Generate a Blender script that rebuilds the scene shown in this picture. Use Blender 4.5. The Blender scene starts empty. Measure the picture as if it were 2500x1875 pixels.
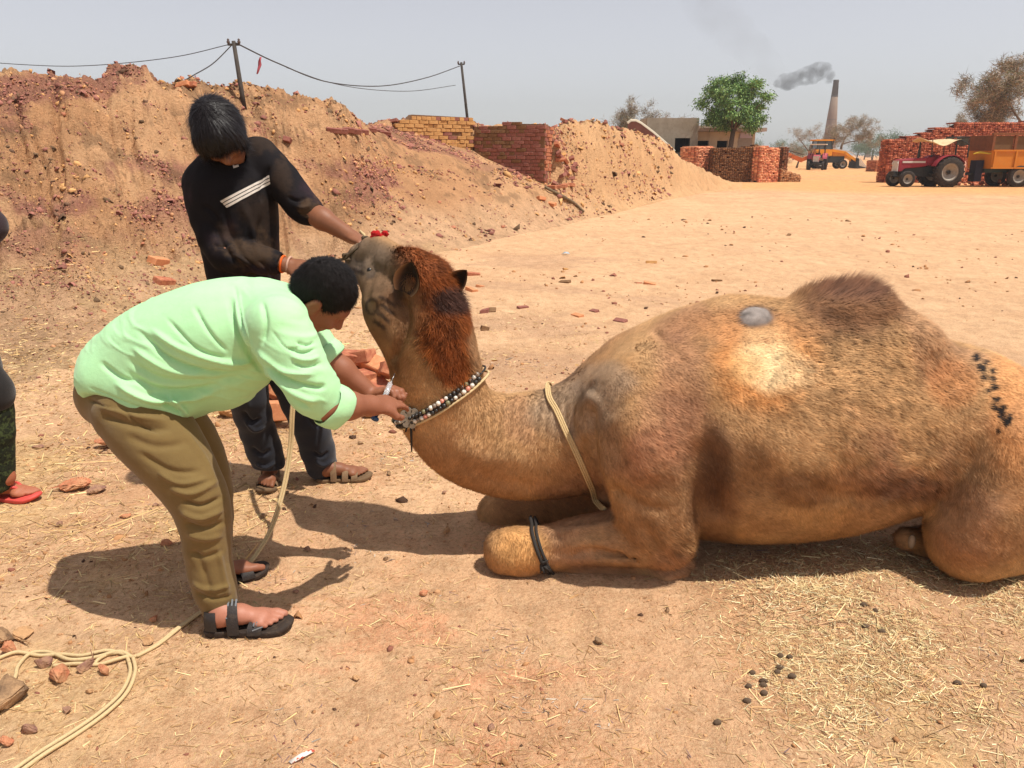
import bpy, math, random
import numpy as np
from mathutils import Vector, Matrix, Euler
R = math.radians
rng = np.random.default_rng(7)
random.seed(7)
S = bpy.context.scene
C = S.collection
# ------------------------------------------------------------------ camera, sky, sun, exposure
CAMH, PITCH, FPX = 1.5, R(16.5), 1888.0
cam = bpy.data.objects.new('camera', bpy.data.cameras.new('camera')); C.objects.link(cam)
cam.location = (0, 0, CAMH); cam.rotation_euler = (math.pi/2 - PITCH, 0, 0)
cam.data.sensor_width = 36; cam.data.lens = 36*FPX/2500; cam.data.clip_start = .05; cam.data.clip_end = 6000
S.camera = cam
SUN_EL, SUN_AZ = 67.0, 117.0          # azimuth measured from +Y (ahead) towards +X (right)
sd = Vector((math.sin(R(SUN_AZ))*math.cos(R(SUN_EL)), math.cos(R(SUN_AZ))*math.cos(R(SUN_EL)), math.sin(R(SUN_EL))))
W = bpy.data.worlds.new('World'); S.world = W; W.use_nodes = True
nt = W.node_tree
sky = nt.nodes.new('ShaderNodeTexSky'); sky.sky_type = 'NISHITA'; sky.sun_disc = False
sky.sun_elevation = R(SUN_EL); sky.sun_rotation = R(SUN_AZ)
sky.air_density = 1.0; sky.dust_density = 1.0; sky.ozone_density = 2.0; sky.altitude = 200
hsv = nt.nodes.new('ShaderNodeHueSaturation'); hsv.inputs['Hue'].default_value = .53; hsv.inputs['Saturation'].default_value = .26; hsv.inputs['Value'].default_value = 1.0
nt.links.new(sky.outputs[0], hsv.inputs['Color'])
nt.links.new(hsv.outputs[0], nt.nodes['Background'].inputs[0]); nt.nodes['Background'].inputs[1].default_value = .122
sl = bpy.data.lights.new('sun', 'SUN'); sl.energy = 5.0; sl.angle = R(.6); sl.color = (1, .95, .86)
so = bpy.data.objects.new('sun', sl); C.objects.link(so); so.location = (0, 0, 30)
so.rotation_euler = (-sd).to_track_quat('-Z', 'Y').to_euler()
S.view_settings.view_transform = 'Standard'; S.view_settings.look = 'None'; S.view_settings.gamma = 1
S.view_settings.exposure = 0.12
S.cycles.max_bounces = 5; S.cycles.diffuse_bounces = 3; S.cycles.transparent_max_bounces = 8; S.cycles.volume_bounces = 0
# ------------------------------------------------------------------ pixel -> place
cp, sp = math.cos(PITCH), math.sin(PITCH)
def ray(px, py):
    x = (px-1250)/FPX; y = -(py-937.5)/FPX
    return np.array([x, cp + y*sp, -sp + y*cp])
def at(px, py, Y):
    d = ray(px, py); t = Y/d[1]; return np.array([d[0]*t, Y, CAMH + d[2]*t])
def gnd(px, py, z=0.0):
    d = ray(px, py); t = (z-CAMH)/d[2]; return np.array([d[0]*t, d[1]*t, z])
def proj(v):
    v = np.asarray(v, float); q = v - np.array([0, 0, CAMH])
    dep = q[..., 1]*cp - q[..., 2]*sp; up = q[..., 1]*sp + q[..., 2]*cp
    return 1250 + FPX*q[..., 0]/dep, 937.5 - FPX*up/dep
# ------------------------------------------------------------------ numpy noise
def _h(ix, iy, iz, s):
    n = (ix*374761393 + iy*668265263 + iz*1274126177 + s*974711) & 0xffffffff
    n = ((n ^ (n >> 13))*1274126177) & 0xffffffff
    n = ((n ^ (n >> 16))*2246822519) & 0xffffffff
    return ((n ^ (n >> 15)) & 0xffff)/65535.0
def vnoise(p, s=0):
    p = np.asarray(p, float); i = np.floor(p).astype(np.int64); f = p - i; f = f*f*(3-2*f)
    if p.shape[-1] == 2:
        X, Y = i[..., 0], i[..., 1]; fx, fy = f[..., 0], f[..., 1]
        a = _h(X, Y, 0, s); b = _h(X+1, Y, 0, s); c = _h(X, Y+1, 0, s); d = _h(X+1, Y+1, 0, s)
        return (a*(1-fx)+b*fx)*(1-fy) + (c*(1-fx)+d*fx)*fy - .5
    X, Y, Z = i[..., 0], i[..., 1], i[..., 2]; fx, fy, fz = f[..., 0], f[..., 1], f[..., 2]
    r = 0
    for dz in (0, 1):
        a = _h(X, Y, Z+dz, s); b = _h(X+1, Y, Z+dz, s); c = _h(X, Y+1, Z+dz, s); d = _h(X+1, Y+1, Z+dz, s)
        r = r + ((a*(1-fx)+b*fx)*(1-fy) + (c*(1-fx)+d*fx)*fy)*(fz if dz else 1-fz)
    return r - .5
def fbm(p, oct=4, s=0, gain=.5):
    p = np.asarray(p, float); a = 1.; r = 0.
    for o in range(oct): r = r + a*vnoise(p*(2.03**o) + 17.3*o, s+o); a *= gain
    return r
def ridged(p, oct=4, s=0):
    p = np.asarray(p, float); a = 1.; r = 0.
    for o in range(oct): r = r + a*(1-np.abs(vnoise(p*(2.03**o)+9.1*o, s+o))*4).clip(-1, 1); a *= .5
    return r
def sst(a, b, x): t = np.clip((x-a)/(b-a), 0, 1); return t*t*(3-2*t)
# ------------------------------------------------------------------ materials
MATS = {}
def srgb(r, g, b):
    f = lambda c: (c/255/12.92) if c/255 <= .04045 else ((c/255+.055)/1.055)**2.4
    return (f(r), f(g), f(b))
def mat(name, col=(.5, .5, .5), rough=.85, noise=(), bump=0, bscale=40, attr=None, spec=.3, metal=0, sheen=0, bdist=.01, btype='NOISE', trans=0, alpha=1, aniso=None):
    """procedural surface: base colour (or mesh colour attribute) mixed with noise layers (scale, colour, amount, lo, hi)"""
    if name in MATS: return MATS[name]
    m = bpy.data.materials.new(name); m.use_nodes = True; MATS[name] = m
    t = m.node_tree; N = t.nodes; L = t.links; b = N['Principled BSDF']
    b.inputs['Roughness'].default_value = rough; b.inputs['Metallic'].default_value = metal
    b.inputs['Specular IOR Level'].default_value = spec
    if sheen: b.inputs['Sheen Weight'].default_value = sheen
    if trans: b.inputs['Transmission Weight'].default_value = trans
    if alpha < 1: b.inputs['Alpha'].default_value = alpha
    tc = N.new('ShaderNodeTexCoord'); co = tc.outputs['Object']
    if aniso:
        mp = N.new('ShaderNodeMapping'); mp.inputs['Scale'].default_value = aniso; L.new(co, mp.inputs[0]); co = mp.outputs[0]
    if attr:
        a = N.new('ShaderNodeAttribute'); a.attribute_name = attr; cur = a.outputs['Color']
    else:
        c = N.new('ShaderNodeRGB'); c.outputs[0].default_value = (*col, 1); cur = c.outputs[0]
    for (sc, c2, amt, lo, hi) in noise:
        n = N.new('ShaderNodeTexNoise'); n.inputs['Scale'].default_value = sc; n.inputs['Detail'].default_value = 5; n.inputs['Roughness'].default_value = .65
        L.new(co, n.inputs['Vector'])
        mr = N.new('ShaderNodeMapRange'); mr.inputs['From Min'].default_value = lo; mr.inputs['From Max'].default_value = hi; mr.inputs['To Max'].default_value = amt
        L.new(n.outputs['Fac'], mr.inputs['Value'])
        mx = N.new('ShaderNodeMix'); mx.data_type = 'RGBA'; L.new(mr.outputs[0], mx.inputs[0]); L.new(cur, mx.inputs[6]); mx.inputs[7].default_value = (*c2, 1)
        cur = mx.outputs[2]
    L.new(cur, b.inputs['Base Color'])
    if bump:
        n = N.new('ShaderNodeTexNoise'); n.inputs['Scale'].default_value = bscale; n.inputs['Detail'].default_value = 6; n.inputs['Roughness'].default_value = .7
        L.new(co, n.inputs['Vector'])
        bp = N.new('ShaderNodeBump'); bp.inputs['Strength'].default_value = bump; bp.inputs['Distance'].default_value = bdist
        L.new(n.outputs['Fac'], bp.inputs['Height']); L.new(bp.outputs[0], b.inputs['Normal'])
    return m
# ------------------------------------------------------------------ objects
def tag(o, label=None, cat=None, group=None, kind=None):
    if label: o['label'] = label
    if cat: o['category'] = cat
    if group: o['group'] = group
    if kind: o['kind'] = kind
    return o
def thing(name, label, cat, loc=(0, 0, 0), rz=0, group=None):
    o = bpy.data.objects.new(name, None); o.empty_display_size = .1; C.objects.link(o)
    o.location = tuple(float(x) for x in loc); o.rotation_euler = (0, 0, rz); tag(o, label, cat, group); return o
def mesh_from(name, v, f, mats, col=None, smooth=True, mi=None):
    me = bpy.data.meshes.new(name)
    v = np.asarray(v, np.float32)
    if isinstance(f, np.ndarray):
        n, k = f.shape
        me.vertices.add(len(v)); me.vertices.foreach_set('co', v.ravel())
        me.loops.add(n*k); me.loops.foreach_set('vertex_index', f.astype(np.int32).ravel())
        me.polygons.add(n); me.polygons.foreach_set('loop_start', np.arange(0, n*k, k, dtype=np.int32))
        me.polygons.foreach_set('loop_total', np.full(n, k, np.int32)); me.update(calc_edges=True)
    else:
        me.from_pydata(v.tolist(), [], f)
    for m in (mats if isinstance(mats, (list, tuple)) else [mats]): me.materials.append(m)
    if smooth: me.polygons.foreach_set('use_smooth', np.ones(len(me.polygons), bool))
    if mi is not None: me.polygons.foreach_set('material_index', np.asarray(mi, np.int32))
    if col is not None:
        a = me.color_attributes.new('Col', 'FLOAT_COLOR', 'POINT')
        c4 = np.ones((len(v), 4), np.float32); c4[:, :3] = col; a.data.foreach_set('color', c4.ravel())
    me.validate(); me.update()
    return me
def obj(name, me, parent=None, loc=None):
    o = bpy.data.objects.new(name, me); C.objects.link(o)
    if parent is not None: o.parent = parent
    if loc is not None: o.location = tuple(float(x) for x in loc)
    return o
def wobj(name, v, f, m, parent=None, col=None, smooth=True):
    """mesh given in world coordinates, put under a parent that has no rotation"""
    v = np.asarray(v, float); o = np.zeros(3)
    p = parent
    while p is not None: o = o + np.array(p.location); p = p.parent
    if parent is None:
        o = np.array([v[:, 0].mean(), v[:, 1].mean(), v[:, 2].min()])
        return obj(name, mesh_from(name, v-o, f, m, col, smooth), None, o)
    return obj(name, mesh_from(name, v-o, f, m, col, smooth), parent)
class MB:
    def __init__(s): s.v = []; s.f = []
    def add(s, v, f):
        n = len(s.v); s.v += [tuple(map(float, x)) for x in v]; s.f += [tuple(i+n for i in q) for q in f]; return s
    def box(s, c, d, rz=0, rot=None, taper=1.0):
        M = rot if rot is not None else Matrix.Rotation(rz, 3, 'Z'); x, y, z = d[0]/2, d[1]/2, d[2]/2; vs = []
        for dz in (-1, 1):
            k = taper if dz > 0 else 1
            for a, b in ((-1, -1), (1, -1), (1, 1), (-1, 1)):
                vs.append(Vector(c) + M @ Vector((a*x*k, b*y*k, dz*z)))
        return s.add(vs, [(3, 2, 1, 0), (4, 5, 6, 7), (0, 1, 5, 4), (1, 2, 6, 5), (2, 3, 7, 6), (3, 0, 4, 7)])
    def bar(s, a, b, w, h=None):
        a, b = Vector(a), Vector(b); d = b-a; q = d.to_track_quat('X', 'Z').to_matrix()
        return s.box((a+b)/2, (d.length, w, h or w), rot=q)
    def tube(s, pts, r, n=8, caps=True, closed=False):
        P = [Vector(p) for p in pts]; m = len(P); rr = r if hasattr(r, '__len__') else [r]*m
        vs = []; fs = []; prev = None
        for i, p in enumerate(P):
            t = (P[(i+1) % m]-P[i-1]) if closed else (P[min(i+1, m-1)]-P[max(i-1, 0)])
            t = t.normalized() if t.length > 1e-9 else Vector((0, 0, 1))
            if prev is None: a = t.orthogonal().normalized()
            else:
                a = prev - t*prev.dot(t); a = a.normalized() if a.length > 1e-6 else t.orthogonal().normalized()
            prev = a; b = t.cross(a)
            for k in range(n):
                an = 2*math.pi*k/n; vs.append(p + (a*math.cos(an)+b*math.sin(an))*rr[i])
        for i in range(m if closed else m-1):
            j = (i+1) % m
            for k in range(n): fs.append((i*n+k, i*n+(k+1) % n, j*n+(k+1) % n, j*n+k))
        if caps and not closed: fs += [tuple(reversed(range(n))), tuple(range((m-1)*n, m*n))]
        return s.add(vs, fs)
    def lathe(s, prof, c=(0, 0, 0), axis='Z', n=20, caps=True):
        vs = []; fs = []; c = Vector(c)
        for (r, h) in prof:
            for k in range(n):
                a = 2*math.pi*k/n; x, y = r*math.cos(a), r*math.sin(a)
                vs.append(c + Vector({'Z': (x, y, h), 'Y': (x, h, -y), 'X': (h, x, y)}[axis]))
        for i in range(len(prof)-1):
            for k in range(n): fs.append((i*n+k, i*n+(k+1) % n, (i+1)*n+(k+1) % n, (i+1)*n+k))
        if caps: fs += [tuple(reversed(range(n))), tuple(range((len(prof)-1)*n, len(prof)*n))]
        return s.add(vs, fs)
    def prism(s, poly, axis, a, b):
        """poly in the plane normal to axis ('Y': x,z ; 'X': y,z ; 'Z': x,y), extruded a..b"""
        g = {'Y': lambda p, t: (p[0], t, p[1]), 'X': lambda p, t: (t, p[0], p[1]), 'Z': lambda p, t: (p[0], p[1], t)}[axis]
        n = len(poly); vs = [g(p, a) for p in poly] + [g(p, b) for p in poly]
        fs = [tuple(reversed(range(n))), tuple(range(n, 2*n))] + [(i, (i+1) % n, n+(i+1) % n, n+i) for i in range(n)]
        return s.add(vs, fs)
    def mesh(s, name, m, smooth=False): return mesh_from(name, np.array(s.v), s.f, m, None, smooth)
    def build(s, name, m, parent=None, smooth=False, loc=None): return obj(name, s.mesh(name, m, smooth), parent, loc)
    def wbuild(s, name, m, parent=None, smooth=True): return wobj(name, np.array(s.v), s.f, m, parent, None, smooth)
def bevel(o, w=.01, seg=2, ang=30):
    b = o.modifiers.new('bevel', 'BEVEL'); b.width = w; b.segments = seg; b.limit_method = 'ANGLE'; b.angle_limit = R(ang); return o
def dup(root, loc=None, rz=None, parent=None, **kw):
    c = root.copy(); C.objects.link(c)
    if parent is not None: c.parent = parent
    if loc is not None: c.location = tuple(float(x) for x in loc)
    if rz is not None: c.rotation_euler = (0, 0, rz)
    for k, v in kw.items(): c[k] = v
    for ch in list(root.children): dup(ch, parent=c)
    return c
def spline(pts, n):
    """Catmull-Rom through rows (any number of columns)"""
    P = np.array(pts, float); P = np.vstack([2*P[0]-P[1], P, 2*P[-1]-P[-2]]); m = len(P)-3; out = []
    for q in np.linspace(0, m-1e-9, n):
        i = int(q); t = q-i; a, b, c, d = P[i], P[i+1], P[i+2], P[i+3]
        out.append(.5*((2*b)+(c-a)*t+(2*a-5*b+4*c-d)*t*t+(-a+3*b-3*c+d)*t**3))
    return np.array(out)
# ------------------------------------------------------------------ signed-distance sculpting
class Sdf:
    def __init__(s, h): s.h = h; s.P = []
    def cone(s, a, b, ra, rb, k=.02, sq=None, op='u'):
        a = np.array(a, float); b = np.array(b, float); r = max(ra, rb)
        m = r*(max(1, sq[1]) if sq else 1)
        s.P.append(('c', a, b, ra, rb, k, sq, op, np.minimum(a, b)-m, np.maximum(a, b)+m)); return s
    def chain(s, pts, k=.02, sq=None, n=0, op='u'):
        P = np.array([np.r_[p[0], p[1]] for p in pts], float)
        if n: P = spline(P, n)
        for i in range(len(P)-1): s.cone(P[i, :3], P[i+1, :3], P[i, 3], P[i+1, 3], k, sq, op)
        return s
    def ell(s, c, r, M=None, k=.02, op='u'):
        c = np.array(c, float); r = np.array(r, float)*np.ones(3); m = r.max()
        s.P.append(('e', c, r, np.eye(3) if M is None else np.array(M, float), None, k, None, op, c-m, c+m)); return s
    def mesh(s):
        h = s.h; U = [p for p in s.P if p[7] == 'u']
        lo = np.min([p[8] for p in U], 0)-4*h; hi = np.max([p[9] for p in U], 0)+4*h
        n = np.ceil((hi-lo)/h).astype(int)+1
        F = np.full(n, 1.0, np.float32); ax = [lo[i]+h*np.arange(n[i]) for i in range(3)]
        for (t, a, b, ra, rb, k, sq, op, l, u) in s.P:
            m = k+3*h
            i0 = np.clip(np.floor((l-m-lo)/h).astype(int), 0, n); i1 = np.clip(np.ceil((u+m-lo)/h).astype(int)+1, 0, n)
            if (i1 <= i0).any(): continue
            sl = tuple(slice(i0[i], i1[i]) for i in range(3))
            X, Y, Z = np.meshgrid(*[ax[i][sl[i]].astype(np.float32) for i in range(3)], indexing='ij')
            if t == 'c':
                px, py, pz = X-a[0], Y-a[1], Z-a[2]; d = b-a
                if sq is not None:
                    w = np.array(sq[0], float); w /= np.linalg.norm(w); q = (1/sq[1]-1)*(px*w[0]+py*w[1]+pz*w[2])
                    px = px+q*w[0]; py = py+q*w[1]; pz = pz+q*w[2]; d = d+(1/sq[1]-1)*d.dot(w)*w
                dd = max(d.dot(d), 1e-9); T = np.clip((px*d[0]+py*d[1]+pz*d[2])/dd, 0, 1)
                D = np.sqrt((px-T*d[0])**2+(py-T*d[1])**2+(pz-T*d[2])**2)-(ra+(rb-ra)*T)
                if sq is not None: D = D*min(1, sq[1])
            else:
                M = ra; px, py, pz = X-a[0], Y-a[1], Z-a[2]; q0 = 0
                for j in range(3): q0 = q0+((px*M[j, 0]+py*M[j, 1]+pz*M[j, 2])/b[j])**2
                k0 = np.sqrt(q0); D = (k0-1)*b.min()
            G = F[sl]
            if op == 'u':
                hh = np.clip(.5+.5*(D-G)/k, 0, 1); F[sl] = D*(1-hh)+G*hh-k*hh*(1-hh)
            else:
                hh = np.clip(.5-.5*(G+D)/k, 0, 1); F[sl] = G*(1-hh)-D*hh+k*hh*(1-hh)
        return nets(F, lo, h)
def nets(F, lo, h):
    I = F < 0; nx, ny, nz = F.shape
    cnt = np.zeros((nx-1, ny-1, nz-1), np.int8)
    for dx in (0, 1):
        for dy in (0, 1):
            for dz in (0, 1): cnt += I[dx:nx-1+dx, dy:ny-1+dy, dz:nz-1+dz]
    cells = np.argwhere((cnt > 0) & (cnt < 8)); idx = np.full(cnt.shape, -1, np.int64); idx[tuple(cells.T)] = np.arange(len(cells))
    acc = np.zeros((len(cells), 3)); num = np.zeros(len(cells))
    cor = [(a, b, c) for a in (0, 1) for b in (0, 1) for c in (0, 1)]
    val = {c: F[cells[:, 0]+c[0], cells[:, 1]+c[1], cells[:, 2]+c[2]] for c in cor}
    for c in cor:
        for d in range(3):
            if c[d] == 0:
                e = list(c); e[d] = 1; e = tuple(e); a, b = val[c], val[e]; x = (a < 0) != (b < 0)
                t = np.where(x, a/np.where(x, a-b, 1), 0); p = np.zeros((len(cells), 3)); p[:] = c; p[:, d] += t
                acc += p*x[:, None]; num += x
    v = lo + h*(cells+acc/num[:, None]); Q = []
    for d in range(3):
        e = [0, 0, 0]; e[d] = 1; a, b = [(1, 2), (2, 0), (0, 1)][d]
        s0 = I[tuple(slice(0, F.shape[i]-e[i]) for i in range(3))]; s1 = I[tuple(slice(e[i], F.shape[i]) for i in range(3))]
        ed = np.argwhere(s0 != s1); ed = ed[(ed[:, a] > 0) & (ed[:, b] > 0) & (ed[:, a] < F.shape[a]-1) & (ed[:, b] < F.shape[b]-1)]
        fl = s0[tuple(ed.T)]; ea = np.zeros(3, int); ea[a] = 1; eb = np.zeros(3, int); eb[b] = 1
        q = np.stack([idx[tuple((ed-ea-eb).T)], idx[tuple((ed-eb).T)], idx[tuple(ed.T)], idx[tuple((ed-ea).T)]], 1)
        q[~fl] = q[~fl][:, ::-1]; Q.append(q)
    return v, np.vstack(Q)
def vnorm(v, f):
    n = np.cross(v[f[:, 2]]-v[f[:, 0]], v[f[:, 3]]-v[f[:, 1]]) if f.shape[1] == 4 else np.cross(v[f[:, 1]]-v[f[:, 0]], v[f[:, 2]]-v[f[:, 0]])
    N = np.zeros_like(v)
    for i in range(f.shape[1]): np.add.at(N, f[:, i], n)
    return N/np.maximum(np.linalg.norm(N, axis=1, keepdims=True), 1e-12)
def relax(v, f, it=2, lam=.5):
    for _ in range(it):
        A = np.zeros_like(v); c = np.zeros(len(v))
        for i in range(4):
            for j in ((i+1) % 4,): np.add.at(A, f[:, i], v[f[:, j]]); np.add.at(A, f[:, j], v[f[:, i]]); np.add.at(c, f[:, i], 1); np.add.at(c, f[:, j], 1)
        v = v+lam*(A/np.maximum(c, 1)[:, None]-v)
    return v
def poly_dist(px, py, pts):
    """distance (px) of projected points to a polyline, and the position along it 0..1"""
    P = np.array(pts, float); best = np.full(px.shape, 1e9); tt = np.zeros(px.shape); n = len(P)-1
    for i in range(n):
        a, b = P[i], P[i+1]; d = b-a; t = np.clip(((px-a[0])*d[0]+(py-a[1])*d[1])/max(d.dot(d), 1e-9), 0, 1)
        q = np.hypot(px-a[0]-t*d[0], py-a[1]-t*d[1]); m = q < best; best = np.where(m, q, best); tt = np.where(m, (i+t)/n, tt)
    return best, tt
def folds(v, f, curves):
    """cloth folds: (polyline px, width px, height m); ridge or groove that fades at both ends, pushed along the normal"""
    n = vnorm(v, f); px, py = proj(v); face = np.clip(-n[:, 1]+.25, 0, 1)
    face = np.minimum(face*2, 1); d = np.zeros(len(v))
    for pts, w, a in curves:
        P = spline(pts, 14) if len(pts) > 2 else np.array(pts, float)
        q, t = poly_dist(px, py, P); d += 1.5*a*np.exp(-(q/(w*.8))**2)*sst(0, .2, t)*sst(1, .75, t)
    return v+n*(d*face)[:, None]
def area_sample(v, f, n, w=None):
    """n random points on a quad mesh: face index, position weights (4)"""
    A = np.linalg.norm(np.cross(v[f[:, 2]]-v[f[:, 0]], v[f[:, 3]]-v[f[:, 1]]), axis=1)/2
    if w is not None: A = A*w
    i = rng.choice(len(f), n, p=A/A.sum()); a, b = rng.random(n), rng.random(n)
    return i, np.stack([(1-a)*(1-b), a*(1-b), a*b, (1-a)*b], 1)
def blades(base, d1, d2, w, col, mid=.5):
    """fur or straw: tapered blades. base (n,3), d1 = to the middle, d2 = to the tip, side vector w"""
    n = len(base); v = np.stack([base-w, base+w, base+d2], 1).reshape(-1, 3)
    return v, np.arange(3*n).reshape(-1, 3), np.repeat(col, 3, 0)
def set_normals(me, nrm):
    me.normals_split_custom_set_from_vertices([tuple(x) for x in nrm.tolist()])
# ================================================================== ground and earth mound
FT = np.array([(-4.0, 4.2), (-1.6, 4.3), (-.75, 4.6), (-.58, 5.0), (-.47, 6.6), (-.40, 7.6), (-.33, 8.2), (-.2, 9.3), (-.08, 11.8), (.0, 14.6), (.05, 16.6), (.13, 20.5), (.2, 28), (.26, 34), (.30, 37), (.5, 45)])   # azimuth ratio x/y -> distance of the foot
RG = np.array([(-4.0, 12, 2.6), (-.9, 11.6, 2.6), (-.64, 11.6, 2.56), (-.52, 11.8, 2.56), (-.47, 12.0, 2.50), (-.38, 12.6, 2.50), (-.28, 13.5, 2.44), (-.15, 15, 2.32), (-.04, 17, 2.22), (.05, 21, 2.32), (.115, 25, 2.38), (.18, 31.5, 2.05), (.22, 34, 1.15), (.265, 37, .35), (.29, 40, 0.0), (.5, 50, 0)])
WPX = [(940, 300, 280, 18.5), (968, 318, 292, 18.6), (1020, 332, 279, 18.9), (1080, 350, 282, 19.2), (1156, 368, 288, 19.6), (1180, 384, 303, 19.5), (1240, 410, 300, 19.3), (1328, 450, 302, 19.0), (1345, 452, 312, 19.3)]
_w = [(at(a, b, Y), at(a, t, Y)) for a, b, t, Y in WPX]
WA = np.array([q[0][0]/q[0][1] for q in _w]); WY = np.array([w[3] for w in WPX]); WF = np.array([q[0][2] for q in _w]); WT = np.array([q[1][2] for q in _w])
def mound_h(x, y):
    x = np.asarray(x, float); y = np.asarray(y, float)
    d = np.hypot(x, y); a = np.where(y > .05, x/np.maximum(y, .05), -9); a = np.clip(a, -4, .5)
    k = np.sqrt(1+np.minimum(a*a, .6))
    w = vnoise(np.stack([x*.35, y*.35], -1), 3)*1.2*sst(.22, .1, a)
    df = np.interp(a, FT[:, 0], FT[:, 1])*k + w*.6; dr = np.interp(a, RG[:, 0], RG[:, 1])*k; hr = np.interp(a, RG[:, 0], RG[:, 2])
    s = (d-df)/np.maximum(dr-df, .5)
    prof = np.where(s < 1, np.clip(s, 0, 1)**1.35*.5 + .5*sst(.15, .95, s), 1)
    prof = np.where(s > 1.25, 1-sst(1.25, 3.2, s), prof)
    h = hr*prof
    # dug-out hollow left of the brick wall and its scarps
    P = np.stack([x, y], -1); rough = sst(.05, .3, prof)*sst(0, .6, hr)
    sc = ridged(P*.55+3.1, 3, 11); h = h - rough*.22*np.clip(sc-.55, 0, 2)*sst(.0, .5, s)*sst(1.02, .7, s)
    gx = np.exp(-((a+.27)/.1)**2)*sst(.1, .35, s)*sst(.9, .6, s); h = h-.32*gx
    rib = sst(-.14, -.125, a+.03*vnoise(P*1.3, 5))*sst(-.02, -.1, a)*sst(.15, .3, s)*sst(.85, .62, s); h = h+.22*rib
    h = h + rough*(.18*fbm(P*1.1, 3, 21)+.19*fbm(P*4.2, 3, 33)+.11*fbm(P*13, 3, 41)+.03*np.clip(fbm(P*24, 2, 47), -.1, 1))
    gl = ridged(np.stack([a*19+.5*vnoise(P*1.1, 77), d*.33], -1), 3, 76); h = h-rough*.30*np.clip(gl-.55, 0, 1.2)*sst(.2, .45, s)*sst(1.0, .75, s)*sst(.05, -.05, a)
    kb = np.exp(-((a+.463)/.03)**4)*sst(.8, .95, s)*sst(1.3, 1.05, s); h = h+.16*kb*(1+1.2*fbm(P*4, 3, 8))
    wf, wt, wy = np.interp(a, WA, WF), np.interp(a, WA, WT), np.interp(a, WA, WY); yy = y
    sw_ = np.clip((d-df)/np.maximum(wy*k-df, .5), 0, 1); hw = np.where(yy < wy+.13, wf*(.35*sw_+.65*sst(.1, 1, sw_))+.05*fbm(P*4.2, 3, 33)*sw_*(1-sw_)*4, np.minimum(wt-.06+.10*fbm(P*3, 3, 34)*sst(wy+.3, wy+.8, yy), wt+.05)+.04*sst(wy+.3, wy+1.2, yy))
    ww = sst(WA[0]-.06, WA[1], a)*sst(WA[-1]+.022, WA[-1]-.004, a)*(s < 2.0); h = h*(1-ww)+hw*ww
    # the loose spill of soil that sweeps out right of the wall
    return np.where((hr*prof > .002) | (ww*hw > .01), h, -.25)
def ground_h(x, y):
    x = np.asarray(x, float); y = np.asarray(y, float); P = np.stack([x, y], -1); d = np.hypot(x, y)
    amp = sst(1.0, 4.0, d)
    h = .05*vnoise(P*.35, 2)*amp*sst(1.5, 6, d) + .016*fbm(P*2.2, 3, 4) + .008*fbm(P*9, 3, 6)+.004*fbm(P*31, 2, 9)
    h = h*sst(60, 20, d)
    # straw heap in front of the camel's belly, banks behind
    h = h + .045*np.exp(-((x-.98)/.32)**2-((y-2.36)/.13)**2) + .03*np.exp(-((x-1.32)/.12)**2-((y-2.46)/.09)**2)
    h = h + .10*sst(-.5, -2.2, x)*sst(4.5, 7.5, y)
    tr = np.exp(-((y-9.5-.25*x)/.8)**2)+np.exp(-((y-13-.2*x)/1.1)**2)
    return h + .04*tr*sst(0, 2, x)*fbm(P*1.5, 3, 14)
def terr(x, y): return float(max(ground_h(x, y), mound_h(x, y)))
def terr_hit(px, py, dmax=60.):
    d = ray(px, py); t = np.geomspace(1.2, dmax, 6000); q = d[None]*t[:, None]; h = np.maximum(ground_h(q[:, 0], q[:, 1]), mound_h(q[:, 0], q[:, 1])); i = np.argmax(CAMH+q[:, 2] < h)
    if i == 0: return terr_hit(px, py+4, dmax)
    return np.array([q[i, 0], q[i, 1], h[i]])
def polar(a0, a1, na, r0, r1, nr):
    A = np.linspace(a0, a1, na); Rr = np.geomspace(r0, r1, nr); AA, RR = np.meshgrid(A, Rr, indexing='ij')
    x, y = RR*np.sin(AA), RR*np.cos(AA); i = np.arange(na*nr).reshape(na, nr)
    f = np.stack([i[:-1, :-1], i[:-1, 1:], i[1:, 1:], i[1:, :-1]], -1).reshape(-1, 4)[:, ::-1]
    return x.ravel(), y.ravel(), f
EARTH = srgb(212, 166, 128); DUST = srgb(228, 184, 144); CLAY = srgb(196, 130, 92); PURP = srgb(140, 98, 88); DARK = srgb(104, 84, 66); STRAWC = srgb(222, 186, 128); ORNG = srgb(228, 160, 96)
AL = .90                                    # photo tones -> surface reflectance
sc3 = lambda c, k=AL: tuple(x*k for x in c)
def mix(c, c2, w): return c*(1-w[:, None])+np.array(c2)*w[:, None]
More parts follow.
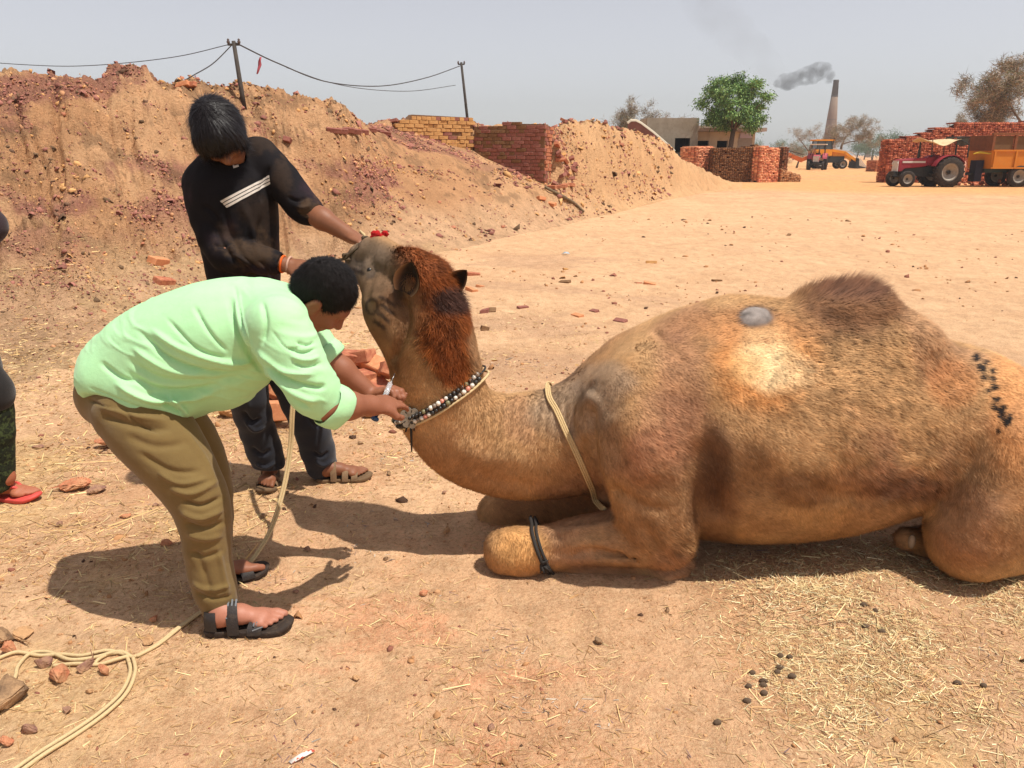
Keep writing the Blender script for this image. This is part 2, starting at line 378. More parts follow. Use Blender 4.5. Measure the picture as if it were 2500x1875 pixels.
def ground_col(x, y):
    P = np.stack([x, y], -1); d = np.hypot(x, y); n = len(x)
    c = np.tile(np.array(sc3(EARTH)), (n, 1)); c = mix(c, sc3(DUST), sst(-.1, .25, fbm(P*.9, 4, 50))*.8)
    c = mix(c, sc3(CLAY), sst(.14, .34, fbm(P*2.6, 4, 51))*.3*sst(5, 3, d))
    c = mix(c, sc3(srgb(226, 150, 112)), sst(.2, .34, fbm(P*np.array([2.2, 6])+5, 4, 57, .65))*.45*sst(3.4, 2.2, d)*sst(-1.3, -.6, x)*sst(.6, .1, x))
    c = mix(c, sc3(PURP), sst(.22, .36, fbm(P*np.array([.55, 1.1]), 4, 52))*.75*sst(4, 7, d)*sst(18, 11, d)*sst(6, 1, x))
    c = mix(c, sc3(STRAWC), sst(-.05, .3, fbm(P*1.7, 3, 53))*.6*np.maximum(sst(.5, 1.2, x)*sst(3.2, 2.4, y), sst(-.6, -1.6, x)))
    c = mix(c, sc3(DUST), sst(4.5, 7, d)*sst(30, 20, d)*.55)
    c = mix(c, sc3(ORNG), sst(33, 40, d+2.*fbm(P*.2, 2, 54))*sst(.12, .2, x/np.maximum(y, .1))*.9)
    c = mix(c, sc3(srgb(214, 150, 116)), sst(.05, .3, fbm(P*np.array([.1, .35]), 3, 56))*.5*sst(30, 36, d))
    c = c*(1+.14*sst(6, 3, d))[:, None]
    return c*(1+.3*fbm(P*11, 4, 55, .7))[:, None]
gm = mat('earth_ground', attr='Col', rough=.95, spec=.1, noise=[(1.3, sc3(srgb(190, 142, 104)), .4, .5, .7), (8, sc3(srgb(176, 128, 92)), .45, .5, .68), (22, sc3(srgb(240, 202, 162)), .4, .5, .66), (60, sc3(srgb(160, 114, 78)), .5, .46, .66), (160, sc3(srgb(238, 204, 156)), .55, .48, .64), (420, sc3(srgb(120, 84, 56)), .55, .53, .66)], bump=.9, bscale=60, bdist=.022)
x, y, f = polar(R(-66), R(66), 600, .6, 110, 470)
z = ground_h(x, y); z[np.hypot(x, y) > 100] = 0
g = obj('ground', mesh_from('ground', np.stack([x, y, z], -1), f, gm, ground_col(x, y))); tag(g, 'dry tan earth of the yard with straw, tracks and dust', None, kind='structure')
# the same plain beyond and around
xs = np.r_[np.linspace(-3000, -120, 24), np.linspace(-110, 110, 45), np.linspace(120, 3000, 24)]; XX, YY = np.meshgrid(xs, xs, indexing='ij'); i = np.arange(len(xs)**2).reshape(len(xs), -1)
ff = np.stack([i[:-1, :-1], i[1:, :-1], i[1:, 1:], i[:-1, 1:]], -1).reshape(-1, 4); x2, y2 = XX.ravel(), YY.ravel()
inside = (np.hypot(x2, y2) < 101) & (np.abs(np.arctan2(x2, y2)) < R(63))
z2 = np.where(inside, -.35, -.02); o = obj('plain', mesh_from('plain', np.stack([x2, y2, z2], -1), ff, gm, ground_col(x2, y2))); tag(o, 'flat dusty plain reaching the horizon', None, kind='structure')
# mound
mm = mat('mound_earth', attr='Col', rough=.97, spec=.08, noise=[(26, sc3(srgb(138, 98, 66)), .5, .5, .72), (75, sc3(srgb(232, 190, 140)), .5, .5, .72), (230, sc3(srgb(96, 68, 50)), .5, .56, .74)], bump=1, bscale=22, bdist=.09)
x, y, f = polar(R(-56), R(20), 680, 4.0, 62, 520)
z = mound_h(x, y); gz = ground_h(x, y); keep = (z > gz-.06)
fk = f[keep[f].any(1)]; used = np.unique(fk); re = np.full(len(x), -1); re[used] = np.arange(len(used)); V = np.stack([x, y, np.maximum(z, gz-.10)], -1)[used]; fk = re[fk]
P = V[:, :2]; P3 = V*1.0; c = np.tile(np.array(sc3(srgb(206, 154, 112))), (len(V), 1))
c = mix(c, sc3(srgb(224, 174, 130)), sst(-.1, .25, fbm(P3*.8, 4, 60)))
pa = sst(.02, .2, fbm(P3*np.array([.5, .5, 1.6])+2, 5, 61, .62))*sst(.3, .9, V[:, 2]+.6*fbm(P3*.6, 2, 69)); far = sst(24, 16, np.hypot(V[:, 0], V[:, 1]))
c = mix(c, sc3(srgb(168, 112, 98)), pa*.85*far)
c = mix(c, sc3(srgb(130, 100, 76)), sst(.2, .32, fbm(P3*np.array([1.6, 1.6, 3.4])+8, 5, 62, .75))*.6*far*sst(.2, .6, V[:, 2]))
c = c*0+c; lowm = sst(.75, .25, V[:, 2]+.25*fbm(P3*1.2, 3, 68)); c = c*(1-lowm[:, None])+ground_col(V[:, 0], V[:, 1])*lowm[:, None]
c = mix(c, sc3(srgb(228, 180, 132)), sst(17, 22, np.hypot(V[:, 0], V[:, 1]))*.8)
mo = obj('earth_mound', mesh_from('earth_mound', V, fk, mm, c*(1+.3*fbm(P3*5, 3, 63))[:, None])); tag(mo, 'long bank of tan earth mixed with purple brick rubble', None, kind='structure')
# ------------------------------------------------------------------ rubble, pebbles and straw (nobody could count them)
ICO = None
def rocks(n, pos, size, col, name, label, m, parent=None, flat=.8):
    """irregular clods: jittered octahedron-like lumps (18 triangles)"""
    base = []
    for zz, r, k, off in ((-.55, .75, 5, 0), (.25, .95, 5, .6)):
        for q in range(k): base.append((r*math.cos(off+q*2*math.pi/k), r*math.sin(off+q*2*math.pi/k), zz))
    base.append((0, 0, .8)); base = np.array(base)
    F = [(q, (q+1) % 5, 5+q) for q in range(5)] + [((q+1) % 5, 5+(q+1) % 5, 5+q) for q in range(5)] + [(5+q, 5+(q+1) % 5, 10) for q in range(5)]
    F = np.array(F); J = 1+.55*(rng.random((n, 11, 3))-.5)*2; v = base[None]*J
    an = rng.random(n)*6.28; ca, sa = np.cos(an)[:, None], np.sin(an)[:, None]
    X = v[..., 0]*ca-v[..., 1]*sa; Y = v[..., 0]*sa+v[..., 1]*ca; st = 1+.5*rng.random(n)[:, None]
    v = np.stack([X*st, Y, v[..., 2]*flat], -1); tl_ = rng.normal(0, .7, (n, 1)); t2_ = rng.normal(0, .7, (n, 1)); y_, z_ = v[..., 1]*np.cos(tl_)-v[..., 2]*np.sin(tl_), v[..., 1]*np.sin(tl_)+v[..., 2]*np.cos(tl_); x_, z_ = v[..., 0]*np.cos(t2_)-z_*np.sin(t2_), v[..., 0]*np.sin(t2_)+z_*np.cos(t2_)
    v = np.stack([x_, y_, z_], -1)*size[:, None, None]+pos[:, None, :]
    f = (F[None]+(np.arange(n)*11)[:, None, None]).reshape(-1, 3)
    o = obj(name, mesh_from(name, v.reshape(-1, 3), f, m, np.repeat(col, 11, 0), False), parent); tag(o, label, None, kind='stuff'); return o
rm = mat('rubble', attr='Col', rough=.95, spec=.1, noise=[(60, (.05, .035, .025), .35, .5, .8)], bump=.5, bscale=120, bdist=.004)
n = 26000
a = rng.uniform(-.72, .2, n); s = rng.random(n)**.8; k = np.sqrt(1+a*a); dd = np.interp(a, FT[:, 0], FT[:, 1])*k*(1-s)+np.interp(a, RG[:, 0], RG[:, 1])*k*s*1.04
th = np.arctan(a); x, y = dd*np.sin(th), dd*np.cos(th); den = fbm(np.stack([x, y, 0*x], -1)*1.2, 3, 61); dens2 = fbm(np.stack([x, y], -1)*3, 2, 66)
kp = (rng.random(n) < np.clip(.35+2.2*den+1.2*dens2, .06, 1)) & (mound_h(x, y) > .05); x, y = x[kp], y[kp]; n = len(x)
z = mound_h(x, y); size = np.clip(.0062*np.exp(rng.normal(0, .66, n))*(np.hypot(x, y)/9), .005, .085)
pick = rng.random(n)[:, None]; tint = np.where(pick < .42, np.array(sc3(srgb(160, 108, 94))), np.where(pick < .75, np.array(sc3(srgb(214, 164, 110))), np.where(pick < .9, np.array(sc3(srgb(118, 94, 72))), np.array(sc3(srgb(186, 124, 96))))))
rocks(n, np.stack([x, y, z+size*.2], -1), size, tint*rng.uniform(.75, 1.2, (n, 1)), 'rubble', 'loose clods and brick rubble on the earth bank', rm)
fi, fw = area_sample(V, fk, 42000, far[fk[:, 0]]*(.05+pa[fk[:, 0]])*np.where(np.abs(V[fk[:, 0], 0]) < V[fk[:, 0], 1]*.75, 1, 0)/np.maximum(np.hypot(V[fk[:, 0], 0], V[fk[:, 0], 1]), 6)**1.2)
B = (V[fk[fi]]*fw[..., None]).sum(1); kp = rng.random(len(B)) < np.clip(.45+2.5*fbm(B*3.5, 2, 67), 0, 1); B = B[kp]; n = len(B); dist = np.hypot(B[:, 0], B[:, 1]); size = np.clip(.0085*np.exp(rng.normal(0, .55, n))*dist/10, .005, .06)
pick = rng.random(n)[:, None]; tint = np.where(pick < .62, np.array(sc3(srgb(166, 112, 98))), np.where(pick < .84, np.array(sc3(srgb(206, 152, 112))), np.array(sc3(srgb(120, 92, 74)))))
rocks(n, B+np.array([0, 0, .004]), size, tint*rng.uniform(.75, 1.2, (n, 1)), 'brick_rubble', 'purple brown crushed brick rubble in patches on the bank', rm)
n = 9000
d = 1.35*np.exp(rng.random(n)*2.75); th = rng.uniform(R(-42), R(42), n); x, y = d*np.sin(th), d*np.cos(th)
kp = rng.random(n) < np.clip(.2+2.2*fbm(np.stack([x, y], -1)*.7, 3, 71), .03, 1); x, y, d = x[kp], y[kp], d[kp]; n = len(x); size = np.clip(.003*np.exp(rng.normal(0, .7, n))*np.maximum(d/3, .9)**.85, .002, .035)
pick = rng.random(n)[:, None]; tint = np.where(pick < .7, np.array(sc3(srgb(186, 136, 94))), np.where(pick < .86, np.array(sc3(srgb(150, 98, 80))), np.array(sc3(srgb(92, 68, 54)))))
rocks(n, np.stack([x, y, ground_h(x, y)+size*.15], -1), size, tint*rng.uniform(.8, 1.15, (n, 1)), 'pebbles', 'small pebbles and crumbs of earth on the yard', rm)
n = 15000
d = 1.3*np.exp(rng.random(n)**1.1*1.5); th = rng.uniform(R(-42), R(42), n); x, y = d*np.sin(th), d*np.cos(th); kp = rng.random(n) < np.clip(.5+1.8*fbm(np.stack([x, y], -1)*2.2, 3, 74), .08, 1); x, y, d = x[kp], y[kp], d[kp]; n = len(x); size = np.clip(.0024*np.exp(rng.normal(0, .45, n))*np.maximum(d/2.6, .8), .0015, .012)
rocks(n, np.stack([x, y, ground_h(x, y)+size*.2], -1), size, np.array(sc3(srgb(206, 156, 114)))*rng.uniform(.6, 1.15, (n, 1)), 'crumbs', 'fine crumbs of dry earth strewn over the yard', rm)
sm = mat('straw', attr='Col', rough=.8, spec=.2)
def straw(n, dens, x0, x1, y0, y1, L, colset, name, label):
    x = rng.uniform(x0, x1, n); y = y0*np.exp(rng.random(n)*math.log(y1/y0)); kp = (rng.random(n) < dens(x, y)) & (np.abs(x) < y*.82+.25); x, y = x[kp], y[kp]; n = len(x)
    z = np.maximum(ground_h(x, y), mound_h(x, y))+.0015; an = rng.random(n)*6.283; ln = L*np.exp(rng.normal(0, .5, n)); up = rng.normal(.02, .12, n)
    d = np.stack([np.cos(an)*np.cos(up), np.sin(an)*np.cos(up), np.abs(np.sin(up))], -1)*ln[:, None]
    bend = np.stack([-np.sin(an), np.cos(an), 0*an], -1)*(rng.normal(0, .12, n)*ln)[:, None]; w = np.stack([-np.sin(an), np.cos(an), .5*rng.normal(0, 1, n)], -1)*(.0008+.0014*rng.random(n)**2)[:, None]*np.clip(y/2.6, .8, 3)[:, None]
    cs = np.array(colset); c = cs[rng.integers(0, len(cs), n)]*rng.uniform(.6, 1.25, (n, 1))
    bs_ = np.stack([x, y, z], -1); v = np.stack([bs_-w, bs_+w, bs_+d+bend+w*.6, bs_+d+bend-w*.6], 1).reshape(-1, 3); f = np.arange(4*n).reshape(-1, 4); col = np.repeat(c, 4, 0); o = obj(name, mesh_from(name, v, f, sm, col, False)); tag(o, label, None, kind='stuff'); return o
SA = [sc3(srgb(226, 190, 132)), sc3(srgb(206, 166, 112)), sc3(srgb(176, 134, 88)), sc3(srgb(232, 204, 150))]; SB = [sc3(srgb(234, 212, 156)), sc3(srgb(220, 192, 140)), sc3(srgb(244, 226, 180)), sc3(srgb(216, 172, 128)), sc3(srgb(206, 164, 118)), sc3(srgb(186, 142, 100))]
pn = lambda x, y, sc, s: fbm(np.stack([x, y], -1)*sc, 3, s)
straw(110000, lambda x, y: np.clip(.3+1.6*pn(x, y, 1.6, 81)+.45*sst(-.6, -1.6, x)*sst(2.2, 3, y), .07, 1)*sst(9, 4, y), -4.5, 3.2, 1.3, 9, .022, SA, 'chaff', 'short chaff and straw strewn over the yard')
straw(140000, lambda x, y: np.clip(.32+1.6*pn(x, y, 2.6, 83), .08, 1)*sst(.45, 1.15, x+.25*pn(x, y, 1.2, 84))*sst(2.75, 2.35, y-.12*x), 0.3, 2.4, 1.25, 2.9, .021, SB, 'fodder_straw', 'pale yellow green fodder straw in front of the camel')
straw(16000, lambda x, y: np.clip(6*(pn(x, y, 3.2, 88)-.24), 0, 1), -2.5, 2.4, 1.3, 6, .016, [sc3(srgb(150, 118, 112)), sc3(srgb(120, 96, 92)), sc3(srgb(190, 176, 160))], 'dark_litter', 'greyish purple plant litter in small clumps on the ground')
straw(26000, lambda x, y: np.clip(.35+1.5*pn(x, y, 1., 86), .1, 1), -6.5, -1.0, 2.6, 8.5, .045, SA, 'long_straw', 'longer dry stalks along the foot of the bank')
# ================================================================== the camel
YM = 2.84
SQ = ((0, 1, 0), .88)
camel = thing('camel', 'brown one-humped camel lying on the ground with red mane and bead necklace', 'camel', (1.0, YM, 0))
K = Sdf(.010)
p_ = lambda px, py, r, Y=YM: (at(px, py, Y), r)
# barrel
K.chain([p_(1560, 1025, .27), p_(1640, 1022, .375), p_(1760, 1035, .435), p_(1880, 1040, .435), p_(2010, 1050, .40), p_(2140, 1044, .352), p_(2280, 1040, .295), p_(2400, 1070, .28), p_(2520, 1110, .25), p_(2600, 1140, .2)], k=.06, sq=((0, 1, 0), .9), n=16)
K.chain([p_(1690, 862, .145), p_(1780, 850, .165), p_(1930, 860, .18)], k=.08, sq=((0, 1, 0), .75))
# hump
K.ell(at(2085, 850, YM), (.27, .2, .16), k=.10); K.ell(at(2050, 765, YM), (.15, .11, .10), k=.05); K.ell(at(2112, 768, YM), (.125, .11, .10), k=.05); K.ell(at(2185, 835, YM), (.13, .14, .10), k=.08); K.ell(at(2000, 755, YM), (.085, .09, .075), k=.05)
K.ell(at(2330, 985, YM), (.2, .24, .19), k=.1)
# neck: along the ground, then up to the head
NK = [(1580, 985, .245, YM), (1480, 1042, .212, YM), (1380, 1078, .198, YM), (1290, 1090, .188, YM), (1200, 1085, .172, YM-.02), (1130, 1055, .160, YM-.04), (1085, 1000, .150, YM-.05), (1066, 930, .145, YM-.05), (1058, 850, .140, YM-.03), (1046, 770, .122, YM), (1028, 705, .108, YM+.02)]
K.chain([p_(a, b, r, Y) for a, b, r, Y in NK], k=.05, sq=((0, 1, 0), .85), n=26)
# head, nose pulled up and away
K.chain([(at(1022, 692, YM+.01), .108), (at(1000, 668, YM+.03), .088), (at(955, 648, YM+.08), .062), (at(912, 620, YM+.14), .048), (at(880, 618, YM+.18), .042)], k=.03)
K.chain([(at(1005, 835, YM-.03), .112), (at(955, 765, YM-.01), .096), (at(946, 735, YM), .092), (at(920, 700, YM+.05), .058), (at(892, 672, YM+.11), .040), (at(868, 650, YM+.17), .034)], k=.025)
K.chain([(at(900, 598, YM+.15), .030), (at(926, 596, YM+.13), .034), (at(955, 622, YM+.09), .045)], k=.02)
K.ell(at(903, 655, YM+.075), (.030, .03, .028), k=.02)                 # brow over the eye
K.ell(at(1042, 670, YM+.03), (.072, .08, .058), k=.05); K.ell(at(1008, 658, YM+.05), (.06, .07, .04), k=.04)       # poll, forehead
K.ell(at(856, 652, YM+.20), (.024, .035, .022), k=.015); K.ell(at(858, 628, YM+.20), (.028, .035, .022), k=.02)      # lips
K.ell(at(872, 606, YM+.15), (.010, .014, .008), k=.01, op='s')
K.cone(at(842, 643, YM+.14), at(885, 655, YM+.08), .006, .004, .012, None, 's')      # mouth
# near foreleg, folded
YN = 2.60
K.ell(at(1565, 1020, 2.62), (.17, .14, .22), k=.10)
K.chain([p_(1550, 1000, .145, 2.62), p_(1565, 1095, .148, YN-.03), p_(1590, 1220, .135, YN-.05), p_(1615, 1310, .115, YN-.04)], k=.05, n=8)
K.chain([p_(1620, 1300, .105, YN-.04), p_(1520, 1310, .098, YN-.02), p_(1420, 1320, .082, YN), p_(1330, 1338, .074, YN+.01), p_(1262, 1348, .083, YN+.02), p_(1235, 1352, .074, YN+.02)], k=.03, n=14)
K.chain([p_(1345, 1362, .052, YN+.02), p_(1480, 1370, .055, YN+.02), p_(1600, 1378, .062, YN+.01), p_(1655, 1385, .055, YN)], k=.03, n=8)
K.ell(at(1625, 1405, YN-.06), (.04, .035, .022), k=.015); K.ell(at(1655, 1396, YN-.045), (.035, .03, .022), k=.015)
# far foreleg
YF = 3.05
K.chain([p_(1520, 1000, .16, YF), p_(1560, 1180, .12, YF), p_(1500, 1240, .10, YF), p_(1350, 1245, .09, YF), p_(1245, 1250, .085, YF), p_(1212, 1252, .08, YF)], k=.04, n=10)
K.chain([p_(1345, 1350, .006, YN-.075), p_(1430, 1352, .010, YN-.092), p_(1540, 1350, .012, YN-.10), p_(1600, 1362, .008, YN-.10)], k=.025, n=8, op='s')
K.ell(at(1214, 1330, YN+.02), (.045, .06, .045), k=.03); K.ell(at(1290, 1388, YN-.0), (.05, .05, .03), k=.02)
# chest pad
K.ell(at(1570, 1200, YM), (.2, .2, .16), k=.06)
# near hind leg: thigh forward, stifle on the ground
K.ell(at(2460, 1120, 2.66), (.24, .15, .26), k=.06)
K.chain([p_(2470, 1100, .21, 2.64), p_(2420, 1220, .185, 2.58), p_(2375, 1300, .15, 2.55), p_(2362, 1322, .13, 2.55)], k=.03, n=8)
K.chain([p_(2375, 1330, .115, 2.56), p_(2470, 1330, .10, 2.6), p_(2600, 1320, .09, 2.64), p_(2720, 1310, .08, 2.66)], k=.04, n=8)
K.chain([p_(2720, 1320, .07, 2.68), p_(2500, 1345, .05, 2.74), p_(2320, 1335, .05, 2.74), p_(2245, 1320, .06, 2.72)], k=.02, n=10)
K.ell(at(2215, 1315, 2.70), (.05, .05, .045), k=.02)
# far hind
K.chain([p_(2470, 1080, .2, 3.04), p_(2400, 1220, .15, 3.1), p_(2600, 1270, .1, 3.1)], k=.05)
# tail root
K.chain([p_(2600, 1050, .06, YM), p_(2660, 1140, .035, YM), p_(2690, 1250, .02, YM)], k=.04)
# creases: behind the elbow, between neck and shoulder, flank fold
K.chain([p_(1740, 1010, .012, 2.42), p_(1725, 1120, .03, 2.44), p_(1735, 1250, .04, 2.47)], k=.06, op='s')
K.chain([p_(1452, 1010, .006, 2.58), p_(1440, 1080, .018, 2.56), p_(1445, 1170, .03, 2.55), p_(1480, 1245, .02, 2.54)], k=.05, op='s')
K.chain([p_(2440, 1040, .006, 2.40), p_(2350, 1140, .015, 2.38), p_(2275, 1210, .035, 2.40), p_(2235, 1265, .06, 2.44), p_(2190, 1310, .07, 2.46)], k=.03, op='s')
cv, cf = K.mesh()
cv = relax(cv, cf, 3, .5); cv[:, 2] = np.maximum(cv[:, 2], -.012)
n0 = vnorm(cv, cf); px, py = proj(cv)
# muscle and skin relief
rel = .007*fbm(cv*7, 3, 90)+.003*fbm(cv*22, 2, 91)
def gro(pts, w, a): 
    global rel
    q, t = poly_dist(px, py, spline(pts, 12)); near = n0[:, 1] < .35; rel = rel + a*np.exp(-(q/w)**2)*sst(0, .15, t)*sst(1, .8, t)*near
for i, xx in enumerate(range(1165, 1420, 22)): gro([(xx, 970+abs(1270-xx)*.08), (xx-6, 1030), (xx-14, 1090)], 5, -.005)
gro([(1590, 798), (1625, 835), (1660, 865), (1675, 900)], 9, -.010); gro([(1460, 960), (1420, 1010), (1440, 1080)], 18, .014)
gro([(1500, 1000), (1560, 1080), (1590, 1190)], 50, .018); gro([(1480, 1180), (1560, 1230), (1640, 1250)], 14, -.012); gro([(1380, 1370), (1440, 1340), (1520, 1360)], 9, -.009)
gro([(1720, 1060), (1850, 1090), (1950, 1100)], 60, .016); gro([(1960, 1180), (2040, 1210), (2150, 1200)], 22, -.012); gro([(2080, 1240), (2180, 1190), (2270, 1110)], 14, -.010); gro([(2160, 1250), (2230, 1200), (2300, 1130)], 12, -.008)
gro([(1150, 1150), (1230, 1180), (1340, 1180)], 16, -.008); gro([(1100, 1090), (1190, 1120), (1300, 1120)], 22, .010)
gro([(2260, 850), (2300, 920), (2330, 960)], 30, -.012)
gro([(982, 715), (994, 785), (975, 845), (948, 890)], 11, -.022); gro([(955, 690), (935, 720), (905, 740)], 14, .010); gro([(925, 640), (905, 690), (890, 740)], 9, -.008); gro([(1330, 1300), (1420, 1290), (1540, 1270)], 10, .008); gro([(1560, 1270), (1600, 1330), (1640, 1380)], 12, -.010); gro([(1640, 1130), (1660, 1230), (1665, 1330)], 14, .010); gro([(1215, 1300), (1260, 1310), (1300, 1330)], 12, .006)
cv = cv+n0*rel[:, None]; cn = vnorm(cv, cf); px, py = proj(cv)
# coat
def lin(*c): return np.array(srgb(*c))
def coat(v, n):
    px, py = proj(v); c = np.tile(lin(186, 143, 98), (len(v), 1)); q3 = v*1.
    c = mix(c, lin(206, 164, 118), sst(-.1, .3, fbm(q3*4, 3, 92))*.55); c = mix(c, lin(150, 108, 74), sst(.0, .3, fbm(q3*3+4, 3, 93))*.55)
    c = mix(c, lin(172, 126, 100), sst(.1, .3, fbm(q3*3.3+9, 3, 94))*.35)
    def blob(x, y, rx, ry, col, a=1., soft=.5, wob=.3):
        nonlocal c
        d = np.hypot((px-x)/rx, (py-y)/ry)+wob*fbm(q3*14, 2, 95); c = mix(c, lin(*col), a*sst(1+soft, 1-soft*.6, d))
    blob(1860, 890, 110, 100, (206, 140, 80), .8); blob(1866, 862, 52, 60, (240, 210, 158), .85, .8, .5); blob(1900, 915, 62, 34, (238, 208, 160), .75, .8, .5); blob(1820, 900, 40, 30, (226, 178, 118), .6, .8, .5); blob(1868, 832, 5, 5, (60, 50, 44), 1, .5, 0)
    blob(1840, 800, 160, 40, (184, 128, 82), .6)
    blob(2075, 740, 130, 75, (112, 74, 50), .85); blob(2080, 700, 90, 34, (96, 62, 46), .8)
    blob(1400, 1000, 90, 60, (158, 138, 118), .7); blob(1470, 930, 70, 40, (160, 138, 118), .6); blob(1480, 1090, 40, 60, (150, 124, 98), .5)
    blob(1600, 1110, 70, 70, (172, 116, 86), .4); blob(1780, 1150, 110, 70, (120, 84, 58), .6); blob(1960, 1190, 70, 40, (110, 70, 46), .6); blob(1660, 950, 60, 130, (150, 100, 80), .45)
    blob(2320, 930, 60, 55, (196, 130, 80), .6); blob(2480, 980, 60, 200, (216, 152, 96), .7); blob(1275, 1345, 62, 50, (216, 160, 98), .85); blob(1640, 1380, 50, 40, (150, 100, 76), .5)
    blob(1590, 1090, 60, 40, (186, 120, 92), .2); blob(2370, 1330, 100, 50, (166, 112, 72), .5); blob(1740, 1230, 60, 90, (96, 62, 46), .5)  # last blob paints the lower shaded hollow behind the elbow
    blob(2150, 1170, 110, 40, (150, 100, 74), .5); blob(2200, 1190, 90, 35, (110, 72, 54), .6, .5, .5); blob(1745, 1120, 35, 90, (84, 58, 44), .6)  # last blob puts the shade of the hollow behind the elbow into the coat
    # henna mane on poll and neck, dark patch, darker face
    q, t = poly_dist(px, py, [(1000, 640), (1060, 650), (1085, 740), (1075, 830), (1110, 900)]); w = np.interp(t, [0, .3, .6, 1], [45, 60, 70, 40])
    c = mix(c, lin(172, 98, 46), sst(1.25, .7, q/w+.35*fbm(q3*16, 2, 96))); c = mix(c, lin(112, 56, 30), sst(1.1, .4, q/w+.8*fbm(q3*20, 3, 97, .7))*.65)
    blob(1098, 728, 42, 30, (70, 54, 50), .85, .4, .5); blob(1000, 625, 40, 25, (150, 82, 40), .7)
    blob(920, 700, 78, 110, (104, 80, 60), .9, .5); blob(985, 760, 50, 70, (124, 92, 66), .6); blob(972, 715, 14, 30, (52, 40, 34), .8, .5); blob(904, 658, 15, 22, (34, 27, 25), .95, .4, .2); blob(905, 750, 14, 17, (132, 106, 82), .6, .2); blob(880, 622, 60, 48, (120, 100, 82), .9); blob(862, 650, 26, 20, (92, 78, 68), .8); blob(945, 850, 50, 80, (134, 96, 64), .6)
    ring = np.abs(np.hypot((px-908)/14, (py-748)/17)-1); c = mix(c, lin(52, 40, 34), sst(.40, .12, ring)*(n[:, 1] < .4)*.8)
    for a, b in (((848, 655), (868, 660)), ((868, 660), (886, 668)), ((925, 765), (950, 785)), ((915, 785), (938, 800)), ((932, 745), (960, 765)), ((930, 725), (962, 745))):
        q, t = poly_dist(px, py, [a, b]); c = mix(c, lin(50, 38, 32), sst(7, 3, q)*.85*(n[:, 1] < .4))
    for x, y, r in ((2379, 872, 10), (2388, 893, 6), (2395, 900, 9), (2421, 906, 8), (2398, 920, 8), (2420, 925, 8), (2404, 884, 6), (2408, 954, 7), (2424, 945, 8), (2430, 975, 8), (2423, 993, 9), (2444, 997, 9), (2440, 1013, 9), (2455, 1030, 11), (2436, 1052, 6), (2462, 1018, 9)):
        blob(x, y, r, r*1.05, (30, 23, 22), 1., .2, .2)
    bald = np.hypot((px-1845)/44, (py-773)/24)+.25*fbm(q3*18, 2, 98)
    return np.clip(c*(1+.3*fbm(q3*24, 3, 99, .7))[:, None], .01, .9)*.94, bald
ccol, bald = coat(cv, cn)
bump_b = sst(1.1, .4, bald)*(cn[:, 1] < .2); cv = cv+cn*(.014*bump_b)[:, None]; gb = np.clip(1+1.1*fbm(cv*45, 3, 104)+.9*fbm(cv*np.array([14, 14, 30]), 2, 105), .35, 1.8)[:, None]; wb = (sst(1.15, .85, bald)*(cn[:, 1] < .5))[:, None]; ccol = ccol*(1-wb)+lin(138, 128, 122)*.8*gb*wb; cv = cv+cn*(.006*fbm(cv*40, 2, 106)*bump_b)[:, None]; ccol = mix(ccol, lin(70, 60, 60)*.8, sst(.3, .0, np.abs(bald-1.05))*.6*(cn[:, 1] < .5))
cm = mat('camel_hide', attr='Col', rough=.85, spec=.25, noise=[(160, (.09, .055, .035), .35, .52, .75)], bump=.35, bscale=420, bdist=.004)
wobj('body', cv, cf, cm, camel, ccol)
# fur
NF = 290000
w_f = np.ones(len(cf)); ctr = cv[cf].mean(1); cpx, cpy = proj(ctr); w_f *= np.where(cpx > 2620, .15, 1); fn = cn[cf[:, 0]]; w_f *= np.where((fn[:, 1] > .55), .25, 1); w_f *= np.where(ctr[:, 2] < .02, .1, 1)
w_f *= np.where(np.hypot((cpx-1845)/46, (cpy-773)/26) < 1, .0, 1); manef = (cpx > 960) & (cpx < 1160) & (cpy > 600) & (cpy < 930); w_f *= np.where(manef, 2.0, 1)
fi, fw = area_sample(cv, cf, NF, w_f); B = (cv[cf[fi]]*fw[..., None]).sum(1); Nn = (cn[cf[fi]]*fw[..., None]).sum(1); Nn /= np.linalg.norm(Nn, axis=1, keepdims=True); fc = (ccol[cf[fi]]*fw[..., None]).sum(1); bx, by = proj(B)
D = np.zeros_like(B); D[:] = (.75, 0, -.65)                                    # lie of the coat: backwards and down
nk = sst(1460, 1300, bx); D = D*(1-nk[:, None])+np.array([.1, 0, -1.])*nk[:, None]
up = np.exp(-((bx-2080)/120)**2-((by-700)/60)**2); D = D*(1-up[:, None])+np.array([.5, 0, .55])*up[:, None]
sw = fbm(B*6, 2, 101)*2.2; sw2 = fbm(B*6+5, 2, 102)*2.2; D = D+np.stack([sw, 0*sw, sw2], -1)*.55
D = D-Nn*(D*Nn).sum(1)[:, None]; D /= np.maximum(np.linalg.norm(D, axis=1, keepdims=True), 1e-6)
L = .0105+.005*rng.random(NF); woolly = np.clip(np.exp(-((bx-2060)/260)**2-((by-900)/170)**2)+np.exp(-((bx-2230)/160)**2-((by-1160)/90)**2)+.6*np.exp(-((bx-1620)/70)**2-((by-1100)/110)**2)+np.exp(-((bx-1660)/60)**2-((by-1340)/60)**2), 0, 1)
L = L*(1+.9*woolly); hump = np.exp(-((bx-2075)/140)**2-((by-690)/42)**2); L = L*(1+1.7*hump); mane = sst(75, 40, poly_dist(bx, by, [(1000, 640), (1060, 650), (1085, 740), (1075, 830), (1110, 900)])[0]); L = L*(1+.9*mane*sst(610, 700, by)); L *= 1-.6*sst(990, 950, bx)*sst(900, 800, by)
L *= np.where((np.hypot((bx-1870)/100, (by-870)/90) < 1), .6, 1)
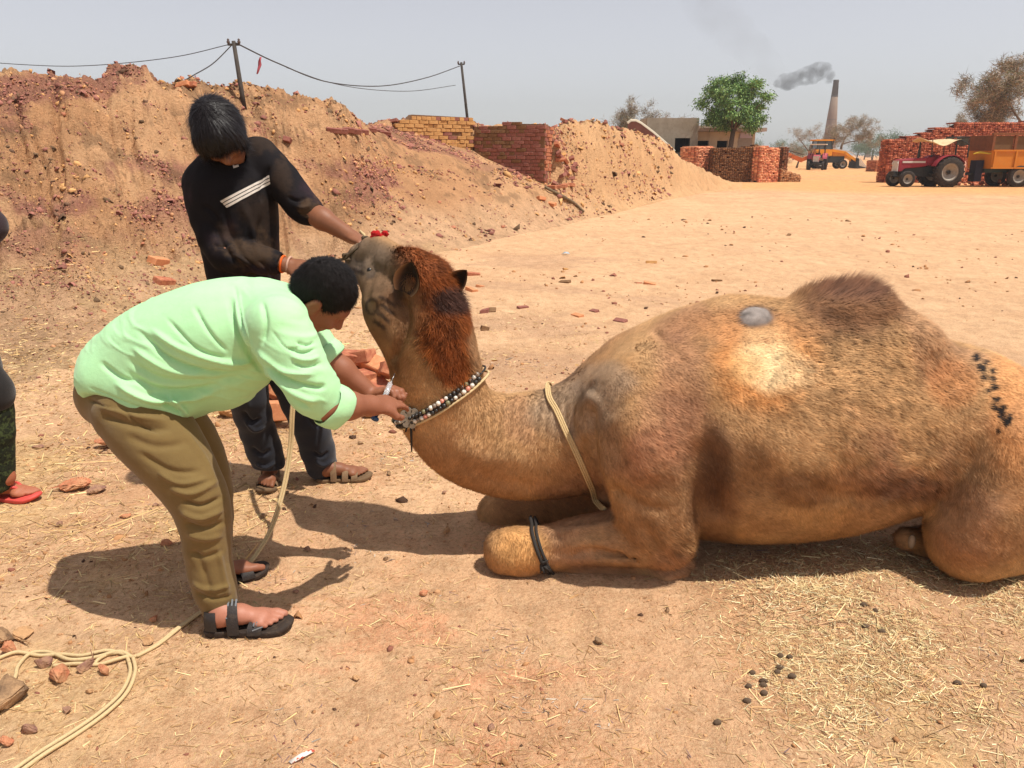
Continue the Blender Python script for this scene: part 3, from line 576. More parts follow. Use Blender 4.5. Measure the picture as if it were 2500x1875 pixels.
lift = (.28+.25*rng.random(NF)+.35*woolly+.35*mane+.7*hump)[:, None]; curl = rng.normal(0, 1, (NF, 3))*(.16+.35*woolly+.5*mane)[:, None]
d2 = (D+Nn*lift+curl*.6)*L[:, None]; d1 = (D*.55+Nn*(lift*1.1)+curl*.2)*(L*.55)[:, None]
sd_ = np.cross(D, Nn); wv = sd_*(.0012+.0007*rng.random(NF))[:, None]
clump = 1+.9*fbm(B*np.array([60, 60, 60]), 2, 103)*(.4+woolly+mane); fcol = fc*(clump*rng.uniform(.82, 1.22, NF))[:, None]
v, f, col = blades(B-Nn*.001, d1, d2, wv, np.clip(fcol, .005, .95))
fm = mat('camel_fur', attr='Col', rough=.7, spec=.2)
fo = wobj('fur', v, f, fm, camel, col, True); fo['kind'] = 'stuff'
nb = Nn*.85+d2/np.linalg.norm(d2, axis=1, keepdims=True)*.25+rng.normal(0, .12, (NF, 3)); nb /= np.linalg.norm(nb, axis=1, keepdims=True); set_normals(fo.data, np.repeat(nb, 3, 0))
# ears: cupped leaves
def ear(base, tip, face, w, name='ear'):
    a, b = np.array(base), np.array(tip); ax = b-a; ln = np.linalg.norm(ax); ax /= ln; fc_ = np.array(face, float); fc_ -= ax*fc_.dot(ax); fc_ /= np.linalg.norm(fc_); sd2 = np.cross(ax, fc_); V = []; F = []; nu, nv = 12, 10
    for sgn, th in ((1, 0), (-1, .008)):
        for i in range(nu+1):
            t = i/nu; wd = w*math.sin(math.pi*min(1, .16+.84*t)**.9)**.75 if t < 1 else .001
            for j in range(nv+1):
                s_ = -1+2*j/nv; V.append(a+ax*ln*t+sd2*wd*s_-fc_*(w*.75*(1-s_*s_)*math.sin(math.pi*min(1, t*.9+.1))+th))
    m = (nu+1)*(nv+1)
    for q in (0, 1):
        for i in range(nu):
            for j in range(nv):
                k = q*m+i*(nv+1)+j; F.append((k, k+1, k+nv+2, k+nv+1) if q == 0 else (k+nv+1, k+nv+2, k+1, k))
    V = np.array(V); inner = np.zeros(len(V)); inner[:m] = 1; s_all = np.tile(np.abs(np.linspace(-1, 1, nv+1)), 2*(nu+1))
    cc = np.tile(lin(120, 88, 64), (len(V), 1)); cc = mix(cc, lin(40, 30, 26), inner*sst(.95, .5, s_all)); cc = mix(cc, lin(150, 116, 86), inner*sst(.8, 1, s_all))
    return wobj(name, V, F, cm, camel, cc)
ear(at(984, 716, YM-.115), at(1004, 640, YM-.15), (-.25, -1, .1), .05)
ear(at(1090, 712, YM-.02), at(1138, 660, YM-.04), (-.1, -1, .2), .040)
# eye, nostril, toes
e = MB(); e.lathe([(.001, -.014), (.009, -.011), (.013, 0), (.009, .011), (.001, .014)], at(903, 660, YM+.050), 'Y', 14); eo = e.wbuild('eye', mat('camel_eye', (.012, .008, .006), rough=.35, spec=.4), camel)
nm = mat('horn', srgb(176, 152, 126), rough=.5, noise=[(50, srgb(120, 96, 76), .5, .45, .7)])
for q in ((2226, 1322, 2.655),):
    t = Sdf(.005); t.ell(at(*q), (.014, .016, .03), k=.01); v, f = t.mesh(); wobj('toenail', v, f, nm, camel)
# ------------------------------------------------------------------ things on the camel
from mathutils.bvhtree import BVHTree
camBVH = BVHTree.FromPolygons([tuple(q) for q in cv.tolist()], [tuple(q) for q in cf.tolist()])
def on_camel(px, py, off=0.):
    d = Vector(ray(px, py)); h, n, i, dist = camBVH.ray_cast(Vector((0, 0, CAMH)), d.normalized())
    return None if h is None else np.array(h)+np.array(n)*off
def snap(p, off):
    h, n, i, d = camBVH.find_nearest(Vector(p)); p = Vector(p); side = 1 if (p-h).dot(n) >= 0 else -1
    return np.array(h+n*off)
def ring_round(a, b, ctr_fn, n, off, sag=0):
    return None
ropem = mat('rope_fibre', srgb(206, 178, 130), rough=.9, noise=[(220, srgb(150, 120, 84), .6, .45, .7)], bump=.6, bscale=300, bdist=.003)
ropep = mat('pale_rope', srgb(204, 178, 134), rough=.85, noise=[(200, srgb(160, 136, 96), .5, .45, .7)], bump=.5, bscale=300, bdist=.003)
def neck_loop(p0, p1, ctr, rad, n=56, off=.006, lat=(0, 1, 0)):
    """closed loop round the neck in the plane through two outline points and the lateral axis, snapped on the hide"""
    p0, p1 = np.array(p0), np.array(p1); m = (p0+p1)/2; u = (p1-p0)/2; w = np.array(lat, float)*rad; out = []
    for i in range(n):
        t = 2*math.pi*i/n; q = m+u*math.cos(t)*1.25+w*math.sin(t)*1.25
        h = camBVH.ray_cast(Vector(q+(q-m)*.8), Vector(m-q).normalized())
        out.append(np.array(h[0])+np.array(h[1])*off if h[0] is not None else q)
    return np.array(out)
def smooth_loop(P, it=3):
    for _ in range(it): P = (np.roll(P, 1, 0)+P*2+np.roll(P, -1, 0))/4
    return P
# chest rope: three strands from the top of the neck down to behind the foreleg, and over the far side
near = [on_camel(1340+(1474-1340)*t+6*math.sin(math.pi*t), 969+(1262-969)*t, .007) for t in np.linspace(.012, 1, 22)]
near = [p for p in near if p is not None]; far_ = [near[0]+np.array([0, .12, .012]), near[0]+np.array([.02, .26, -.05]), near[0]+np.array([.06, .34, -.25])]
lp = spline(far_[::-1]+near[:-2:2]+[near[-2]+np.array([.01, .0, 0]), near[-1]+np.array([.03, .1, -.03])], 60)
cr = thing('chest_rope', 'flat tan rope slung round the base of the camel neck', 'rope', lp[30])
tang = np.gradient(lp, axis=0); tang /= np.linalg.norm(tang, axis=1, keepdims=True); sdv = np.cross(tang, np.array([0, -1., .3])); sdv /= np.linalg.norm(sdv, axis=1, keepdims=True)
for k in (-1, 0, 1): MB().tube(lp+sdv*.0072*k, .0042, 7).wbuild('strand', ropem, cr)
# bead necklace
bl = smooth_loop(neck_loop(at(995, 1012, YM-.06), at(1150, 915, YM-.05), None, .15, 120, .014), 2)
nkth = thing('bead_necklace', 'necklace of black, white and pink beads with a silver flower on the camel', 'necklace', bl[0])
MB().tube(bl, .004, 6, closed=True).wbuild('cord', mat('dark_cord', (.03, .025, .022), rough=.8), nkth)
tang = np.roll(bl, -1, 0)-np.roll(bl, 1, 0); tang /= np.linalg.norm(tang, axis=1, keepdims=True); cen = bl.mean(0); ou = bl-cen; ou /= np.linalg.norm(ou, axis=1, keepdims=True); sdv = np.cross(tang, ou); sdv *= np.sign(sdv[:, 2])[:, None]
sph = MB(); sph.lathe([(.0006, -.0075), (.0055, -.005), (.0078, 0), (.0055, .005), (.0006, .0075)], (0, 0, 0), 'Z', 10)
bc = [('bead_black', (.02, .018, .018)), ('bead_white', (.72, .68, .6)), ('bead_pink', srgb(214, 140, 120)), ('bead_olive', srgb(120, 116, 84)), ('bead_grey', srgb(130, 116, 104))]
bms = [sph.mesh('bead', mat(n_, c_, rough=.35, spec=.5, noise=[(300, (.2, .15, .1), .25, .5, .7)])) for n_, c_ in bc]
for bm_ in bms: bm_.polygons.foreach_set('use_smooth', np.ones(len(bm_.polygons), bool))
base = np.array(nkth.location); kk = 0
for i in range(0, 120, 2):
    if proj(bl[i])[0] > 1170 or bl[i][1] > YM+.05: continue
    for row in (-.009, .009):
        o = obj('bead', bms[[0, 4, 0, 1, 0, 2, 3, 1, 0, 0, 1][kk % 11]], nkth, bl[i]+sdv[i]*row+tang[i]*.004*(row > 0)-base+ou[i]*.003); o.rotation_euler = (kk, kk*2, 0); s_ = 1+.35*random.random(); o.scale = (s_,)*3; kk += 1
low = [i for i in range(120) if bl[i][1] < YM+.04]
MB().tube([bl[i]-sdv[i]*.024 for i in low], .005, 7).wbuild('pale_cord', ropep, nkth)
fl = at(1002, 1020, YM-.19); silver = mat('silver_plate', srgb(150, 148, 140), rough=.4, metal=.6, noise=[(80, srgb(90, 84, 78), .5, .45, .7)], bump=.2, bscale=90)
b = MB(); b.tube([fl+np.array([0, -.004, 0]), fl+np.array([0, .004, 0])], .02, 12)
for k in range(8):
    a = k*math.pi/4+.2; c_ = fl+np.array([math.cos(a)*.028, -.002, math.sin(a)*.028]); b.tube([c_+np.array([0, -.003, 0]), c_+np.array([0, .003, 0])], .013, 10)
b.wbuild('flower_pendant', silver, nkth, False)
b = MB()
for k, (dx, dz) in enumerate(((-.045, -.01), (-.04, -.035), (-.02, -.055), (.0, -.13), (.012, -.05))): b.tube([fl+np.array([0, .004, 0]), fl+np.array([dx*.6, .006, dz*.5]), fl+np.array([dx, .0, dz])], [.006, .005, .003], 6)
b.wbuild('tassel', mat('dark_cord', (.03, .025, .022)), nkth)
# knee cord
kp0 = at(1322, 1300, YN); b = MB()
kl = smooth_loop(neck_loop(at(1300, 1296, YN+.02), at(1345, 1395, YN+.02), None, .10, 40, .006), 2)
kc = thing('knee_cord', 'frayed black cord tied round the near front knee of the camel', 'cord', kl[0])
b.tube(kl, .007, 8, closed=True).wbuild('loop', mat('dark_cord', (.03, .025, .022)), kc)
b = MB(); b.tube(kl+np.array([.016, -.001, .0]), .006, 8, closed=True).wbuild('loop', mat('dark_cord', (.03, .025, .022)), kc)
ic = int(np.argmin(kl[:, 1])); b = MB()
for k in range(12):
    d = np.array([random.uniform(-.01, .04), -random.uniform(.004, .02), random.uniform(-.03, .03)]); b.tube([kl[ic]+np.array([0, 0, -.015]), kl[ic]+d*.6+np.array([0, 0, -.015]), kl[ic]+d+np.array([0, .004, -.02])], [.006, .005, .002], 5)
b.wbuild('knot', mat('dark_cord', (.03, .025, .022)), kc)
# red tassel on the nose
rc = at(926, 577, YM+.13); k_ = Sdf(.0028)
for q in range(26): k_.ell(rc+np.array([random.uniform(-.026, .026), random.uniform(-.014, .014), random.uniform(-.012, .012)]), random.uniform(.007, .012), None, .004)
v, f = k_.mesh(); v = v+vnorm(v, f)*(.006*fbm(v*160, 2, 3))[:, None]
o = wobj('wool_tassel', v, f, mat('red_wool', srgb(178, 24, 24), rough=.95, noise=[(120, srgb(110, 12, 16), .6, .45, .65)], bump=.8, bscale=240, bdist=.006)); tag(o, 'bright red wool tassel on the nose rope of the camel', 'tassel')
# ================================================================== people
def nz(v): v = np.array(v, float); return v/np.linalg.norm(v)
def frame(f, u):
    f = nz(f); u = np.array(u, float); u = nz(u-f*u.dot(f)); r = np.cross(f, u); return f, u, r     # forward, up, right-hand side
def head(K, c, f, u, s=1.0):
    f, u, r = frame(f, u); c = np.array(c); M = np.array([r, f, u]); q = lambda a, b, d: c+(r*a+f*b+u*d)*s
    K.ell(q(0, -.012, .03), np.array([.074, .095, .088])*s, M, .02); K.ell(q(0, .03, -.03), np.array([.062, .066, .08])*s, M, .03)
    K.ell(q(0, .048, -.088), np.array([.036, .034, .028])*s, M, .03); K.ell(q(0, .075, .022), np.array([.05, .02, .018])*s, M, .02)
    K.cone(q(0, .098, .0), q(0, .114, -.034), .008*s, .014*s, .012); K.ell(q(-.012, .1, -.038), .009*s, None, .008); K.ell(q(.012, .1, -.038), .009*s, None, .008)
    for a in (-1, 1):
        K.ell(q(a*.03, .094, .002), np.array([.016, .012, .010])*s, M, .012, 's'); K.ell(q(a*.04, .07, -.03), np.array([.024, .024, .02])*s, M, .02)
        K.ell(q(a*.080, -.014, -.012), np.array([.011, .021, .034])*s, M, .006); K.ell(q(a*.094, -.008, -.01), np.array([.008, .010, .018])*s, M, .006, 's')
        K.cone(q(a*.055, -.005, -.055), q(a*.025, .06, -.092), .02*s, .016*s, .02)
    K.ell(q(0, .09, -.064), np.array([.024, .011, .006])*s, M, .006); K.ell(q(0, .087, -.076), np.array([.021, .011, .006])*s, M, .006)
    return q, M
def hand(K, w, d, n, side, curl=(.5, .5, .55, .6), thumb=.6, spread=.08, s=1.0):
    """wrist, direction to the knuckles, normal of the back of the hand, side = direction (+1/-1) of the thumb along d x n"""
    d = nz(d); n = np.array(n, float); n = nz(n-d*n.dot(d)); l = np.cross(d, n)*side; w = np.array(w); M = np.array([d, l, n])
    K.ell(w+d*.045*s, np.array([.055, .038, .015])*s, M, .012); K.cone(w-d*.01, w+d*.03*s, .024*s, .025*s, .02, (n, .62))
    for i, (o, L) in enumerate(((.027, .074), (.009, .082), (-.009, .076), (-.026, .06))):
        b = w+d*(.082-.004*abs(i-1))*s+l*o*s; a = 0.; q = b; r = .0092*s; dd = nz(d+l*(o*spread/.03))
        for j, fr in enumerate((.45, .32, .26)):
            a += curl[i]*(1.0 if j else .7); v = dd*math.cos(a)-n*math.sin(a); e = q+v*L*fr*s; K.cone(q, e, r, r*.92, .006); q = e; r *= .92
    b = w+d*.022*s+l*.026*s-n*.004; t1 = b+(d*.6+l*.62-n*.35*thumb)*.045*s; t2 = t1+(d*.85+l*(.3-.3*thumb)-n*.4*thumb)*.034*s; t3 = t2+(d*.9-l*.2*thumb-n*.35*thumb)*.026*s
    K.cone(b, t1, .015*s, .0115*s, .012); K.cone(t1, t2, .0112*s, .0102*s, .005); K.cone(t2, t3, .0102*s, .0082*s, .005)
def foot(K, heel, d, ank, s=1.0, side=1, z0=.03):
    """bare foot on a sole of height z0; heel point on the ground, d = direction, side = +1 when the big toe is to the left of d"""
    d = nz([d[0], d[1], 0]); l = np.array([-d[1], d[0], 0])*side; h = np.array([heel[0], heel[1], z0]); q = lambda a, b, c: h+(d*a+l*b)*s+np.array([0, 0, c*s])
    K.cone(q(.035, 0, .032), q(.10, .002, .036), .033*s, .031*s, .02); K.cone(q(.10, .004, .034), q(.17, .004, .022), .032*s, .026*s, .02, ((0, 0, 1), .8)); K.cone(q(.165, .022, .02), q(.165, -.024, .018), .02*s, .018*s, .02, ((0, 0, 1), .85))
    K.cone(q(.045, 0, .05), np.array(ank), .034*s, .036*s, .03)
    for i, (o, L, r) in enumerate(((.030, .052, .0145), (.011, .05, .0105), (-.005, .044, .0098), (-.019, .036, .0092), (-.032, .028, .0088))):
        b = q(.18-.006*i, o, .017); m_ = q(.18-.006*i+L*.55, o*1.05, .016); e = q(.18-.006*i+L, o*1.06, .009); K.cone(b, m_, r*s, r*s, .008); K.cone(m_, e, r*s, r*.85*s, .003)
    return q
def hair_tuft(name, v, f, L, m, parent, n, dirf, colr, w=.0011, up=.1):
    nn = vnorm(v, f); fi, fw = area_sample(v, f, n); B = (v[f[fi]]*fw[..., None]).sum(1); N_ = (nn[f[fi]]*fw[..., None]).sum(1); N_ /= np.linalg.norm(N_, axis=1, keepdims=True)
    D = dirf(B, N_); D = D-N_*(D*N_).sum(1)[:, None]; D /= np.maximum(np.linalg.norm(D, axis=1, keepdims=True), 1e-6); D = D+rng.normal(0, .12, D.shape); ll = (L*rng.uniform(.6, 1.2, n))[:, None]
    d2 = (D+N_*up)*ll; d1 = (D*.5+N_*up*.7)*ll; v2, f2, c2 = blades(B-N_*.001, d1, d2, np.cross(D, N_)*w, np.tile(colr, (n, 1))*rng.uniform(.6, 1.6, (n, 1)))
    o = wobj(name, v2, f2, m, parent, c2, True); o['kind'] = 'stuff'; nb = N_+rng.normal(0, .1, N_.shape); nb /= np.linalg.norm(nb, axis=1, keepdims=True); set_normals(o.data, np.repeat(nb, 3, 0)); return o
hairm = mat('black_hair', attr='Col', rough=.45, spec=.28); hairB = mat('short_black_hair', attr='Col', rough=.75, spec=.2, bump=.6, bscale=260, bdist=.004)
skinN = [(14, srgb(120, 66, 44), .35, .45, .75), (90, srgb(170, 104, 74), .25, .5, .75)]
skinB = mat('skin_bent', attr='Col', rough=.55, spec=.4, noise=[(90, srgb(120, 62, 42), .25, .5, .75)], bump=.12, bscale=300, bdist=.002)
skinS = mat('skin_standing', srgb(126, 78, 52), rough=.55, spec=.4, noise=[(9, srgb(150, 100, 72), .4, .45, .7), (120, srgb(90, 54, 38), .3, .5, .75)], bump=.12, bscale=300, bdist=.002)
skinF = mat('skin_foot', srgb(164, 98, 70), rough=.6, spec=.35, noise=[(30, srgb(130, 74, 54), .4, .45, .7)], bump=.15, bscale=250, bdist=.002)
def clothes_mat(name, col, col2, rough=.85, bs=600, b=.15, nz_=None, sheen=.15): return mat(name, col, rough=rough, spec=.2, sheen=sheen, noise=[(5, col2, .5, .4, .7), (60, col2, .18, .45, .7)] + (nz_ or []), bump=b, bscale=bs, bdist=.003)
# ------------------------------------------------------------------ man in the mint shirt, bent forward
man = thing('person', 'person in mint green shirt and khaki trousers bending over to inject the camel', 'person', (-.98, 2.36, 0))
K = Sdf(.005); T = np.array
hc = at(787, 722, 2.44); hf, hu = (.55, .30, -.78), (.78, -.12, .5)
hq, HM = head(K, hc, hf, hu, 1.0)
K.chain([(at(640, 790, 2.42), .07), (at(705, 765, 2.42), .058), (at(752, 752, 2.43), .055)], .03)
# trunk and legs under the clothes
K.chain([(at(290, 920, 2.42), .1), (at(420, 872, 2.42), .115), (at(560, 835, 2.42), .12), (at(640, 800, 2.42), .1)], .04)
K.chain([(at(350, 1010, 2.34), .1), (at(500, 1235, 2.24), .06), (at(518, 1380, 2.24), .05), (at(536, 1500, 2.22), .04)], .03)
K.chain([(at(400, 1010, 2.52), .09), (at(512, 1180, 2.54), .06), (at(520, 1300, 2.52), .048), (at(508, 1412, 2.5), .038)], .03)
# near arm, far arm
E1, W1 = at(800, 990, 2.19), at(922, 990, 2.37); E2, W2 = at(792, 868, 2.58), at(912, 966, 2.60)
K.chain([(at(680, 800, 2.22), .06), (at(740, 900, 2.18), .05), (E1, .046), (E1*.6+W1*.4, .043), (W1*.85+E1*.15, .03), (W1, .027)], .02)
K.chain([(at(700, 790, 2.60), .06), (E2, .045), (E2*.65+W2*.35, .042), (W2, .028)], .02)
hand(K, W1, at(985, 972, 2.50)-W1, (-.05, -.75, .65), 1, (.25, .3, .45, .6), .8, .1, 1.0)
hand(K, W2, at(955, 948, 2.58)-W2, (0, .2, 1), -1, (.9, .9, .9, .9), .8, .05, .95)
h1 = gnd(512, 1548); d1f = gnd(706, 1536)-h1; A1 = at(540, 1478, 2.235); foot(K, h1, d1f, A1, 1.02, 1)
h2 = gnd(478, 1446); d2f = gnd(640, 1398)-h2; A2 = at(506, 1385, 2.50); foot(K, h2, d2f, A2, 1.0, -1)
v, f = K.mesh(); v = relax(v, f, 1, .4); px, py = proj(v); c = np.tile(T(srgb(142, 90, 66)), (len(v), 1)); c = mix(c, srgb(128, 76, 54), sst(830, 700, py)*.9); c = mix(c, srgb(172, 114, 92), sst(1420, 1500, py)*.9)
tips = np.zeros(len(v)); wobj('body', v, f, skinB, man, c)
# hair cap
hf_, hu_, hr_ = frame(hf, hu); Kh = Sdf(.005); M = T([hr_, hf_, hu_])
Kh.ell(hc+(-hf_*.014+hu_*.034), (.081, .099, .091), M, .01); Kh.ell(hc+(-hf_*.05-hu_*.012), (.072, .055, .07), M, .02)
Kh.ell(hc+hf_*.10-hu_*.045, (.12, .075, .085), M, .02, 's'); Kh.ell(hc-hu_*.13-hf_*.03, (.2, .13, .09), M, .02, 's')
for a in (-1, 1): Kh.ell(hc+hr_*a*.086-hu_*.022-hf_*.01, (.025, .030, .036), M, .01, 's')
v, f = Kh.mesh(); v = v+vnorm(v, f)*(.004*fbm(v*60, 2, 7))[:, None]; hcol = np.tile(T((.013, .010, .010)), (len(v), 1)); wobj('hair', v, f, hairB, man, hcol)
hair_tuft('hair_strands', v, f, .012, hairB, man, 14000, lambda B, N_: (hf_*.7-hu_*.3)+0*B+N_*0, T((.012, .010, .010)), .0008, .7)
# shirt
mint = clothes_mat('mint_cotton', srgb(172, 222, 168), srgb(156, 206, 152), bs=90, b=.35)
K = Sdf(.0048)
K.chain([(at(292, 905, 2.42), .122), (at(400, 864, 2.42), .154), (at(500, 831, 2.42), .163), (at(590, 808, 2.42), .156), (at(650, 785, 2.42), .118)], .05, ((0, 1, 0), 1.12), 9)
K.cone(at(672, 790, 2.30), at(690, 785, 2.56), .1, .085, .05); K.chain([(at(655, 760, 2.42), .085), (at(690, 752, 2.42), .072)], .03, ((0, 1, 0), 1.1))
K.chain([(at(680, 798, 2.21), .092), (at(726, 895, 2.185), .077), (at(765, 950, 2.19), .066), (at(792, 982, 2.195), .055)], .035, None, 6)
K.chain([(at(722, 790, 2.60), .085), (at(765, 840, 2.60), .068), (at(797, 876, 2.585), .058)], .03)
K.chain([(at(262, 930, 2.33), .085), (at(350, 955, 2.30), .075), (at(430, 985, 2.30), .05)], .04); K.chain([(at(262, 930, 2.5), .08), (at(360, 970, 2.54), .07), (at(470, 990, 2.54), .05)], .04)
K.chain([(at(460, 960, 2.42), .085), (at(560, 925, 2.42), .08), (at(630, 880, 2.40), .07)], .05, ((0, 1, 0), 1.3))
# neck opening, cuffs and hem are cut
K.cone(at(700, 760, 2.42), at(790, 735, 2.43), .058, .07, .012, None, 's'); K.cone(E1*.87+W1*.13, W1, .051, .058, .008, None, 's'); K.cone(E2*.93+W2*.07, W2, .048, .055, .008, None, 's')
K.chain([(at(215, 1100, 2.2), .17), (at(330, 1160, 2.2), .17), (at(470, 1190, 2.2), .172)], .012, None, 6, 's')
v, f = K.mesh(); v = relax(v, f, 3, .5)
FO = [([(330, 800), (420, 880), (540, 915), (640, 900)], 9, -.011), ([(355, 795), (450, 855), (560, 885), (640, 880)], 8, .009), ([(300, 870), (400, 930), (540, 930), (640, 915)], 10, -.010), ([(315, 845), (420, 905), (530, 912)], 8, .008),
      ([(400, 770), (480, 850), (560, 880)], 6, -.006), ([(470, 740), (510, 810), (560, 865)], 6, -.006), ([(560, 720), (575, 800), (610, 870), (650, 920)], 7, -.010), ([(575, 715), (592, 800), (630, 870)], 7, .007),
      ([(640, 730), (650, 790), (640, 850)], 7, -.007), ([(630, 870), (700, 925), (770, 945), (800, 940)], 8, -.010), ([(620, 850), (690, 905), (780, 915)], 7, .008), ([(640, 895), (720, 960), (790, 985)], 8, .008), ([(650, 915), (700, 970), (770, 1005)], 7, -.008),
      ([(700, 850), (740, 862), (775, 850)], 5, -.007), ([(705, 868), (745, 880), (785, 868)], 5, .006), ([(715, 885), (750, 897), (790, 885)], 5, -.006), ([(720, 835), (750, 843), (770, 835)], 5, -.006),
      ([(270, 930), (360, 975), (450, 975), (545, 950)], 9, .012), ([(300, 905), (380, 950), (470, 955), (560, 935)], 9, -.011), ([(240, 880), (290, 920), (340, 935)], 8, -.007), ([(395, 980), (420, 1000), (450, 1015)], 8, -.012), ([(410, 965), (440, 990), (462, 1020)], 6, .010), ([(355, 960), (400, 965), (425, 985)], 7, -.008)]
v = folds(v, f, FO); FO2 = [([(572, 690), (585, 760), (600, 820), (618, 870)], 3.2, -.004), ([(578, 690), (591, 760), (606, 820), (624, 870)], 2.6, .0025), ([(205, 940), (330, 992), (455, 1020)], 4, -.004), ([(660, 800), (700, 850), (745, 845)], 3, -.003)]; v = folds(v, f, FO2); n_ = vnorm(v, f); ua = nz([.9, 0, -.42]); ub = np.cross(ua, [0, 1, 0]); cr_ = np.stack([v@ua*5, v[:, 1]*7, v@ub*30], -1)+.8*np.stack([fbm(v*6, 2, 125)]*3, -1); v = v+n_*(.0045*np.clip(ridged(cr_, 2, 126)-.55, 0, 1)*sst(.0, .2, fbm(v*5, 2, 127)+.12))[:, None]; v = v+n_*(.003*fbm(v*9, 3, 120)+.0015*fbm(v*24, 2, 121))[:, None]; wobj('shirt', v, f, mint, man)
def cuff(c, ax, r, w, name='cuff', m=mint):
    ax = Vector(nz(ax)); a = ax.orthogonal().normalized(); b = ax.cross(a); mb = MB(); n = 26; V = []; F = []
    prof = [(-w, r*.98), (-w*.8, r*1.06), (0, r*1.10), (w*.8, r*1.07), (w, r*.99), (w*.8, r*.9)]
    for i, (t, rr) in enumerate(prof):
        for k in range(n):
            q = 2*math.pi*k/n; k2 = rr*(1+.04*math.sin(3*q+1)+.02*math.sin(7*q)); V.append(Vector(c)+ax*(t+.005*math.sin(2*q+.5))+(a*math.cos(q)+b*math.sin(q))*k2)
    for i in range(len(prof)-1):
        for k in range(n): F.append((i*n+k, i*n+(k+1) % n, (i+1)*n+(k+1) % n, (i+1)*n+k))
    mb.add(V, F).wbuild(name, m, man)
cuff(E1*.90+W1*.10, W1-at(740, 925, 2.185), .064, .030); cuff(E2*.98+W2*.02, W2-E2, .062, .026)
# collar band
cq = [at(690, 712, 2.42)+T([0, 0, .0])]; b = MB(); cc = at(706, 757, 2.425); axn = Vector(nz(at(752, 752, 2.43)-at(690, 760, 2.42))); a_ = axn.orthogonal().normalized(); b_ = axn.cross(a_); n = 30; V = []; F = []
for t, rr in ((-.02, .074), (.012, .069), (.02, .066), (.012, .062), (-.02, .064)):
    for k in range(n): q = 2*math.pi*k/n; V.append(Vector(cc)+axn*t+(a_*math.cos(q)+b_*math.sin(q))*rr)
for i in range(4):
    for k in range(n): F.append((i*n+k, i*n+(k+1) % n, (i+1)*n+(k+1) % n, (i+1)*n+k))
b.add(V, F).wbuild('collar', mint, man)
# trousers
khaki = clothes_mat('khaki_twill', srgb(116, 95, 56), srgb(98, 79, 45), bs=55, b=.45)
K = Sdf(.006)
K.chain([(at(282, 960, 2.42), .118), (at(330, 985, 2.42), .125)], .05, ((0, 1, 0), 1.1))
K.chain([(at(330, 1000, 2.34), .128), (at(408, 1098, 2.28), .110), (at(472, 1193, 2.25), .087), (at(497, 1255, 2.24), .075), (at(512, 1380, 2.235), .066), (at(536, 1478, 2.23), .059)], .03, None, 12)
K.chain([(at(380, 1000, 2.52), .125), (at(460, 1090, 2.54), .10), (at(506, 1185, 2.54), .078), (at(518, 1300, 2.52), .064), (at(508, 1408, 2.50), .055)], .03, None, 10)
K.ell(at(548, 1540, 2.2), (.12, .12, .045), k=.01, op='s'); K.ell(at(505, 1447, 2.5), (.11, .11, .04), k=.01, op='s')
v, f = K.mesh(); v = relax(v, f, 2, .5)
v = folds(v, f, [([(440, 1220), (490, 1235), (550, 1210)], 7, -.010), ([(435, 1245), (490, 1265), (552, 1240)], 7, .009), ([(445, 1275), (500, 1290), (556, 1270)], 8, -.009), ([(450, 1300), (500, 1315), (550, 1305)], 8, .006), ([(410, 1190), (470, 1205), (540, 1170)], 8, .008), ([(240, 1010), (330, 1040), (430, 1050)], 10, -.008), ([(230, 985), (320, 1015), (420, 1030)], 8, .007), ([(300, 1060), (380, 1090), (470, 1080)], 12, -.005), ([(470, 1330), (500, 1400), (520, 1470)], 10, -.005), ([(530, 1330), (545, 1400), (560, 1470)], 8, .005), ([(440, 1040), (500, 1120), (530, 1200)], 10, .005), ([(300, 1000), (345, 1040), (400, 1060)], 4, -.006), ([(215, 975), (250, 990), (290, 1000)], 3.5, -.006), ([(330, 1100), (420, 1150), (500, 1150)], 9, -.006), ([(380, 1150), (440, 1180), (520, 1165)], 7, .006), ([(455, 1345), (500, 1360), (552, 1340)], 7, -.006), ([(465, 1420), (510, 1440), (570, 1425)], 6, .006), ([(475, 1445), (520, 1462), (575, 1450)], 5, -.006)])
n_ = vnorm(v, f); v = v+n_*(.003*fbm(v*8, 3, 130)+.0016*fbm(v*22, 2, 131))[:, None]; wobj('trousers', v, f, khaki, man)
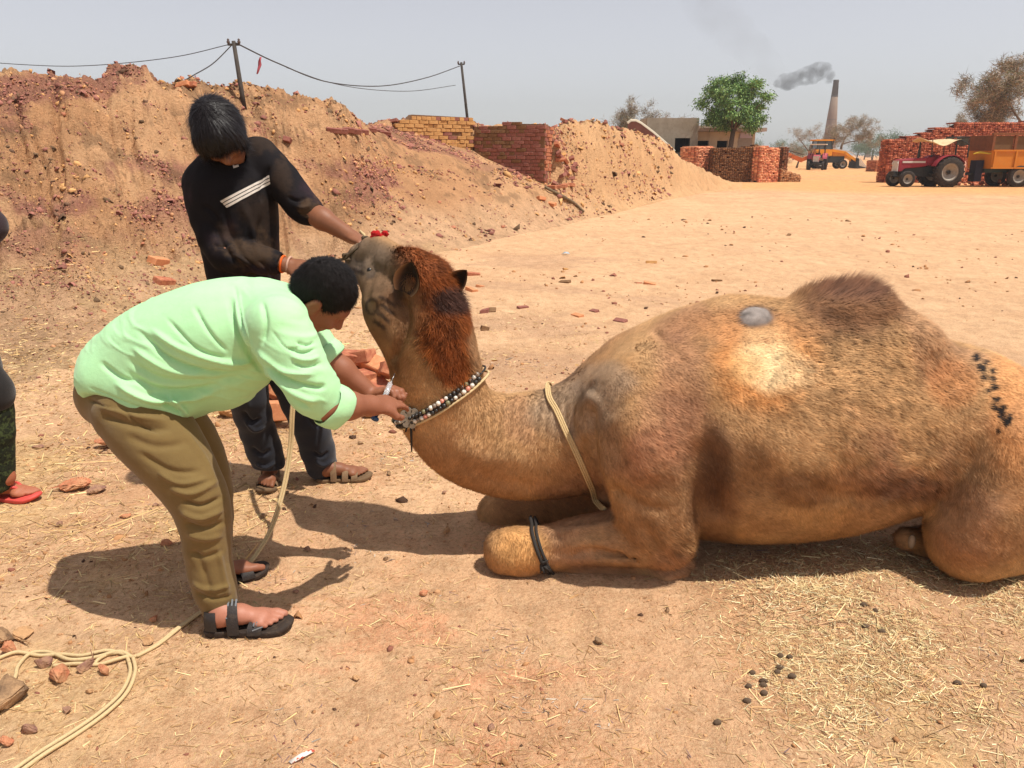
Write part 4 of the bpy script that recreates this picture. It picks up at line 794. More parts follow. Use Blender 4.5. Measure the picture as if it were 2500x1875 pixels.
# sandals
def sandal(q_heel, d, parent, m_sole, m_strap, s=1.0, side=1, straps=(), L=.285, W_=.052, name='sandal', th=.026):
    d = nz([d[0], d[1], 0]); l = T([-d[1], d[0], 0])*side; h = T([q_heel[0], q_heel[1], 0]); w0 = lambda a, b, c: h+d*a*s+l*b*s+T([0, 0, c*s])
    out = [(-.012, 0), (-.006, .022), (.02, .032), (.08, .03), (.13, .037), (.19, .050), (.225, .047), (.25, .032), (.262, .008), (.256, -.018), (.235, -.04), (.2, -.049), (.14, -.044), (.08, -.034), (.02, -.032), (-.006, -.022)]
    P2 = spline(out+[out[0]], 44)[:-1]; n = len(P2); V = []; F = []
    for (zz, g) in ((.0, .94), (.006, 1.0), (th*.75, 1.03), (th, .98), (th*.9, .85)):
        for a, b in P2: V.append(w0(.125+(a-.125)*g, b*g, zz+.012*max(0, (a-.2)/.06)**2))
    for i in range(4):
        for k in range(n): F.append((i*n+k, i*n+(k+1) % n, (i+1)*n+(k+1) % n, (i+1)*n+k))
    F += [tuple(reversed(range(n))), tuple(range(4*n, 5*n))]
    so_ = MB().add(V, F).wbuild(name, m_sole, parent)
    for (a0, a1, hh, wd, wide) in straps:
        V = []; F = []; nn_ = 18
        for sgn in (0, 1):
            for i in range(nn_+1):
                t = math.pi*i/nn_; bb = math.cos(t)*wide; cc_ = th*.7+math.sin(t)**.8*hh
                for j, o_ in enumerate((-.5, -.25, .25, .5)):
                    tk = (.004 if abs(o_) < .4 else .0025)*(1 if sgn == 0 else -.3); aa = a0+(a1-a0)*(1-math.cos(t))/2+o_*wd
                    V.append(w0(aa, bb+math.cos(t)*tk, cc_+math.sin(t)*tk))
        mm_ = (nn_+1)*4
        for sgn in (0, 1):
            for i in range(nn_):
                for j in range(3): k = sgn*mm_+i*4+j; F.append((k, k+1, k+5, k+4))
        V = T(V); o_ = T(so_.location); MB().add(V, F).wbuild('strap', m_strap, parent)
    return w0
soleB = mat('black_rubber', srgb(52, 42, 36), rough=.8, noise=[(60, srgb(110, 90, 70), .45, .5, .75)], bump=.3, bscale=150); strB = mat('black_strap', srgb(44, 38, 36), rough=.6, spec=.4, noise=[(40, srgb(96, 82, 66), .4, .5, .75)], bump=.3, bscale=200)
s1 = sandal(h1, d1f, man, soleB, strB, 1.02, 1, [(.175, .15, .036, .045, .05), (.07, .085, .088, .036, .042)])
s2 = sandal(h2, d2f, man, soleB, strB, 1.0, -1, [(.175, .15, .036, .045, .05), (.07, .085, .085, .036, .042)])
for (w0, sg) in ((s1, 1), (s2, -1)):   # heel counter
    V = []; F = []; n = 16
    for zz, g in ((.02, 1.02), (.05, 1.0), (.085, .92), (.085, .86), (.03, .94)):
        for k in range(n+1): t = math.pi*.5+math.pi*k/n; V.append(w0(.035+math.cos(t)*.047*g, math.sin(t)*.04*g, zz+.012*abs(math.sin(t))))
    for i in range(4):
        for k in range(n): F.append((i*(n+1)+k, i*(n+1)+k+1, (i+1)*(n+1)+k+1, (i+1)*(n+1)+k))
    MB().add(V, F).wbuild('heel_counter', strB, man)
tabm = mat('grey_tab', srgb(120, 124, 128), rough=.4, spec=.5); b = MB()
for k in (-1, 0, 1): b.bar(s1(.07+.012*k+.01, -.036, .075), s1(.083+.012*k, .0, .121), .005, .004)
b.wbuild('strap_tab', tabm, man, False)
b = MB()                                      # lettering-like raised marks on the toe strap
for k in range(4): b.bar(s1(.150+.008*k, -.046+.004*k, .048), s1(.152+.008*k, -.041+.004*k, .058), .004, .003)
b.bar(s1(.146, -.052, .036), s1(.178, -.046, .044), .003, .003); b.wbuild('strap_mark', tabm, man, False)
# toenails left to the skin. back pocket button
b = MB(); b.tube([at(223, 984, 2.30)+T([0, -.012, 0]), at(223, 984, 2.30)], .006, 10); b.wbuild('button', mat('dark_button', (.05, .04, .03), rough=.4), man)
# syringe
sy0, sy1 = at(915, 1024, 2.40), at(957, 928, 2.53); syd = nz(sy1-sy0); syr = thing('syringe', 'clear syringe with blue plunger held against the camel neck', 'syringe', sy0)
clear = mat('clear_plastic', (.8, .82, .84), rough=.15, spec=.5, trans=.7); blue = mat('blue_plastic', srgb(24, 70, 120), rough=.4)
Lsy = np.linalg.norm(sy1-sy0); q = lambda t: sy0+syd*Lsy*t
MB().tube([q(.45), q(.9), q(.93), q(.97)], [.009, .009, .004, .003], 14).wbuild('barrel', clear, syr); MB().tube([q(0), q(.03), q(.035), q(.5)], [.013, .013, .006, .006], 14).wbuild('plunger', blue, syr)
MB().tube([q(.97), q(1.18)], .0012, 6).wbuild('needle', mat('steel', (.6, .6, .6), rough=.3, metal=1), syr)
# ------------------------------------------------------------------ standing man in black
st = thing('person', 'standing person in dusty black long-sleeved top with white chest stripes holding the camel head', 'person', (-.98, 3.34, 0))
K = Sdf(.0053); SY = 3.36
hc = at(538, 324, 3.24); hf, hu = (.22, -.62, -.75), (-.16, -.72, .68)
head(K, hc, hf, hu, 1.04)
K.chain([(at(566, 470, 3.38), .09), (at(565, 410, 3.36), .062), (at(552, 355, 3.30), .056)], .03)
K.chain([(at(600, 690, SY+.02), .11), (at(585, 580, SY), .115), (at(570, 470, SY), .12)], .04, ((1, 0, 0), 1.2))
eL, wL = at(548, 618, 3.22), at(708, 648, 3.20); eR, wR = at(738, 505, 3.30), at(862, 580, 3.18)
K.chain([(at(480, 450, 3.38), .06), (eL, .046), (eL*.6+wL*.4, .043), (wL, .028)], .02); K.chain([(at(640, 375, 3.40), .06), (eR, .047), (eR*.6+wR*.4, .044), (wR, .028)], .02)
hand(K, wL, at(770, 655, 3.16)-wL, (.1, -.6, .8), 1, (.9, .9, 1, 1), .8, .05); hand(K, wR, at(905, 600, 3.10)-wR, (.35, -.2, .9), -1, (.75, .85, .9, .95), .8, .08)
kL, aL = at(604, 965, 3.26), at(660, 1128, 3.40); kR, aR = at(735, 980, 3.36), at(792, 1140, 3.46)
K.chain([(at(570, 760, SY+.02), .1), (kL, .065), (aL, .04)], .03); K.chain([(at(655, 760, SY+.02), .1), (kR, .065), (aR, .04)], .03)
fh1 = gnd(668, 1160)+T([0, .0, 0]); fd1 = gnd(638, 1232)-fh1; fh2 = gnd(780, 1178); fd2 = gnd(885, 1172)-fh2
foot(K, fh1, fd1, aL, .95, 1); foot(K, fh2, fd2, aR, .95, 1)
v, f = K.mesh(); v = relax(v, f, 1, .4); wobj('body', v, f, skinS, st)
hf_, hu_, hr_ = frame(hf, hu); M = T([hr_, hf_, hu_]); Kh = Sdf(.005)
Kh.ell(hc-hf_*.012+hu_*.042, (.091, .110, .098), M, .01); Kh.ell(hc-hf_*.05-hu_*.01, (.086, .075, .085), M, .03); Kh.ell(hc+hf_*.07+hu_*.045, (.082, .05, .066), M, .03)
for a in (-1, 1): Kh.ell(hc+hr_*a*.07+hu_*.0+hf_*.03, (.026, .06, .062), M, .02)
Kh.ell(hc+hf_*.105-hu_*.075, (.075, .07, .075), M, .015, 's'); Kh.ell(hc-hu_*.17-hf_*.02, (.2, .16, .09), M, .02, 's')
v, f = Kh.mesh(); tq = np.arctan2((v-hc)@hr_, (v-hc)@hf_); v = v+vnorm(v, f)*(.0022*np.sin(tq*46+6*fbm(v*9, 2, 3))+.003*fbm(v*30, 2, 8))[:, None]
wobj('hair', v, f, hairm, st, np.tile(T((.009, .007, .0075)), (len(v), 1)))
crown = hc+hu_*.14-hf_*.03
hair_tuft('hair_strands', v, f, .05, hairm, st, 9000, lambda B, N_: (B-crown)/np.maximum(np.linalg.norm(B-crown, axis=1, keepdims=True), .01), T((.011, .008, .009)), .0009)
blk = mat('black_jersey', attr='Col', rough=.85, spec=.15, noise=[(60, srgb(12, 10, 11), .35, .48, .7)], bump=.25, bscale=90, bdist=.006)
K = Sdf(.006)
K.chain([(at(600, 715, SY+.02), .125), (at(592, 640, SY), .13), (at(580, 550, SY), .142), (at(566, 470, SY), .15), (at(560, 425, SY+.01), .11)], .05, ((1, 0, 0), 1.1), 8)
K.cone(at(500, 446, 3.38), at(630, 388, 3.40), .076, .078, .05); K.cone(at(530, 430, 3.39), at(595, 395, 3.40), .085, .08, .04)
K.chain([(at(494, 452, 3.38), .076), (at(512, 535, 3.31), .068), (eL, .062), (eL*.55+wL*.45, .055), (eL*.2+wL*.8, .047)], .03, None, 9)
K.chain([(at(634, 382, 3.40), .078), (at(690, 440, 3.35), .066), (eR*.9+at(690, 440, 3.35)*.1, .062), (eR*.78+wR*.22, .050)], .03, None, 7)
K.ell(at(566, 388, 3.31), (.06, .06, .05), k=.01, op='s'); K.cone(eL*.16+wL*.84, wL, .036, .05, .006, None, 's'); K.cone(eR*.70+wR*.30, wR, .043, .06, .006, None, 's'); K.ell(at(600, 790, SY), (.3, .3, .07), k=.01, op='s')
v, f = K.mesh(); v = relax(v, f, 2, .5)
v = folds(v, f, [([(540, 470), (560, 560), (600, 640)], 10, -.008), ([(600, 500), (620, 580), (650, 660)], 9, .008), ([(520, 540), (560, 620), (640, 690)], 9, -.009), ([(640, 520), (630, 600), (660, 680)], 8, -.007), ([(660, 400), (640, 450), (640, 500)], 7, -.008), ([(560, 620), (590, 632), (620, 650)], 5, .006), ([(590, 625), (620, 650), (640, 665)], 4, -.006), ([(630, 635), (650, 655), (662, 675)], 4, -.005), ([(700, 480), (725, 490), (750, 480)], 5, -.006), ([(715, 500), (740, 508), (765, 498)], 5, .006), ([(722, 520), (745, 525), (768, 515)], 4, -.006), ([(490, 500), (520, 520), (545, 560)], 7, -.006), ([(520, 600), (545, 600), (575, 585)], 6, -.006), ([(590, 480), (600, 560), (575, 640)], 12, .006)])
n_ = vnorm(v, f); v = v+n_*(.003*fbm(v*8, 3, 140)+.002*fbm(v*20, 2, 141))[:, None]; px, py = proj(v); c = np.tile(T(srgb(22, 19, 22)), (len(v), 1)); c = mix(c, srgb(52, 36, 44), sst(.0, .3, fbm(v*5, 3, 142))*.7)
def dust(x, y, rx, ry, a, colr=(84, 64, 46)):
    global c
    c = mix(c, srgb(*colr), a*sst(1.3, .4, np.hypot((px-x)/rx, (py-y)/ry)+1.0*fbm(v*22, 4, 143, .7)))
dust(625, 615, 75, 45, .5); dust(560, 575, 40, 30, .3); dust(758, 510, 22, 34, .6); dust(640, 345, 60, 30, .22); dust(630, 520, 50, 60, .2); dust(690, 430, 25, 50, .25)
wobj('long_sleeved_top', v, f, blk, st, c)
shBVH = BVHTree.FromPolygons([tuple(q) for q in v.tolist()], [tuple(q) for q in f.tolist()])
def on_mesh(bvh, px, py, off):
    h, n, i, d = bvh.ray_cast(Vector((0, 0, CAMH)), Vector(ray(px, py)).normalized()); return None if h is None else T(h)+T(n)*off
def decal(bvh, quad, nu, nv, name, m, parent, off=.002):
    a, b, c_, d_ = [T(q, float) for q in quad]; V = []; F = []
    for i in range(nu+1):
        for j in range(nv+1):
            s_, t_ = i/nu, j/nv; q = (a*(1-s_)+b*s_)*(1-t_)+(d_*(1-s_)+c_*s_)*t_; h = on_mesh(bvh, q[0], q[1], off); V.append(h if h is not None else V[-1])
    for i in range(nu):
        for j in range(nv): k = i*(nv+1)+j; F.append((k, k+nv+1, k+nv+2, k+1))
    return MB().add(V, F).wbuild(name, m, parent)
wst = mat('white_stripe', srgb(206, 196, 186), rough=.8, noise=[(60, srgb(150, 124, 100), .5, .5, .75)])
A_, B_, C_, D_ = T((537, 488.)), T((658, 425.)), T((660, 448.)), T((552, 507.))
A_, B_, C_, D_ = T((536., 490.)), T((658., 427.)), T((661., 450.)), T((556., 508.))
for k in range(3):
    t0, t1 = k/3+.04, (k+1)/3-.05; decal(shBVH, (A_*(1-t0)+D_*t0, B_*(1-t0)+C_*t0, B_*(1-t1)+C_*t1, A_*(1-t1)+D_*t1), 26, 2, 'chest_stripe', wst, st, .003)
decal(shBVH, ((566, 398), (579, 393), (583, 408), (570, 412)), 3, 3, 'collar_patch', wst, st, .004)
# trousers
jn = clothes_mat('dark_denim', srgb(38, 40, 48), srgb(28, 29, 36), bs=700, b=.2)
K = Sdf(.006)
K.chain([(at(600, 735, SY+.02), .132), (at(604, 780, SY+.02), .135)], .05, ((1, 0, 0), 1.2))
K.chain([(at(570, 780, SY), .115), (at(590, 880, 3.26), .10), (kL, .083), (at(630, 1055, 3.34), .076), (at(656, 1128, 3.39), .075)], .03, None, 9)
K.chain([(at(655, 780, SY+.02), .115), (at(700, 880, 3.36), .10), (kR, .085), (at(765, 1060, 3.40), .076), (at(785, 1135, 3.45), .076)], .03, None, 9)
K.ell((fh1[0], 3.36, .01), (.16, .2, .085), k=.01, op='s'); K.ell(at(800, 1190, 3.45), (.14, .12, .045), k=.01, op='s')
v, f = K.mesh(); v = relax(v, f, 2, .5)
v = folds(v, f, [([(590, 1000), (615, 1030), (640, 1020)], 6, -.01), ([(595, 1020), (620, 1050), (650, 1040)], 6, .008), ([(610, 1090), (640, 1110), (665, 1095)], 6, -.008), ([(620, 1130), (650, 1140), (675, 1125)], 5, .008), ([(740, 1000), (770, 1040), (790, 1030)], 7, -.007), ([(760, 1100), (785, 1115), (805, 1100)], 5, -.008), ([(770, 1125), (790, 1135), (815, 1120)], 5, .008), ([(585, 900), (600, 960), (610, 1010)], 8, .005)])
n_ = vnorm(v, f); v = v+n_*(.003*fbm(v*8, 3, 150)+.002*fbm(v*20, 2, 151))[:, None]; wobj('trousers', v, f, jn, st)
soleS = mat('dusty_sole', srgb(112, 88, 64), rough=.9, noise=[(60, srgb(76, 58, 44), .5, .45, .7)], bump=.3, bscale=150); strS = mat('dusty_strap', srgb(128, 102, 76), rough=.85, noise=[(50, srgb(84, 66, 50), .5, .45, .7)], bump=.3, bscale=200)
sandal(fh1, fd1, st, soleS, strS, .95, 1, [(.19, .175, .036, .03, .05), (.145, .13, .05, .03, .048), (.07, .075, .085, .03, .042)])
sandal(fh2, fd2, st, soleS, strS, .95, 1, [(.19, .175, .036, .03, .05), (.145, .13, .05, .03, .048), (.07, .075, .085, .03, .042)])
for dx, c_ in ((0, srgb(224, 96, 30)), (.028, srgb(190, 150, 130))):
    ax = nz(wL-eL); c0 = wL-ax*(.03-dx); n = 18; a = Vector(ax).orthogonal().normalized(); b_ = Vector(ax).cross(a)
    MB().tube([Vector(c0)+(a*math.cos(2*math.pi*k/n)+b_*math.sin(2*math.pi*k/n))*.034 for k in range(n)], .0048, 6, closed=True).wbuild('wrist_thread', mat('thread_%d' % int(dx*1000), c_, rough=.8), st)
# ------------------------------------------------------------------ the third person, at the edge of the picture
th = thing('person', 'person in dark green patterned trousers and red flip-flop at the yard edge', 'person', (-2.33, 3.22, 0))
K = Sdf(.008)
hp = gnd(-40, 1215); fdd = gnd(118, 1222)-hp; ank = at(10, 1165, 3.2)
K.chain([(at(-92, 820, 3.22), .08), (at(-40, 990, 3.2), .06), (ank, .042)], .03); foot(K, hp+nz([fdd[0], fdd[1], 0])*.02, fdd, ank, .98, 1, .022)
hp2 = hp+T([-.42, .28, 0]); ank2 = hp2+T([.05, 0, .12]); K.chain([(at(-122, 820, 3.5), .08), (at(-90, 990, 3.5), .06), (ank2, .042)], .03); foot(K, hp2, fdd, ank2, .98, -1, .022)
K.chain([(at(-112, 860, 3.34), .13), (at(-122, 700, 3.36), .14), (at(-137, 560, 3.36), .15), (at(-142, 470, 3.36), .1), (at(-142, 430, 3.36), .06)], .04, ((0, 1, 0), 1.2))
hc3 = at(-137, 360, 3.34); head(K, hc3, (1, -.1, -.2), (.15, 0, 1), 1.0); K.cone(hc3-T([0, 0, .06]), at(-142, 470, 3.36), .055, .06, .03)
eT, wT = at(-24, 550, 3.14), at(-90, 660, 3.05); K.chain([(at(-122, 470, 3.18), .06), (eT, .045), (wT, .028)], .02); hand(K, wT, (-.5, .1, -.4), (0, -1, 0), 1, (.6, .6, .6, .6), .6)
K.chain([(at(-132, 470, 3.54), .06), (at(-122, 580, 3.56), .045), (at(-132, 680, 3.5), .028)], .02); hand(K, at(-132, 680, 3.5), (-.3, 0, -.8), (0, 1, 0), -1)
v, f = K.mesh(); wobj('body', v, f, skinF, th)
Kh = Sdf(.007); Kh.ell(hc3+T([-.015, 0, .035]), (.1, .082, .095), k=.01); Kh.ell(hc3+T([.1, 0, -.04]), (.08, .12, .09), k=.02, op='s'); v, f = Kh.mesh(); wobj('hair', v, f, hairm, th, np.tile(T((.012, .01, .01)), (len(v), 1)))
K = Sdf(.007); K.chain([(at(-143, 790, 3.35), .15), (at(-122, 690, 3.36), .155), (at(-134, 560, 3.36), .165), (at(-140, 480, 3.36), .11)], .05, ((0, 1, 0), 1.2)); K.chain([(at(-124, 470, 3.18), .08), (eT+T([-.012, 0, 0]), .066), (wT*.6+eT*.4, .05)], .03); K.chain([(at(-132, 470, 3.54), .08), (at(-122, 580, 3.56), .06)], .03)
v, f = K.mesh(); n_ = vnorm(v, f); v = v+n_*(.006*fbm(v*9, 3, 160))[:, None]; wobj('shirt', v, f, clothes_mat('plum_shirt', srgb(44, 30, 36), srgb(58, 42, 46), b=.3), th)
K = Sdf(.007); K.chain([(at(-143, 830, 3.34), .16), (at(-138, 880, 3.34), .16)], .04, ((0, 1, 0), 1.15)); K.chain([(at(-78, 900, 3.24), .115), (at(-34, 1000, 3.2), .10), (at(-22, 1100, 3.2), .085), (at(-16, 1178, 3.2), .08)], .03, None, 7); K.chain([(at(-131, 900, 3.44), .115), (at(-110, 1000, 3.5), .09), (hp2+T([.05, 0, .12]), .08)], .03)
K.ell(gnd(5, 1216)+T([0, 0, .01]), (.17, .13, .06), k=.01, op='s')
v, f = K.mesh(); n_ = vnorm(v, f); v = v+n_*(.005*fbm(v*11, 3, 161))[:, None]
wobj('trousers', v, f, mat('green_print', srgb(30, 38, 24), rough=.85, noise=[(36, srgb(66, 78, 44), .9, .5, .56), (70, srgb(12, 14, 10), .8, .52, .6)], bump=.2, bscale=400, bdist=.003), th)
K = Sdf(.007); K.chain([(at(-140, 800, 3.34), .17), (at(-104, 905, 3.33), .165)], .03, ((0, 1, 0), 1.12)); K.cone(at(-76, 905, 3.2), at(-38, 960, 3.19), .11, .115, .03); K.ell(at(-50, 1040, 3.2), (.25, .3, .10), k=.01, op='s'); v, f = K.mesh(); wobj('dark_wrap', v, f, clothes_mat('dark_wrap', srgb(26, 24, 24), srgb(40, 34, 30), b=.3), th)
fr = mat('red_rubber', srgb(206, 78, 70), rough=.6, noise=[(30, srgb(170, 60, 54), .5, .45, .7)])
w3 = sandal(hp, fdd, th, fr, fr, 1.05, 1, [], name='flip_flop', th=.02); mb = MB()
for sgn in (1, -1): mb.tube(spline([w3(.195, .006, .028), w3(.16, .02*sgn, .066), w3(.11, .042*sgn, .05), w3(.08, .044*sgn, .018)], 12), .007, 8)
mb.wbuild('toe_strap', fr, th); sandal(hp2, fdd, th, fr, fr, 1.05, -1, [], name='flip_flop', th=.02)
# ================================================================== ropes
def gp(px, py, r=.006): q = gnd(px, py); q[2] = terr(q[0], q[1])+r; q2 = gnd(px, py, q[2]); q2[2] = q[2]; return q2
rope = thing('lead_rope', 'pale lead rope hanging from the standing person and doubled along the ground', 'rope', gp(505, 1500))
hang = [at(748, 668, 3.10), at(735, 800, 3.0), at(712, 990, 2.92), at(706, 1090, 2.90), at(690, 1190, 2.84), at(655, 1300, 2.74), gp(600, 1385), gp(560, 1430), gp(510, 1478), gp(440, 1528), gp(380, 1575), gp(325, 1605)]
P = spline(hang, 70); MB().tube(P, .0054, 8).wbuild('strand', ropep, rope); MB().tube(P+np.array([.0095, .004, .001]), .0054, 8).wbuild('strand', ropep, rope)
for pts in ([(325, 1605), (330, 1640), (310, 1690), (260, 1740), (190, 1790), (110, 1840), (40, 1890)], [(310, 1600), (318, 1640), (296, 1690), (245, 1738), (178, 1785), (98, 1835), (25, 1885)],
            [(325, 1605), (290, 1590), (230, 1605), (170, 1610), (120, 1592), (75, 1595), (45, 1625), (38, 1650), (25, 1670), (-10, 1695)], [(318, 1600), (290, 1608), (240, 1622), (190, 1620), (130, 1625)], [(310, 1598), (260, 1588), (200, 1600), (150, 1597), (95, 1600), (40, 1592), (-15, 1612)], [(230, 1625), (240, 1610), (265, 1597), (300, 1592)]):
    P = spline([gp(a, b, .007+.004*(i % 2)) for i, (a, b) in enumerate(pts)], 10*len(pts)); MB().tube(P, .0058, 8).wbuild('strand', ropep, rope)
nr = thing('nose_rope', 'thin dark rope threaded from the camel nose to the standing person', 'rope', at(880, 600, 3.05))
P = spline([at(760, 655, 3.12), at(800, 640, 3.03), at(840, 632, 2.99), at(848, 625, 2.985), at(870, 606, 2.985), at(886, 590, 3.04), at(905, 582, 3.08)], 40); MB().tube(P, .0055, 8).wbuild('cord', mat('dark_rope', srgb(92, 76, 58), rough=.9, bump=.6, bscale=300, bdist=.003, noise=[(150, srgb(50, 40, 32), .6, .45, .7)]), nr)
for (a, b_, Y) in ((846, 628, 2.985), (893, 586, 3.035)):
    k = MB(); c = at(a, b_, Y)
    for j in range(3): k.tube([c+np.array([.012*math.cos(t+j), .006*math.sin(2*t+j), .012*math.sin(t)]) for t in np.linspace(0, 6, 12)], .005, 6)
    k.wbuild('knot', MATS['dark_rope'], nr)
b = MB(); b.tube([at(895, 585, 3.04), at(888, 572, 3.05), at(878, 562, 3.06)], [.005, .006, .003], 6); b.wbuild('rope_end', ropep, nr)
# ================================================================== bricks, walls, stacks
def XZ(px, Y): return float(at(px, 400, Y)[0])
BR = srgb(178, 92, 62)
brickm = mat('fired_brick', srgb(168, 102, 78), rough=.92, spec=.1, noise=[(18, srgb(204, 146, 108), .7, .42, .66), (45, srgb(120, 62, 46), .5, .5, .72)], bump=.5, bscale=90, bdist=.006)
brickp = mat('purple_brick', srgb(138, 88, 78), rough=.95, spec=.08, noise=[(16, srgb(168, 116, 98), .6, .42, .66), (40, srgb(96, 62, 54), .5, .5, .72)], bump=.5, bscale=90, bdist=.006)
brickt = mat('mud_brick', srgb(190, 142, 90), rough=.96, spec=.08, noise=[(14, srgb(214, 168, 112), .6, .42, .66), (40, srgb(148, 104, 66), .5, .5, .72)], bump=.6, bscale=80, bdist=.008)
bricko = mat('orange_brick', srgb(202, 138, 98), rough=.92, spec=.1, noise=[(12, srgb(184, 112, 78), .7, .42, .66), (40, srgb(230, 170, 124), .5, .5, .7)], bump=.4, bscale=90, bdist=.005)
brickd = mat('dark_brick', srgb(120, 90, 64), rough=.95, spec=.08, noise=[(16, srgb(150, 116, 84), .6, .42, .66), (40, srgb(86, 62, 46), .5, .5, .72)], bump=.5, bscale=90, bdist=.006)
def brick_mesh(name, m, L=.23, W_=.11, H_=.075, jit=.006, seed=0):
    r = random.Random(seed); b = MB(); b.box((0, 0, H_/2), (L, W_, H_)); b.v = [tuple(c+r.uniform(-jit, jit) for c in q) for q in b.v]; me = b.mesh(name, m); return me
import bmesh
def round_mesh(me, w=.006):
    bm = bmesh.new(); bm.from_mesh(me); bmesh.ops.bevel(bm, geom=bm.edges[:], offset=w, segments=1, affect='EDGES'); bm.to_mesh(me); bm.free(); return me
BM = {}
for nm_, m_ in (('fired', brickm), ('purple', brickp), ('mud', brickt), ('orange', bricko), ('dark', brickd)): BM[nm_] = [round_mesh(brick_mesh('brick', m_, jit=.005, seed=k+hash(nm_[0]) % 7)) for k in range(4)]
HM_ = {nm_: [round_mesh(brick_mesh('brick', m_, L=.115, jit=.004, seed=k+20)) for k in range(3)] for nm_, m_ in (('purple', brickp), ('mud', brickt), ('dark', brickd), ('fired', brickm))}
def brick_wall(name, label, P0, P1, z0f, z1f, kinds, depth=.23, core=None):
    """courses of single bricks between two ground points; z0f/z1f: foot and top along the wall; each brick is a part"""
    P0, P1 = Vector((*P0, 0)), Vector((*P1, 0)); d = P1-P0; Ln = d.length; d.normalize(); rz = math.atan2(d.y, d.x); nrm = Vector((d.y, -d.x, 0))
    root = thing(name, label, 'wall', (P0.x, P0.y, 0), rz); ch = .085; top = max(z1f(t) for t in np.linspace(0, 1, 20)); z = min(z0f(t) for t in np.linspace(0, 1, 20)); row = 0; cnt = 0
    b = MB(); N = 24
    ts = np.linspace(0, 1, N)                       # mortar core a little behind the faces
    V = []; F = []
    for t in ts:
        for yy in (.02, depth): V += [(t*Ln, yy, z0f(t)-.25), (t*Ln, yy, z1f(t)-.03)]
    for i in range(N-1):
        a = i*4; c = a+4; F += [(a, c, c+1, a+1), (a+2, a+3, c+3, c+2), (a+1, c+1, c+3, a+3)]
    F += [(0, 1, 3, 2), tuple((N-1)*4+q for q in (0, 2, 3, 1))]
    b.add(V, F).build('mortar_core', mat('mud_mortar', srgb(120, 88, 62), rough=.97, bump=.6, bscale=60, bdist=.01), root)
    while z < top:
        hd = (row % 3 == 2); step = .122 if hd else .243; x = -.12*(row % 2) if not hd else -.06
        while x < Ln:
            w = (.115 if hd else .23); xc = x+w/2; t = min(1, max(0, xc/Ln))
            if random.random() > .02 and z0f(t)-.09 < z and z+.06 < z1f(t) and xc > .02 and xc < Ln-.02:
                kd = kinds(t, z); me = random.choice((HM_ if hd else BM)[kd if kd in HM_ or not hd else 'fired'])
                o = obj('brick', me, root, (xc, .055+random.uniform(-.016, .016), z)); o.rotation_euler = (random.uniform(-.02, .02), random.uniform(-.015, .015), random.uniform(-.03, .03)); cnt += 1
            x += step
        z += ch; row += 1
    return root, cnt
xA0, xA1, xB1 = XZ(968, 18.6), XZ(1156, 19.6), XZ(1328, 19.0)
zt = lambda px, py, Y: float(at(px, py, Y)[2])
fA = lambda t: np.interp(t, [0, .3, .6, 1], [zt(968, 318, 18.6), zt(1020, 332, 18.9), zt(1080, 350, 19.2), zt(1156, 368, 19.6)])
tA = lambda t: np.interp(t, [0, .2, .21, 1], [zt(968, 300, 18.6), zt(1000, 285, 18.8), zt(1004, 276, 18.8), zt(1156, 284, 19.6)])
fB = lambda t: np.interp(t, [0, .15, .5, 1], [zt(1156, 372, 19.6), zt(1180, 385, 19.5), zt(1240, 411, 19.3), zt(1328, 452, 19.0)])
tB = lambda t: np.interp(t, [0, .4, .42, 1], [zt(1156, 306, 19.6), zt(1222, 308, 19.3), zt(1226, 298, 19.3), zt(1328, 300, 19.0)])
wA, nA = brick_wall('mud_brick_wall', 'low sunlit mud brick wall set in the top of the earth bank', (xA0, 18.6), (xA1, 19.6), fA, tA, lambda t, z: 'mud' if random.random() < .92 else 'purple')
wB, nB = brick_wall('brick_wall', 'taller purple brown brick wall ending in a broken corner on the bank', (xA1+.02, 19.58), (xB1, 18.95), fB, tB, lambda t, z: ('purple' if random.random() < .3+.6*t else 'dark'))
fC = lambda t: fB(1)-.02; tC = lambda t: np.interp(t, [0, .5, 1], [tB(1)+.0, tB(1)-.05, tB(1)-.3])
wC, nC = brick_wall('brick_wall_return', 'short return of the purple brick wall with sunlight painted in as redder brick', (xB1+.03, 18.97), (xB1+.42, 20.0), fC, tC, lambda t, z: random.choice(['fired', 'purple', 'fired']))  # redder bricks carry the sunlight on this end of the wall
print('wall bricks', nA, nB, nC)
